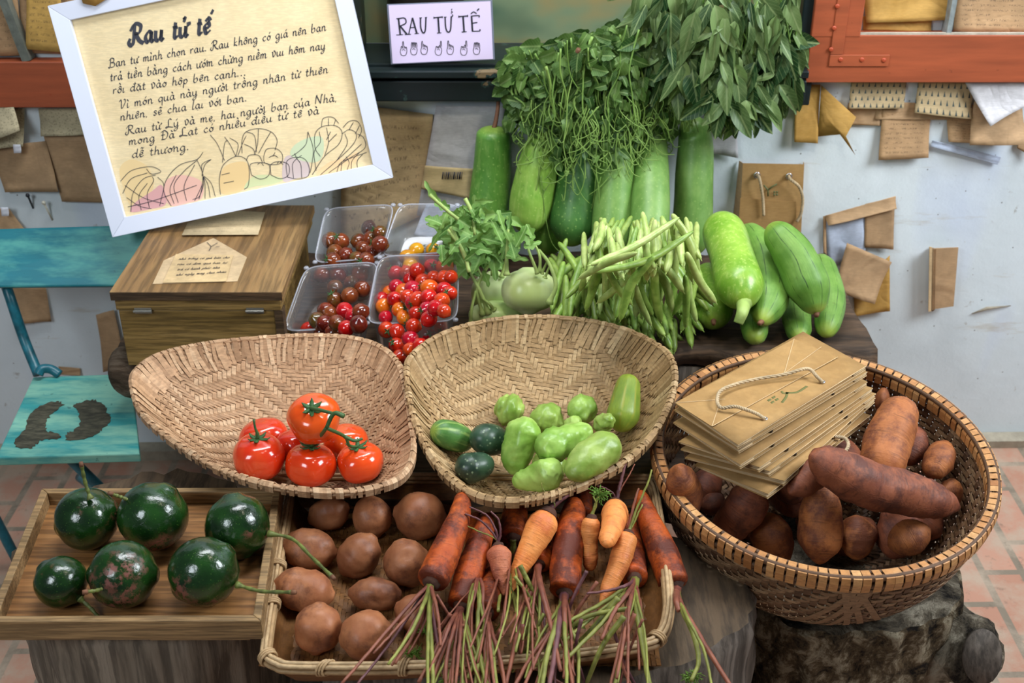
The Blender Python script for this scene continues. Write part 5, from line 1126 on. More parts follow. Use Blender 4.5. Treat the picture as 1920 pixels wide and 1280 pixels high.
for i,(p,pr,mt,lab) in enumerate(SW):
    veg('sweet_potato',lab,'sweet potato',obB,p,pr,K[mt],'sweet potatoes in the round basket',28,34,(.14,.16),None,.0024,70,i+50,bmax=.16,slack=.9,pw=.68)
# ---- paper bags stacked on the sweet potatoes
BG=[((1440,926),(1633,778),(1302,872)),((1470,902),(1641,746),(1284,858)),((1443,884),(1642,738),(1276,842)),((1424,876),(1636,728),(1272,828)),((1389,871),(1626,716),(1262,792)),((1386,842),(1626,697),(1264,768)),((1384,834),(1624,686),(1266,755))]
zs_=[.612,.624,.636,.648,.664,.684,.695]
BL_=['lowest kraft paper bag of the stack, its pale flap lowest','second lowest kraft bag of the stack, sticking out to the right','third kraft bag from the bottom of the stack','fourth kraft bag from the bottom of the stack','kraft bag lying askew two below the top bag','kraft bag directly beneath the top bag','top kraft bag of the stack with a looped rope handle and a leaf mark']
zz=np.array([0,0,1.])
for i,((F_,R_,L_),z) in enumerate(zip(BG,zs_)):
    f=at_z(*F_,z); r=at_z(*R_,z); l=at_z(*L_,z); b=l+r-f; t=thing('paper_bag',BL_[i],'paper bag',(f+r+l+b)/4-zz*.008,'kraft bags stacked in the round basket'); g=.0075 if i>3 else .009
    def bil(u,v,h=0): return (f*(1-u)+r*u)*(1-v)+(l*(1-u)+b*u)*v+zz*h       # u along mouth edge f->r, v towards fold edge
    def sheet(name,hf,h1,m_=K['kraft'],v0=0.,v1=1.,u0=0.,u1=1.,wv=.0008):
        mb=MB(); n=9; V=[];UV=[]
        for a in range(n):
            for c in range(n):
                u=u0+(u1-u0)*a/(n-1); v=v0+(v1-v0)*c/(n-1); V.append(bil(u,v,hf*(1-v)+h1*v+wv*math.sin(5*u+i)*(1-v))); UV.append((u,v))
        mb.add(V,[(a*n+c,a*n+c+1,(a+1)*n+c+1,(a+1)*n+c) for a in range(n-1) for c in range(n-1)],UV); return mb.build(name,m_,t,solid=.0006)
    sheet('upper_panel',0,0); sheet('lower_panel',-g,-.002)
    for u0,s in ((0.,1),(1.,-1)):
        for dp,h0,h1_ in ((.10,-.0008,-g*.42),(.10,-g*.58,-g+.0006)):
            mb=MB(); V=[]
            for v in np.linspace(0,.97,8):
                V+= [bil(u0,v,h0*(1-v*.8)-.0002),bil(u0+s*dp,v,(h0+h1_)/2*(1-v*.7)),]
            mb.add(V,[(2*k,2*k+1,2*k+3,2*k+2) for k in range(7)]); mb.build('side_gusset',K['bagedge'],t,solid=.0005)
    mb=MB(); tube(mb,[bil(0,0,-.0004),bil(1,0,-.0004)],.0008,6); tube(mb,[bil(0,0,-g),bil(1,0,-g)],.0008,6); mb.build('mouth_edge',K['bagedge'],t)
    for u in (.24,.72):
        if i<6: mb=MB(); p=bil(u,.02,-g*.5); tube(mb,[p+(f-l)*-.04,p+(f-l)*.018],[.0034,.003],8); mb.build('rope_end',K['black'],t)
    if i==6:
        e1=at_z(1434,785,z+.001); e2=at_z(1542,716,z+.001)
        for e in (e1,e2):
            a=np.arange(16)/16*2*PI; mb=MB(); tube(mb,np.array([e+np.array([math.cos(x)*.0036,math.sin(x)*.0036,.0006]) for x in a]),.0014,8,True); mb.build('eyelet',K['grommet'],t)
        pr=[(1434,785),(1420,776),(1400,768),(1378,762),(1352,764),(1345,750),(1352,732),(1380,720),(1420,710),(1470,702),(1505,692),(1520,693),(1532,706),(1542,716)]
        hz=[.001,.006,.010,.010,.007,.010,.010,.008,.008,.010,.014,.012,.008,.001]
        P=catmull([at_z(x,y,z+h+.003) for (x,y),h in zip(pr,hz)],150)
        T,N,B=frames(P); mb=MB()
        for s in range(3):
            a=np.arange(150)*.85+s*2*PI/3; Q=P+(np.cos(a)*.0016)[:,None]*N+(np.sin(a)*.0016)[:,None]*B; tube(mb,Q,.0017,6)
        mb.build('rope_handle',K['rope'],t)
        fl=[at_z(x,y,z+.002) for x,y in ((1266,755),(1335,799),(1571,669),(1489,635))]; mb=MB(); slab(mb,[fl[0],fl[1],fl[2],fl[3]],.0008); bf=mb.build('base_flap',K['kraft'],t,smooth=False)
        mb=MB()
        for a,b_ in (((1266,755),(1360,748)),((1335,799),(1347,762)),((1489,635),(1470,702)),((1470,700),(1540,650)),((1335,799),(1571,669))): pen(mb,[at_z(*a,z+.0025),at_z(*[(a[0]+b_[0])/2,(a[1]+b_[1])/2],z+.0025),at_z(*b_,z+.0025)],zz,.0011,.0002)
        mb.build('crease',K['bagedge'],bf)
        dk=m_flat('leaf_print',(104,104,52),.7); mb=MB()
        for a in ([(1466,755),(1474,744),(1476,735)],[(1476,737),(1495,735),(1513,724)],[(1476,737),(1468,737),(1466,733)]): pen(mb,[at_z(*p,z+.001) for p in catmull([(x,y,0) for x,y in a],9)[:,:2]],zz,.0042,.0004)
        for ox,oy in ((1438,750),(1446,745),(1444,754),(1452,749)):
            q_=[at_z(ox,oy,z+.0012),at_z(ox+6,oy-3.4,z+.0012),at_z(ox+9,oy-.6,z+.0012),at_z(ox+3,oy+2.8,z+.0012)]; mb.add(q_,[(0,3,2,1)])
        mb.build('printed_mark',dk,t,solid=.0002)
    if i==0:
        P=catmull([at_z(x,y,.62) for x,y in ((1530,850),(1545,862),(1570,858),(1590,838),(1585,822),(1565,818))],70); T,N,B=frames(P); mb=MB()
        for s in range(3):
            a=np.arange(70)*.85+s*2*PI/3; tube(mb,P+(np.cos(a)*.0016)[:,None]*N+(np.sin(a)*.0016)[:,None]*B,.0017,6)
        mb.build('rope_handle',K['rope'],t)
# hanging bag on the wall
t=thing('paper_bag','kraft paper bag with two rope handles hanging on the white wall behind the gourds','paper bag',at_y(1446,430,-.02))
c=[at_y(1386,440,-.035),at_y(1502,440,-.035),at_y(1508,308,-.02),at_y(1393,306,-.02)]
mb=MB(); slab(mb,c,.0012); mb.build('front_panel',K['kraft'],t,smooth=False)
c2=[at_y(1384,440,-.038),at_y(1494,440,-.038),at_y(1492,378,-.036),at_y(1388,371,-.036)]; mb=MB(); slab(mb,c2,.001); mb.build('front_pocket',K['kraft'],t,smooth=False)
mb=MB(); slab(mb,[c[0]+[-.012,.03,0],c[0],c[3],c[3]+[-.006,.016,0]],.001); slab(mb,[c[1],c[1]+[.004,.03,0],c[2]+[.002,.016,0],c[2]],.001); mb.build('side_gusset',K['tan'],t,smooth=False)
for ex,ey,pp in ((1419,328,[(1424,335),(1430,370),(1432,404)]),(1479,330,[(1482,336),(1498,350),(1505,372),(1502,400),(1494,415)])):
    e=at_y(ex,ey,-.026); a=np.arange(14)/14*2*PI; mb=MB(); tube(mb,np.array([e+np.array([math.cos(x)*.006,-.001,math.sin(x)*.006]) for x in a]),.0018,8,True); mb.build('eyelet',K['grommet'],t)
    P=catmull([e]+[at_y(x,y,-.045) for x,y in pp],60); T,N,B=frames(P); mb=MB()
    for s in range(3):
        a=np.arange(60)*.8+s*2*PI/3; tube(mb,P+(np.cos(a)*.0018)[:,None]*N+(np.sin(a)*.0018)[:,None]*B,.0019,6)
    mb.build('rope_handle',K['rope'],t)
mb=MB(); nw=np.array([0,-1.,.1]); nw/=np.linalg.norm(nw)
for a in ([(1440,368),(1440,356),(1432,347)],[(1440,356),(1449,349),(1457,345)]): pen(mb,[at_y(x,y,-.031) for x,y in a],nw,.0035,.0)
for ox,oy in ((1450,358),(1455,358),(1450,363),(1455,363)): mb.add([at_y(ox,oy,-.0315),at_y(ox+3.6,oy,-.0315),at_y(ox+3.6,oy+3.6,-.032),at_y(ox,oy+3.6,-.032)],[(0,1,2,3)])
mb.build('printed_mark',m_flat('leaf_print_wall',(96,104,62),.7),t,solid=.0002)
# ================================================================ CARROTS
def stalks(t,base,d0,specs,mat,seed,leafy=False,name='leaf_stalk'):
    """base world point; specs list of pixel polylines; depth follows d0 + slope"""
    for j,(pts,r,dd,mt) in enumerate(specs):
        n=len(pts); hz_=zb+.012+.03*RS.rand()
        P=[base]+[at_d(x,y,min(d0+(dd if dd>0 else -.004)*(k+1)/n,depth(at_z(x,y,hz_)) if y>1090 else 9)) for k,(x,y) in enumerate(pts)]
        C=catmull(P,8+5*n); C[2:]+=(RS.normal(size=(len(C)-2,3))*.00025); rr=np.interp(np.linspace(0,1,len(C)),[0,.12,1],[r*1.5,r*.95,r*.55])
        mb=MB(); tube(mb,C,rr,7,col=np.repeat(np.clip(np.linspace(.25,.95,len(C))+RS.normal(0,.12,len(C)),0,1),7)); mb.build(name,K[mt],t)
GC='carrots in the bamboo tray'
def carrot(lab,pts,prof,mat,seed,crown=1,e=(.045,.12),slack=.92,bmax=.13):
    """pts from crown (s=0) to tip (s=1)"""
    t,P,R,pr=veg('carrot',lab,'carrot',obT,pts,prof,K[mat],GC,24,40,e,None,.0010,200,seed,bmax=bmax,slack=slack,part='root')
    if crown:
        d=P[0]-P[1]; d/=np.linalg.norm(d); mb=MB(); r0=pr[0][1]
        v,f,uv=solid_rev([P[0]-d*r0*.2,P[0]+d*r0*.08,P[0]+d*r0*.32],[(0,r0*.66),(.5,r0*.5),(1,r0*.30)],16,10,.0,.3,amp=.0012,freq=200,seed=seed); mb.add(v,f,uv); mb.build('crown',K['crown'],t)
        return t,P[0]+d*r0*.18,depth(P[0])
    return t,P[0],depth(P[0])
def more(t,b,d,x,y,n,spread=16,seed=0,lo=130,hi=240):
    r=random.Random(seed+500); ms=['cstem']*5+['cstemg']*4+['cstemp']*1
    stalks(t,b,d,[fan(x+r.uniform(-7,7),y,[r.gauss(93,spread)],[r.uniform(lo,hi)],r.choice([.0026,.0032,.004,.005]),[r.choice(ms)],0,12,seed+k)[0] for k in range(int(n*1.35))],0,0)
def fan(x,y,angs,lens,rad,mats,dd,jit=6,seed=0):
    r=random.Random(seed); out=[]
    for i,(a,l) in enumerate(zip(angs,lens)):
        a=math.radians(a); mx=x+math.cos(a)*l*.5+r.uniform(-jit,jit); my=y+math.sin(a)*l*.5+r.uniform(-jit,jit)*.5
        out.append(([(x+math.cos(a)*l*.15,y+math.sin(a)*l*.15),(mx,my),(x+math.cos(a)*l,y+math.sin(a)*l)],rad*r.uniform(.7,1.1),dd,mats[i%len(mats)]))
    return out
S_,Sg,Sp='cstem','cstemg','cstemp'
# hidden ones first
t,b,d=carrot('dark dirty carrot half hidden between the two left ones',[(895,1075),(890,1010),(892,962)],[(0,20),(.5,18),(1,10)],'cdirty',1)
stalks(t,b,d,fan(895,1080,[95,80,105],[120,150,100],.0028,[S_,Sg,S_],.02,seed=1),0,0)
more(t,b,d,895,1080,5,14,1)
t,b,d=carrot('dirty carrot at the top with its crown facing down, left of the big bright one',[(962,1008),(965,972),(968,946)],[(0,23),(.5,25),(1,20)],'cdirty',2)
stalks(t,b,d,fan(962,1014,[88,75,98,110],[170,210,190,150],.0030,[Sg,S_,S_,Sp],.0,seed=2),0,0)
more(t,b,d,962,1014,9,14,2)
t,b,d=carrot('dirty carrot tip in the shade under the scoop basket rim, between bright ones',[(1098,965),(1094,920),(1090,890)],[(0,14),(.5,15),(1,12)],'cdirty',3,crown=0)
t,b,d=carrot('dirty carrot under the bright orange one, in the middle',[(1010,1058),(1026,1015),(1040,970)],[(0,22),(.5,23),(1,16)],'cdirty',4)
stalks(t,b,d,fan(1006,1066,[100,92,84,110],[160,190,170,150],.0030,[S_,S_,Sp,Sg],.0,seed=4),0,0)
more(t,b,d,1006,1066,8,14,4)
t,b,d=carrot('dirty carrot with pale green stalks at the right, crown downward',[(1190,1085),(1185,1035),(1175,965)],[(0,25),(.5,24),(1,17)],'cdirty',5)
stalks(t,b,d,fan(1188,1094,[150,132,120,168,100,140],[150,190,120,90,180,240],.0042,[Sg,Sg,S_,Sp,S_,Sg],-.03,seed=5),0,0)
more(t,b,d,1188,1094,7,14,5)
t,b,d=carrot('small dirty carrot left of the pinkish one, crown down',[(914,1150),(918,1105),(928,1045)],[(0,23),(.5,24),(1,12)],'cdirty',6)
stalks(t,b,d,fan(914,1158,[92,100,84,108,76],[130,140,130,120,140],.0040,[S_,Sg,S_,Sg,S_],-.02,seed=6),0,0)
more(t,b,d,914,1158,6,14,6)
t,b,d=carrot('second dirty carrot from the left, slanting down to its crown',[(864,1138),(880,1075),(905,1000),(915,965)],[(0,26),(.35,27),(.7,20),(1,12)],'cdirty',7)
stalks(t,b,d,fan(862,1146,[96,86,104,110,80,92],[140,150,130,140,150,120],.0034,[S_,Sg,S_,Sg,S_,Sp],-.02,seed=7),0,0)
more(t,b,d,862,1146,9,14,7)
t,b,d=carrot('leftmost dirty carrot with a wide fan of red stalks over the tray rim',[(808,1094),(835,1035),(862,965),(868,925)],[(0,30),(.3,30),(.65,21),(1,13)],'cdirty',8)
stalks(t,b,d,[([(780,1120),(715,1195),(640,1282)],.0036,-.05,S_),([(785,1125),(735,1200),(668,1285)],.0030,-.05,Sp),([(795,1130),(770,1185),(728,1245)],.0036,-.05,Sg),([(798,1135),(775,1190),(740,1243)],.0038,-.045,S_),([(805,1130),(790,1180),(765,1225)],.0030,-.04,S_),([(812,1125),(808,1150),(806,1170)],.0030,-.03,S_),([(795,1120),(750,1170),(700,1225)],.0030,-.05,S_),([(815,1125),(822,1160),(826,1210)],.0034,-.02,S_)],0,0)
more(t,b,d,802,1120,4,14,8)
t,b,d=carrot('large dark stained carrot in the middle, pointing away, crown down',[(1058,1112),(1062,1050),(1072,985),(1078,935)],[(0,28),(.3,30),(.7,26),(1,17)],'cdirty',9)
stalks(t,b,d,[([(1058,1140),(1060,1190),(1058,1270)],.0045,-.03,S_),([(1048,1150),(1030,1210),(1005,1282)],.0036,-.03,S_),([(1054,1150),(1045,1210),(1040,1290)],.0030,-.03,Sp),([(1066,1150),(1072,1210),(1075,1290)],.0032,-.03,S_),([(1044,1145),(1010,1200),(985,1270)],.003,-.03,Sg)],0,0)
more(t,b,d,1056,1140,8,14,9)
t,b,d=carrot('long dirty carrot at the far right beside the round basket, pale crown',[(1266,1100),(1240,1030),(1215,970),(1200,920)],[(0,29),(.3,29),(.7,20),(1,11)],'cdirty',10)
stalks(t,b,d,[([(1275,1130),(1310,1190),(1372,1290)],.0055,-.05,S_),([(1278,1140),(1300,1190),(1310,1240),(1296,1275)],.0048,-.05,Sg),([(1285,1150),(1320,1220),(1335,1290)],.0030,-.05,Sg),([(1268,1125),(1272,1145)],.006,-.01,S_)],0,0)
t,b,d=carrot('pinkish small carrot with its stalks upward, tip down',[(934,1022),(938,1065),(944,1116)],[(0,20),(.25,23),(.6,16),(1,3)],'cpink',11,e=(.1,.1))
stalks(t,b,d,[([(925,1000),(900,975),(872,963)],.0022,.0,Sp),([(930,995),(912,965),(880,950)],.0022,.0,Sp),([(938,1000),(935,975),(920,958)],.0022,.0,Sp),([(926,1008),(885,990),(852,972)],.0014,-.01,Sg)],0,0)
t,b,d=carrot('clean orange carrot with a purple stalk, lying diagonally in the middle',[(1030,958),(1000,1015),(970,1075),(954,1115)],[(0,28),(.2,29),(.6,17),(1,3)],'cclean',12,e=(.1,.06))
stalks(t,b,d,[([(1048,940),(1062,930),(1078,918)],.0040,.01,Sp),([(1040,945),(1020,920),(1015,905)],.0012,.0,Sg)],0,0)
P0=at_d(954,1115,d-.02); mb=MB(); tube(mb,catmull([P0,at_d(935,1135,d-.03),at_d(890,1178,d-.05)],14),np.linspace(.0022,.0014,14),6,col=.3); mb.build('root_tail',K['cstemp'],t)
t,b,d=carrot('short narrow clean carrot left of the stubby one, blunt tip',[(1110,968),(1106,1010),(1107,1070)],[(0,17),(.35,18),(.6,14),(.8,15),(1,11)],'cclean',13,e=(.1,.1))
stalks(t,b,d,[([(1115,950),(1120,935),(1125,920)],.0026,.0,Sg),([(1118,945),(1112,930)],.002,.0,Sg)],0,0)
t,b,d=carrot('narrow clean carrot slanting down right of the middle, tip lowest',[(1178,998),(1163,1050),(1142,1100),(1126,1134)],[(0,20),(.3,21),(.7,15),(1,4)],'cclean',14,e=(.08,.1))
stalks(t,b,d,[([(1185,980),(1195,950),(1215,905),(1222,880)],.0024,.02,Sg),([(1180,985),(1190,940),(1198,915)],.003,.02,S_),([(1186,985),(1205,945)],.0022,.01,Sg)],0,0)
t,b,d=carrot('stubby clean carrot with a blunt double tip, at the top right',[(1155,944),(1150,980),(1136,1022)],[(0,25),(.3,26),(.65,20),(1,16)],'cclean',15,e=(.12,.12))
stalks(t,b,d,[([(1160,920),(1166,895),(1175,860)],.0038,.02,Sp),([(1150,925),(1135,915),(1120,910)],.0016,.0,Sp),([(1165,915),(1180,890),(1190,870)],.0016,.02,S_)],0,0)
CRN=[]
# loose stalk litter in front: single cut stalks lying across the pile
LS=[([(818,1115),(850,1165),(892,1212)],.0026,S_),([(1200,1138),(1120,1150),(1080,1168),(1040,1210),(985,1238)],.0036,Sg),([(965,1080),(1000,1130),(1030,1200)],.0026,Sg),([(975,1060),(1000,1110),(1022,1158)],.0040,Sg),([(960,1232),(1000,1250),(1060,1285)],.0030,S_),([(905,1290),(890,1240),(880,1200)],.0034,Sg),
 ([(1170,1155),(1130,1210),(1100,1280)],.0045,Sg),([(1160,1120),(1110,1180),(1062,1225)],.005,Sg),([(1190,1150),(1165,1230),(1185,1290)],.003,S_),([(1000,1160),(960,1230),(935,1252)],.0036,Sg),([(895,1195),(930,1180),(960,1120),(955,1090)],.0012,Sg),([(860,1180),(830,1230),(800,1290)],.0022,Sp),
 ([(870,1170),(860,1230),(850,1290)],.003,S_),([(900,1180),(905,1240),(895,1290)],.0042,Sg),([(925,1190),(928,1240),(930,1290)],.0034,S_),([(980,1170),(975,1230),(965,1290)],.0030,S_),([(940,1180),(915,1240),(905,1290)],.0036,S_),([(1090,1160),(1080,1220),(1100,1290)],.0028,Sp),([(1150,1180),(1170,1240),(1195,1290)],.0026,Sp),([(1205,1160),(1180,1220),(1160,1290)],.0022,S_),
 ([(845,1150),(815,1200),(800,1240)],.0034,S_),([(1020,1150),(990,1210),(960,1260)],.0028,Sg),([(1120,1090),(1080,1150),(1070,1200)],.0030,S_),([(1100,1070),(1075,1120),(1060,1170)],.0030,Sp)]
for i,(p,r,mt) in enumerate(LS):
    d=[min(obT.cast(x,y,r*1300),1.72)-.012 for x,y in p]; q=np.polyfit(range(len(p)),d,1); dl=[min(d)+0*k for k in range(len(p))]
    C=catmull([at_d(x,y,z) for (x,y),z in zip(p,dl)],9+5*len(p)); mb=MB(); tube(mb,C,np.linspace(r,r*.65,len(C)),7,col=np.repeat(np.clip(RS.uniform(.2,1,len(C)),0,1),7))
    tag(mb.build('carrot_stalk',K[mt]),'loose wilted carrot stalk lying in the tangle at the front of the bamboo tray','stalk','loose carrot stalks')
# small green fronds
for i,(x,y) in enumerate([(1018,1228),(790,1180),(860,1195),(1298,1268),(838,1275),(1125,925),(775,1225),(1075,1172)]):
    d=min(obT.cast(x,y,4),1.7)-.03; p=at_d(x,y,d); mb=MB()
    for k in range(26):
        a=RS.uniform(0,2*PI); l=RS.uniform(.006,.019); v=np.array([math.cos(a)*l,RS.uniform(-.5,.5)*l,math.sin(a)*l*.8]); tube(mb,[p,p+v*.5+RS.normal(size=3)*.001,p+v],[.0009,.0007,.0004],5)
        for q in range(3): w=RS.normal(size=3)*.0035; tube(mb,[p+v*(.4+.2*q),p+v*(.5+.2*q)+w],[.0008,.0004],4)
    tag(mb.build('carrot_frond',K['frond']),'small feathery green frond among the carrot stalks','leaf','carrot fronds')
# ================================================================ CHERRY TOMATO PUNNETS
GLS=K['glass']
def punnet(lab,rpx,yf_,yb_,deep,ob):
    """rim px: BL,BR,FR,FL ; front and back at given Y"""
    bl,br=[at_y(*p,yb_) for p in rpx[:2]]; fr,fl=[at_y(*p,yf_) for p in rpx[2:]]
    n=np.cross(fr-fl,bl-fl); n/=np.linalg.norm(n); 
    if n[2]<0:n=-n
    c=(bl+br+fr+fl)/4; t=thing('plastic_punnet',lab,'punnet',c-n*deep)
    def loop(k,s,m=64,corr=0,r=.2):
        # rounded rectangle in bilinear coords
        pts=[]
        for i in range(m):
            a=i/m*2*PI; cx,cy=math.cos(a),math.sin(a); e=7.; q=(abs(cx)**e+abs(cy)**e)**(-1/e); u=cx*q*s; v=cy*q*s
            if corr and i%2: u*=1-corr; v*=1-corr
            pts.append(fl*(1-u)/2*(1-v)/2+fr*(1+u)/2*(1-v)/2+br*(1+u)/2*(1+v)/2+bl*(1-u)/2*(1+v)/2-n*k)
        return pts
    m=120; n=np.array([0,-.12,1.]); L=[loop(0,1.03,m),loop(.001,.97,m),loop(.004,.955,m),loop(.008,.94,m,.025),loop(deep*.85,.88,m,.025),loop(deep*.97,.85,m),loop(deep,.80,m)]
    mb=MB(); mb.add(np.vstack(L),[(k*m+i,k*m+(i+1)%m,(k+1)*m+(i+1)%m,(k+1)*m+i) for k in range(len(L)-1) for i in range(m)]); cc=np.mean(L[-1],0)
    k0=(len(L)-1)*m; mb.v.append(np.array([cc])); mb.uv.append(np.zeros((1,2))); mb.c.append(np.full((1,4),.5)); mb.f+=[(k0+i,k0+(i+1)%m,mb.n) for i in range(m)]; mb.n+=1
    mb.build('tub',GLS,t)
    mb=MB(); tube(mb,np.array(loop(0,1.03,m)),.0015,6,True); mb.build('rim_edge',K['rimclear'],t)
    for u,v in ((-1,-1),(1,-1),(1,1),(-1,1)):
        p=fl*(1-u*.99)/2*(1-v*.99)/2+fr*(1+u*.99)/2*(1-v*.99)/2+br*(1+u*.99)/2*(1+v*.99)/2+bl*(1-u*.99)/2*(1+v*.99)/2
        mb=MB(); tube(mb,[p-n*.001,p+n*.002,p+n*.0035],[.0055,.005,.003],14); mb.build('corner_stud',K['rimclear'],t)
    g=np.linspace(-.8,.8,26); 
    for k,s in ((deep*.97,.8),): 
        P=[]
        for u in g:
            for v in g:
                U=u*.95;V=v*.95; P.append(fl*(1-U)/2*(1-V)/2+fr*(1+U)/2*(1-V)/2+br*(1+U)/2*(1+V)/2+bl*(1-U)/2*(1+V)/2-n*k)
        ob.add(P,.003)
    ob.pl=(c-n*deep*.45,np.cross(fr-fl,bl-fl))
    return t
mm=Mat('clear_rim'); mm.set((196,200,212),.12,None,.6); mm.b.inputs['Alpha'].default_value=.45; K['rimclear']=mm.m
def cherries(ob,lst,z,ox,oy,r0,labf,group,base=.0146):
    rows={}
    for k,(x,y,c) in enumerate(lst):
        X=ox+x/z;Y=oy+y/z
        rows.setdefault(int(Y//24),[]).append((X,Y,c))
    mats={'r':'cred','o':'corange','d':'cdark','y':'cyellow'}; cn={'r':'red','o':'orange','d':'dark brownish','y':'yellow'}
    seq=[]; ks=sorted(rows)
    for ri,k in enumerate(ks):
        rw=sorted(rows[k]); 
        for ci,(X,Y,c) in enumerate(rw): seq.append((X,Y,c,ri,len(ks),ci,len(rw)))
    ordn=['first','second','third','fourth','fifth','sixth','seventh','eighth','ninth','tenth','eleventh','twelfth']
    for X,Y,c,ri,nr,ci,nc in seq:
        rp=r0*RS.uniform(.88,1.08); d=min(ob.cast(X,Y,rp,.95,2.75),float((ob.pl[0]-CAM)@ob.pl[1]/(ray(X,Y)@ob.pl[1]))+.035); C=at_d(X,Y,d); R=rp*d/F; ob.add([C],R*.96)
        ax=RS.normal(size=3)+np.array([0,-.6,.6]); ax/=np.linalg.norm(ax); el=RS.uniform(1.0,1.18)
        pr=[(i/10,R*math.sqrt(max(1-(2*i/10-1)**2,0))) for i in range(11)]
        v,f,uv=solid_rev([C-ax*R*el,C,C+ax*R*el],pr,18,14,0,0)
        lab='%s cherry tomato, %s'%(cn[c],labf(ordn[ri] if ri<12 else 'last',ordn[ci] if ci<12 else 'last'))
        base=C.copy(); base[2]-=R; t=thing('cherry_tomato',lab,'cherry tomato',base,group); mb=MB(); mb.add(v,f,uv); mb.build('fruit',K[mats[c]],t)
        if RS.rand()<.42: mb=MB(); calyx(C+ax*R*el*.98,ax,R*.5,mb,5,1,.4,int(X*7),.35); mb.build('calyx',K['calyx'],t,solid=.0008)
obP=[Obs() for _ in range(4)]
punnet('clear plastic punnet at the back left with dark cherry tomatoes',[(612,392),(738,384),(712,482),(590,492)],-.345,-.225,.065,obP[0])
punnet('clear plastic punnet at the back right with a few yellow cherry tomatoes',[(750,384),(858,384),(862,470),(716,480)],-.335,-.225,.065,obP[1])
punnet('clear plastic punnet at the front left with dark cherry tomatoes',[(574,502),(708,492),(684,610),(532,620)],-.50,-.385,.075,obP[2])
punnet('clear plastic punnet at the front, heaped with red cherry tomatoes',[(712,482),(858,480),(855,600),(688,606)],-.50,-.385,.078,obP[3])
zf5=1920/560.
cherries(obP[0],[(655,230,'d'),(730,262,'d'),(665,300,'d'),(410,310,'d'),(480,315,'d'),(590,315,'d'),(440,390,'d'),(510,403,'d'),(425,440,'d'),(680,385,'d'),(620,362,'d'),(580,428,'d'),(640,440,'d'),(730,335,'d')],zf5,500,360,15.5,lambda a,b:'back left punnet, %s row from the back, %s from the left'%(a,b),'dark cherry tomatoes, back left punnet')
cherries(obP[1],[(963,372,'y'),(1070,372,'y'),(905,420,'y'),(925,470,'y')],zf5,500,360,14.5,lambda a,b:'back right punnet, %s row from the back, %s from the left'%(a,b),'yellow cherry tomatoes')
cherries(obP[2],[(545,585,'d'),(440,615,'d'),(615,620,'d'),(440,695,'d'),(535,665,'d'),(360,530,'d'),(460,535,'d'),(600,520,'d'),(500,760,'r'),(555,800,'r'),(605,770,'d'),(450,840,'d'),(370,845,'d'),(325,825,'d'),(410,780,'d'),(270,885,'r'),(510,875,'r'),(380,765,'d'),(590,850,'d'),(350,900,'d'),(430,905,'d')],zf5,500,360,16,lambda a,b:'front left punnet, %s row from the back, %s from the left'%(a,b),'dark cherry tomatoes, front left punnet')
RD=[(1058,478,'r'),(968,503,'r'),(830,523,'r'),(1145,480,'o'),(900,520,'r'),(925,565,'r'),(1005,575,'r'),(1075,550,'r'),(1145,555,'r'),(833,607,'r'),(940,625,'r'),(1047,615,'o'),(1140,630,'r'),(790,650,'o'),(1043,675,'r'),(820,685,'r'),(905,670,'r'),(970,690,'r'),(750,733,'o'),(853,755,'o'),(940,715,'r'),(960,778,'r'),(1030,750,'r'),(1085,745,'r'),(1140,765,'r'),(1125,700,'r'),(765,805,'r'),(880,805,'o'),(1043,815,'r'),(1120,870,'r'),(945,860,'r'),(838,895,'r'),(925,945,'r'),(1030,915,'r'),(835,985,'r'),(920,1015,'r'),(855,1060,'r'),(740,690,'r'),(880,640,'o'),(1000,645,'r'),(1185,545,'r'),(1180,650,'r'),(770,885,'r'),(990,990,'r')]
cherries(obP[3],RD,zf5,500,360,15.2,lambda a,b:'front right punnet, %s row from the back, %s from the left'%(a,b),'red cherry tomatoes')
# ================================================================ GOURDS, LUFFAS
obG=Obs(); X,Z_=np.meshgrid(np.arange(-.2,.75,.012),np.arange(.55,1.1,.012)); obG.add(np.c_[X.ravel(),np.full(X.size,-.004),Z_.ravel()],.004)
X,Y=np.meshgrid(np.arange(-.25,.72,.012),np.arange(-.475,0,.012)); obG.add(np.c_[X.ravel(),Y.ravel(),np.full(X.size,S)],.004)
obSill=Obs()
GG='gourds leaning upright against the wall'
def gourd(lab,pts,prof,mat,seed,nm='gourd',e=(.12,.12),grp=GG,obs=obG,bmax=.16,stem=None,cat='gourd',sect=None,d=None,amp=.0018):
    t,P,R,pr=veg(nm,lab,cat,obs,pts,prof,K[mat],grp,30,36,e,sect,amp,12,seed,bmax=bmax,slack=.95,part='body')
    if stem:
        d0=depth(P[0]) if stem[0]==0 else depth(P[-1]); A=P[0] if stem[0]==0 else P[-1]; B_=(P[0]-P[1]) if stem[0]==0 else (P[-1]-P[-2]); B_/=np.linalg.norm(B_); A=A+B_*-.004
        q=[A]+[at_d(x,y,d0-(stem[3] if len(stem)>3 else 0)) for x,y in stem[1]]
        C=catmull(q,14); mb=MB(); rr=np.linspace(stem[2]*1.5,stem[2],14); rr[0]*=1.2; tube(mb,C,rr,10,col=.5); mb.build('stalk',K[stem[4]] if len(stem)>4 else K['brown'],t)
    return t,P,R
gourd('leftmost upright gourd with a thin brown stalk on top',[(926,238),(922,330),(908,470)],[(0,30),(.25,35),(.7,39),(1,36)],'gA',1,stem=(0,[(930,225),(934,195),(932,166)],.0035),e=(.08,.14))
gourd('tall gourd standing just behind the leaning light green gourd',[(1035,215),(1036,330),(1028,478)],[(0,28),(.4,34),(1,32)],'gA',2)
gourd('bright light green gourd leaning to the left',[(1018,250),(1003,335),(984,436)],[(0,24),(.3,36),(.7,42),(1,33)],'gB',3)
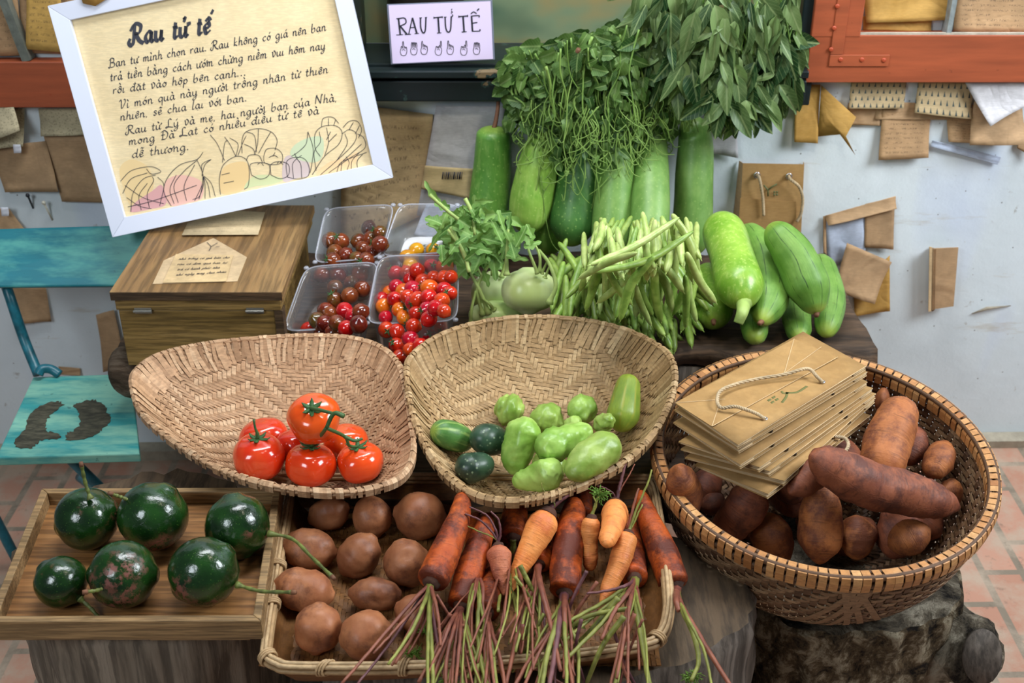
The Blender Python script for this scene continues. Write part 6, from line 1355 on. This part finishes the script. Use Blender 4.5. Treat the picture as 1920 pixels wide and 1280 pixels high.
gourd('darkest speckled gourd with a rounded bottom end, in the middle',[(1092,270),(1082,355),(1068,462)],[(0,30),(.4,41),(.8,45),(1,34)],'gC',4,e=(.1,.16))
gourd('yellowish green gourd between the darkest one and the dull one',[(1160,250),(1152,345),(1146,484)],[(0,28),(.4,36),(1,38)],'gD',5)
gourd('dull green gourd second from the right of the upright row',[(1222,250),(1220,345),(1214,486)],[(0,28),(.4,34),(1,38)],'gD',6)
gourd('rightmost upright gourd with a narrow neck, tallest visible',[(1290,226),(1303,262),(1300,360),(1296,480)],[(0,18),(.2,29),(.55,36),(1,38)],'gD',7,e=(.1,.12))
GR='gourds piled on the bench at right'
for X0 in (1330,): pass
gourd('bottle gourd lying underneath, its round end with a brown scar facing the viewer',[(1325,500),(1333,560),(1338,602)],[(0,34),(.5,42),(1,44)],'bottle',8,'bottle_gourd',(.1,.3),GR,stem=(1,[(1338,607)],.004,.012))
gourd('small luffa end sticking out low between the bottle gourd and the luffas',[(1412,540),(1414,600),(1416,635)],[(0,26),(.5,27),(1,22)],'luffa',9,'luffa',(.1,.2),GR,cat='luffa',sect=lambda a,s:1+.02*np.cos(10*a))
gourd('luffa end low at the right of the pile, behind the longest luffa',[(1490,560),(1494,600),(1500,634)],[(0,26),(.5,26),(1,20)],'luffa',10,'luffa',(.1,.2),GR,cat='luffa',sect=lambda a,s:1+.02*np.cos(10*a))
gourd('rightmost luffa, upright behind the longest one',[(1535,480),(1556,560),(1548,628)],[(0,26),(.5,30),(1,22)],'luffa',11,'luffa',(.1,.16),GR,cat='luffa',sect=lambda a,s:1+.02*np.cos(10*a))
gourd('middle luffa curving between the bottle gourd and the longest luffa',[(1396,425),(1432,490),(1440,560),(1428,604)],[(0,26),(.3,37),(.7,39),(1,12)],'luffa',12,'luffa',(.14,.08),GR,cat='luffa',sect=lambda a,s:1+.022*np.cos(10*a),bmax=.2,stem=(1,[(1423,607)],.004,.006))
gourd('longest luffa lying over the others at the far right with a dark tip',[(1442,420),(1485,475),(1515,535),(1532,588)],[(0,24),(.3,37),(.7,42),(1,18)],'luffa',13,'luffa',(.14,.1),GR,cat='luffa',sect=lambda a,s:1+.022*np.cos(10*a),bmax=.2,stem=(1,[(1531,592)],.0045,.008))
gourd('bright green bottle gourd on top with a cut stalk pointing down',[(1346,408),(1372,480),(1395,572)],[(0,30),(.2,40),(.5,41),(.85,47),(1,38)],'bottle',14,'bottle_gourd',(.1,.14),GR,bmax=.2,stem=(1,[(1392,585),(1384,606)],.009,.03,'kstem'))
# ================================================================ GREEN BEANS
obN=Obs(); obN.c=obG.c.copy(); obN.r=obG.r.copy()
def bean(x,y,ang,L,w,zone,deep,curve,big=0):
    a=math.radians(ang); dx,dy=math.cos(a)*L/2,math.sin(a)*L/2; nx,ny=-math.sin(a)*curve,math.cos(a)*curve
    pts=[(x-dx,y-dy),(x+nx,y+ny),(x+dx,y+dy)]
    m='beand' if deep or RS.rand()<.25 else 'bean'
    P,R=settle(obN,pts,[(0,w*.85),(.5,w),(1,w*.9)],bmax=.07,n=6,slack=.72,dmax=2.6)
    k=depth(P[2])/F; pr=[(0,w*.45*k),(.12,w*.8*k),(.5,w*k),(.88,w*.85*k),(1,w*.3*k)]
    v,f,uv=solid_rev(P,pr,9,18,.06,.05,lambda q,s:1+.06*math.sin(30*s)*np.cos(q),.0004,90,int(x*3+y)); mb=MB(); mb.add(v,f,uv)
    if P[0][2]>P[-1][2]: tip=P[-1]-P[-2]; e=P[-1]
    else: tip=P[0]-P[1]; e=P[0]
    tip/=np.linalg.norm(tip); tube(mb,[e-tip*.002,e+tip*.005],[.0016,.0006],6)
    obN.add(P,R*.9)
    return tag(mb.build('green_bean',K[m]),zone[0],'green bean',zone[1])
ZL=('green bean in the smaller deeper heap between the kohlrabi and the main bean pile','green beans, left heap')
ZT2=('green bean in the upper half of the main heap, below the upright gourds','green beans, upper main heap')
ZM=('green bean in the middle of the main heap, pointing down to the right scoop basket','green beans, middle of main heap')
ZB2=('green bean in the shaded lower edge of the main heap, hanging over the bench','green beans, lower edge')
rr=random.Random(5)
for i in range(46):
    x=rr.uniform(1042,1150); y=rr.uniform(490,590); bean(x,y,rr.gauss(100,22),rr.uniform(75,130),rr.uniform(6.5,8.5),ZL,True,rr.uniform(-7,7))
for i in range(45):
    u=rr.random(); x=1130+u*175; y=rr.uniform(590,650)-(1-u)*35; bean(x,y,rr.gauss(72,16),rr.uniform(50,85),rr.uniform(6.5,8.5),ZB2,True,rr.uniform(-6,6))
for i in range(70):
    u=rr.random(); x=1110+u*190; y=rr.uniform(455,535+40*u); bean(x,y,rr.gauss(103-28*u,20),rr.uniform(80,125),rr.uniform(7,9.2),ZM,rr.random()<.3,rr.uniform(-9,9))
for i in range(34):
    u=rr.random(); x=1090+u*215; y=rr.uniform(440,490); bean(x,y,rr.gauss(100-15*u,16),rr.uniform(55,95),rr.uniform(6.5,8.5),ZT2,False,rr.uniform(-6,6))
for x,y,a,L,w,c,l in ((1190,452,-28,190,7.5,8,'long green bean lying across the top of the heap, upper of the two crossing ones'),(1205,472,-22,205,7.5,18,'long green bean lying across the heap just below the topmost crossing one'),(1285,455,65,120,8.5,-8,'green bean sticking up at the top right of the heap, pointing at the gourd'),(1140,498,-24,120,7,-6,'green bean crossing at the left shoulder of the main heap'),(1315,520,60,110,8.5,6,'green bean at the right flank of the heap against the bottle gourd'),(1195,540,118,135,9.5,14,'thick pale curved green bean in front of the main heap')):
    bean(x,y,a,L,w,(l,'green beans crossing on top'),False,c)
# ================================================================ LEAVES
def leafV(mb,p,dirv,nrm,L,W,droop=.3,fold=.25,shape='oval',col=.5,nx=4,ny=8,rng=random):
    d=np.asarray(dirv,float); d/=np.linalg.norm(d); n=np.asarray(nrm,float); n=n-d*(n@d); n/=max(np.linalg.norm(n),1e-6); s=np.cross(d,n)
    V=[];UV=[];C=[]; ph=rng.uniform(0,6)
    for j in range(ny+1):
        v=j/ny
        if shape=='oval': w=math.sin(PI*min(1,v**.8))**.75*(1-.25*v) if 0<v<1 else .02
        elif shape=='heart': w=(1.25*(1-v)**.55*min(1,.45+v*3.) if v<1 else 0)*(.62+.38*abs(math.cos(v*PI*1.6)))+.01
        else: w=(math.sin(PI*min(1,v**.7))**.6)*(.75+.25*math.cos(v*14)) if 0<v<1 else .03
        for i in range(nx+1):
            u=i/nx*2-1; x=u*w*W/2; z=fold*abs(x)+.05*W*math.sin(7*v+ph)*u+.06*L*math.sin(4*v+ph)*(abs(u)-.3)
            q=p+d*(v*L)+s*x+n*(z-droop*L*v*v); V.append(q); UV.append(((u*w+1)/2,v)); C.append(col)
    mb.add(V,[(j*(nx+1)+i,j*(nx+1)+i+1,(j+1)*(nx+1)+i+1,(j+1)*(nx+1)+i) for j in range(ny) for i in range(nx)],UV,C)
# ---- kohlrabi
obK=Obs(); obK.c=obG.c.copy(); obK.r=obG.r.copy()
def kohl(lab,c,rx_,ry_,stk,seed,lf):
    t_=obK.cast(c[0],c[1],min(rx_,ry_),.97); k=t_/F; C=at_d(c[0],c[1],t_); obK.add([C],rx_*k*.95)
    P=[C+UP*ry_*k*.95,C,C-UP*ry_*k*.95]; pr=[(i/12,rx_*k*max(1-abs(2*i/12-1)**2.4,0)**.5) for i in range(13)]
    v,f,uv=solid_rev(P,pr,32,26,0,0,lambda a,s:1+.03*np.cos(3*a+seed),.002,14,seed); base=C.copy(); base[2]=v[:,2].min()
    t=thing('kohlrabi',lab,'kohlrabi',base,'kohlrabi beside the tomato punnets'); mb=MB(); mb.add(v,f,uv); mb.build('bulb',K['kohl'],t)
    for pts,r in stk:
        q=[at_d(x,y,t_-rx_*k*(.9 if i==0 else 1.0)+(-.01 if i else 0)) for i,(x,y) in enumerate(pts)]; Cc=catmull(q,18); rad=np.linspace(r,r*.6,18); rad[0]=r*1.8; rad[1]=r*1.3
        mb=MB(); tube(mb,Cc,rad,9,col=np.repeat(np.linspace(1,.4,18),9)); mb.build('leaf_stalk',K['kstem'],t)
    mb=MB(); r=random.Random(seed)
    for (x,y,a,L,W) in lf:
        dd=t_-rx_*k*1.0-.03+r.uniform(-.02,.03); a=math.radians(a); d=RT*math.cos(a)-UP*math.sin(a)-FW*r.uniform(-.2,.3)
        leafV(mb,at_d(x,y,dd),d,-FW+UP*r.uniform(-.3,.5)+RT*r.uniform(-.6,.6),L*k,W*k,r.uniform(-.1,.3),r.uniform(.1,.6),'lobe',r.uniform(.2,1),6,12,r)
    if lf: mb.build('foliage',K['kleaf'],t)
    return t
r=random.Random(3)
def lfset(n,x0,x1,y0,y1,am,asd,l0,l1): return [(r.uniform(x0,x1),r.uniform(y0,y1),r.gauss(am,asd),r.uniform(l0,l1),r.uniform(.45,.75)*r.uniform(l0,l1)) for _ in range(n)]
kohl('kohlrabi behind, half hidden under leaves with a yellowing leaf edge',(926,550),42,44,[([(925,515),(915,480),(900,450)],.0035),([(905,525),(880,470),(850,420)],.003),([(940,520),(950,480),(955,430)],.0035)],1,lfset(22,835,945,395,470,100,60,30,62))
kohl('pale kohlrabi bulb lowest, just behind the rim of the chayote basket',(930,592),52,30,[([(916,588),(900,545),(883,510),(888,475)],.0045),([(905,590),(895,540),(920,490)],.004),([(882,610),(884,580),(892,545)],.004),([(925,580),(918,570),(905,560)],.004)],2,lfset(14,845,925,440,520,100,60,26,52))
kohl('large round pale green kohlrabi with long curved stalks, on top',(990,545),52,46,[([(1008,512),(995,480),(985,450)],.0035),([(1012,510),(1012,480),(1000,455),(985,440)],.0032),([(1030,568),(1042,535),(1030,495),(1010,468)],.0048),([(950,515),(950,475),(953,430)],.0042),([(1022,520),(1030,500)],.003),([(1016,512),(1026,490)],.003)],3,lfset(12,935,1010,445,488,-70,50,26,46))
# long leaf stalk and wilted leaves reaching up-left from the kohlrabi
dK=2.28
t=thing('kohlrabi_greens','limp kohlrabi leaves with long stalks, draped between the punnets and the first gourd','leaves',at_d(880,440,dK+.05))
mb=MB()
for pts in ([(806,365),(845,400),(885,428)],[(845,425),(860,455),(872,485)],[(872,372),(885,400),(890,440)],[(880,510),(868,470),(840,430)],[(940,420),(935,400)]): 
    C=catmull([at_d(x,y,dK-.03) for x,y in pts],14); mb=MB(); tube(mb,C,np.linspace(.004,.003,14),8,col=.7); mb.build('leaf_stalk',K['kstem'],t)
mb=MB()
for (x,y,a,L,W) in lfset(46,815,935,372,470,80,75,24,56)+lfset(16,860,960,385,415,60,50,24,44)+[(925,428,130,62,46),(905,470,110,50,40)]:
    a=math.radians(a); d=RT*math.cos(a)-UP*math.sin(a)-FW*r.uniform(-.2,.3); k=dK/F
    leafV(mb,at_d(x,y,dK+r.uniform(-.05,.06)),d,-FW+UP*r.uniform(-.4,.6)+RT*r.uniform(-.7,.7),L*k,W*k,r.uniform(-.1,.35),r.uniform(.1,.7),'lobe',r.uniform(.1,1),6,12,r)
mb.build('foliage',K['kleaf'],t)
# ---- squash-vine shoots bunch hanging from the sill
t=thing('vine_shoots_bunch','tangled bunch of wilted vine shoots with tendrils, hanging from the sill over the gourds','greens',at_y(1110,330,-.12))
r=random.Random(9)
def by(px,py,y): return at_y(px,py,y)
top=lambda x: 105-(x-945)*.28 if x<1150 else 48-(x-1150)*.2      # upper outline
bot=lambda x: 250+60*math.sin((x-940)/330*PI)+20*math.sin(x*.05)
stems=MB(); lv=MB(); 
def yy(px,py): return -.10-.09*math.sin(min(1,max(0,(px-935)/340))*PI)
for i in range(150):
    x=r.uniform(955,1262); y0=top(x)+r.uniform(0,90); y1=bot(x)+r.uniform(-70,25); Y=yy(x,0)+r.uniform(-.03,.07)
    n=6; pts=[]; xx=x; ph=r.uniform(0,6); am=r.uniform(4,20)
    for k in range(n):
        f=k/(n-1); xx=x+am*math.sin(ph+f*r.uniform(3,6))+f*r.uniform(-8,8); pts.append(by(xx,y0+(y1-y0)*f,Y+(.05 if i%5>1 else -.012)*(1-f)+.02*math.sin(3*f+ph)))
    C=catmull(pts,26); rad=r.choice([.0016,.0018,.0022,.0032]); tube(stems,C,np.linspace(rad,rad*.5,26),6,col=r.uniform(.3,1))
    if r.random()<.75:   # curling tendril at the end
        c0=C[-1]; q=[]; R0=r.uniform(.004,.013); turn=r.uniform(.6,2.2); sg=r.choice([-1,1])
        for k in range(22):
            a=k/21*turn*2*PI; rr_=R0*(1-k/30); q.append(c0+np.array([sg*(math.cos(a)*rr_-R0),-.001*k*.5,-math.sin(a)*rr_-.0004*k]))
        tube(stems,q,np.linspace(.0009,.0005,22),5,col=r.uniform(.3,1))
for i in range(120):      # loose tendrils below
    x=r.uniform(985,1250); y=r.uniform(170,300); Y=yy(x,0)-.02; s0=r.uniform(-26,26); s1=r.uniform(-40,40); l=r.uniform(40,110); pts=[by(x,y,Y),by(x+s0,y+l*.45,Y-.008),by(x+s0*.6+s1*.5,y+l*.85,Y-.012),by(x+s1,y+l*r.uniform(.6,1.1),Y-.01)]; C=catmull(pts,24); tube(stems,C,np.linspace(.0014,.0007,24),5,col=r.uniform(.5,1))
for pts in ([(1015,330),(1022,400),(1035,455),(1062,482)],[(1120,300),(1112,380),(1100,420),(1118,436)],[(1010,240),(1008,300),(1018,355),(1030,345)],[(1210,300),(1230,340),(1245,380)]):
    C=catmull([by(x,y,-.20) for x,y in pts],40); tube(stems,C,.0010,6,col=.6)
stems.build('shoot',K['vstem'],t)
for i in range(900):
    x=r.uniform(945,1268); f=r.random()**1.35; y=top(x)+f*(bot(x)-top(x)-8); Y=yy(x,y)-r.uniform(-.05,.03)+.05*(f<.1)
    a=r.gauss(90,55); a=math.radians(a); L=r.uniform(.017,.040)*(1.15-.4*f); d=np.array([math.cos(a),-r.uniform(-.1,.5),-math.sin(a)])
    leafV(lv,by(x,y,Y),d,np.array([r.uniform(-.8,.8),-1,r.uniform(-.2,.9)]),L,L*r.uniform(.6,1.0),r.uniform(0,.45),r.uniform(.1,.8),'heart',r.random()*(.9-.3*(r.random()<.3)),4,8,r)
lv.build('foliage',K['vleaf'],t)
p=by(1085,92,-.21); mb=MB(); tube(mb,[by(1072,118,-.19),by(1085,92,-.215)],[.004,.0045],10); mb.build('woody_stub',K['brown'],t)
# stub of stalks over the rightmost gourd
mb=MB()
for i in range(26):
    x=1285+r.uniform(-8,16); C=catmull([by(x+r.uniform(-6,6),180+r.uniform(-20,10),-.11),by(x,210,-.12),by(x+r.uniform(-14,14),238+r.uniform(-10,16),-.13)],10); tube(mb,C,[.0022]*5+[.0012]*5,6,col=r.uniform(.3,1))
mb.build('stalk_bundle',K['vstem'],t)
# ---- oval leaf bunch
t=thing('leafy_greens_bunch','thick bunch of dark oval leaved greens hanging at the top, left of the orange casement','greens',at_y(1390,245,-.12))
lv=MB(); r=random.Random(17)
def lowb(x): 
    return np.interp(x,[1160,1230,1262,1300,1345,1400,1450,1490,1520],[30,120,165,150,215,210,205,170,60])
def hiY(x,y): return -.12-.10*math.sin(min(1,max(0,(x-1150)/370))*PI)
N_=560
for i in range(N_):
    f=i/N_                      # from the back layer to the front layer
    x=r.uniform(1190,1490); lo=lowb(x); y=r.uniform(-60,1)*1.0+(lo+40)*r.random()**.8; y=min(y,lo-22)
    Y=hiY(x,y)+.075*(1-f)+r.uniform(-.01,.01); L=r.uniform(.045,.092); a=math.radians(r.gauss(92,26)); d=np.array([math.cos(a),-r.uniform(-.05,.35),-math.sin(a)])
    leafV(lv,by(x,y,Y),d,np.array([r.uniform(-.7,.7),-1,r.uniform(-.1,.5)]),L,L*r.uniform(.3,.52),r.uniform(-.05,.35),r.uniform(.1,.9),'oval',r.choice([0.,.15,.35,.6,.8,1.]),4,9,r)
lv.build('foliage',K['oleaf'],t)
mb=MB()
for i in range(60):
    x=r.uniform(1210,1500); y=r.uniform(-60,60); Y=hiY(x,y)+.04; C=catmull([by(x,y,Y),by(x+r.uniform(-20,20),y+45,Y-.01),by(x+r.uniform(-25,25),y+100,Y)],10); tube(mb,C,.0018,6,col=r.uniform(0,.6))
mb.build('stem',K['vstem'],t)
# ================================================================ LIGHT
w=bpy.data.worlds.new('room_light'); SC.world=w; w.use_nodes=True; w.node_tree.nodes['Background'].inputs[0].default_value=(.80,.88,1.0,1); w.node_tree.nodes['Background'].inputs[1].default_value=.10
def area(name,loc,target,sx,sy,power,col):
    l=bpy.data.lights.new(name,'AREA'); l.shape='RECTANGLE'; l.size=sx; l.size_y=sy; l.energy=power; l.color=col; o=bpy.data.objects.new(name,l); COL.objects.link(o); o.location=loc
    o.rotation_euler=(Vector(target)-Vector(loc)).to_track_quat('-Z','Y').to_euler(); return o
area('daylight_window',(2.1,-1.15,2.2),(.1,-.1,.7),1.0,.9,64,(.88,.94,1.0))
area('roof_light',(.1,-.42,2.7),(0,-.25,.5),1.9,.4,44,(.93,.96,1.0))
area('doorway_daylight',(-1.6,-3.0,2.4),(-.4,-.1,.8),.9,.9,32,(.85,.93,1.0))
l=bpy.data.lights.new('shelf_lamp','SPOT'); l.energy=52; l.color=(1,.93,.80); l.spot_size=math.radians(52); l.spot_blend=1.; l.shadow_soft_size=.12
o=bpy.data.objects.new('shelf_lamp',l); COL.objects.link(o); o.location=(.45,-1.7,2.7); o.rotation_euler=(Vector((.05,-.05,.72))-Vector(o.location)).to_track_quat('-Z','Y').to_euler()
l=bpy.data.lights.new('ceiling_lamp','SPOT'); l.energy=7; l.color=(1,.86,.68); l.spot_size=math.radians(110); l.spot_blend=.7; l.shadow_soft_size=.09
o=bpy.data.objects.new('ceiling_lamp',l); COL.objects.link(o); o.location=(.55,-1.15,2.55); o.rotation_euler=(Vector((.05,-.6,.6))-Vector(o.location)).to_track_quat('-Z','Y').to_euler()
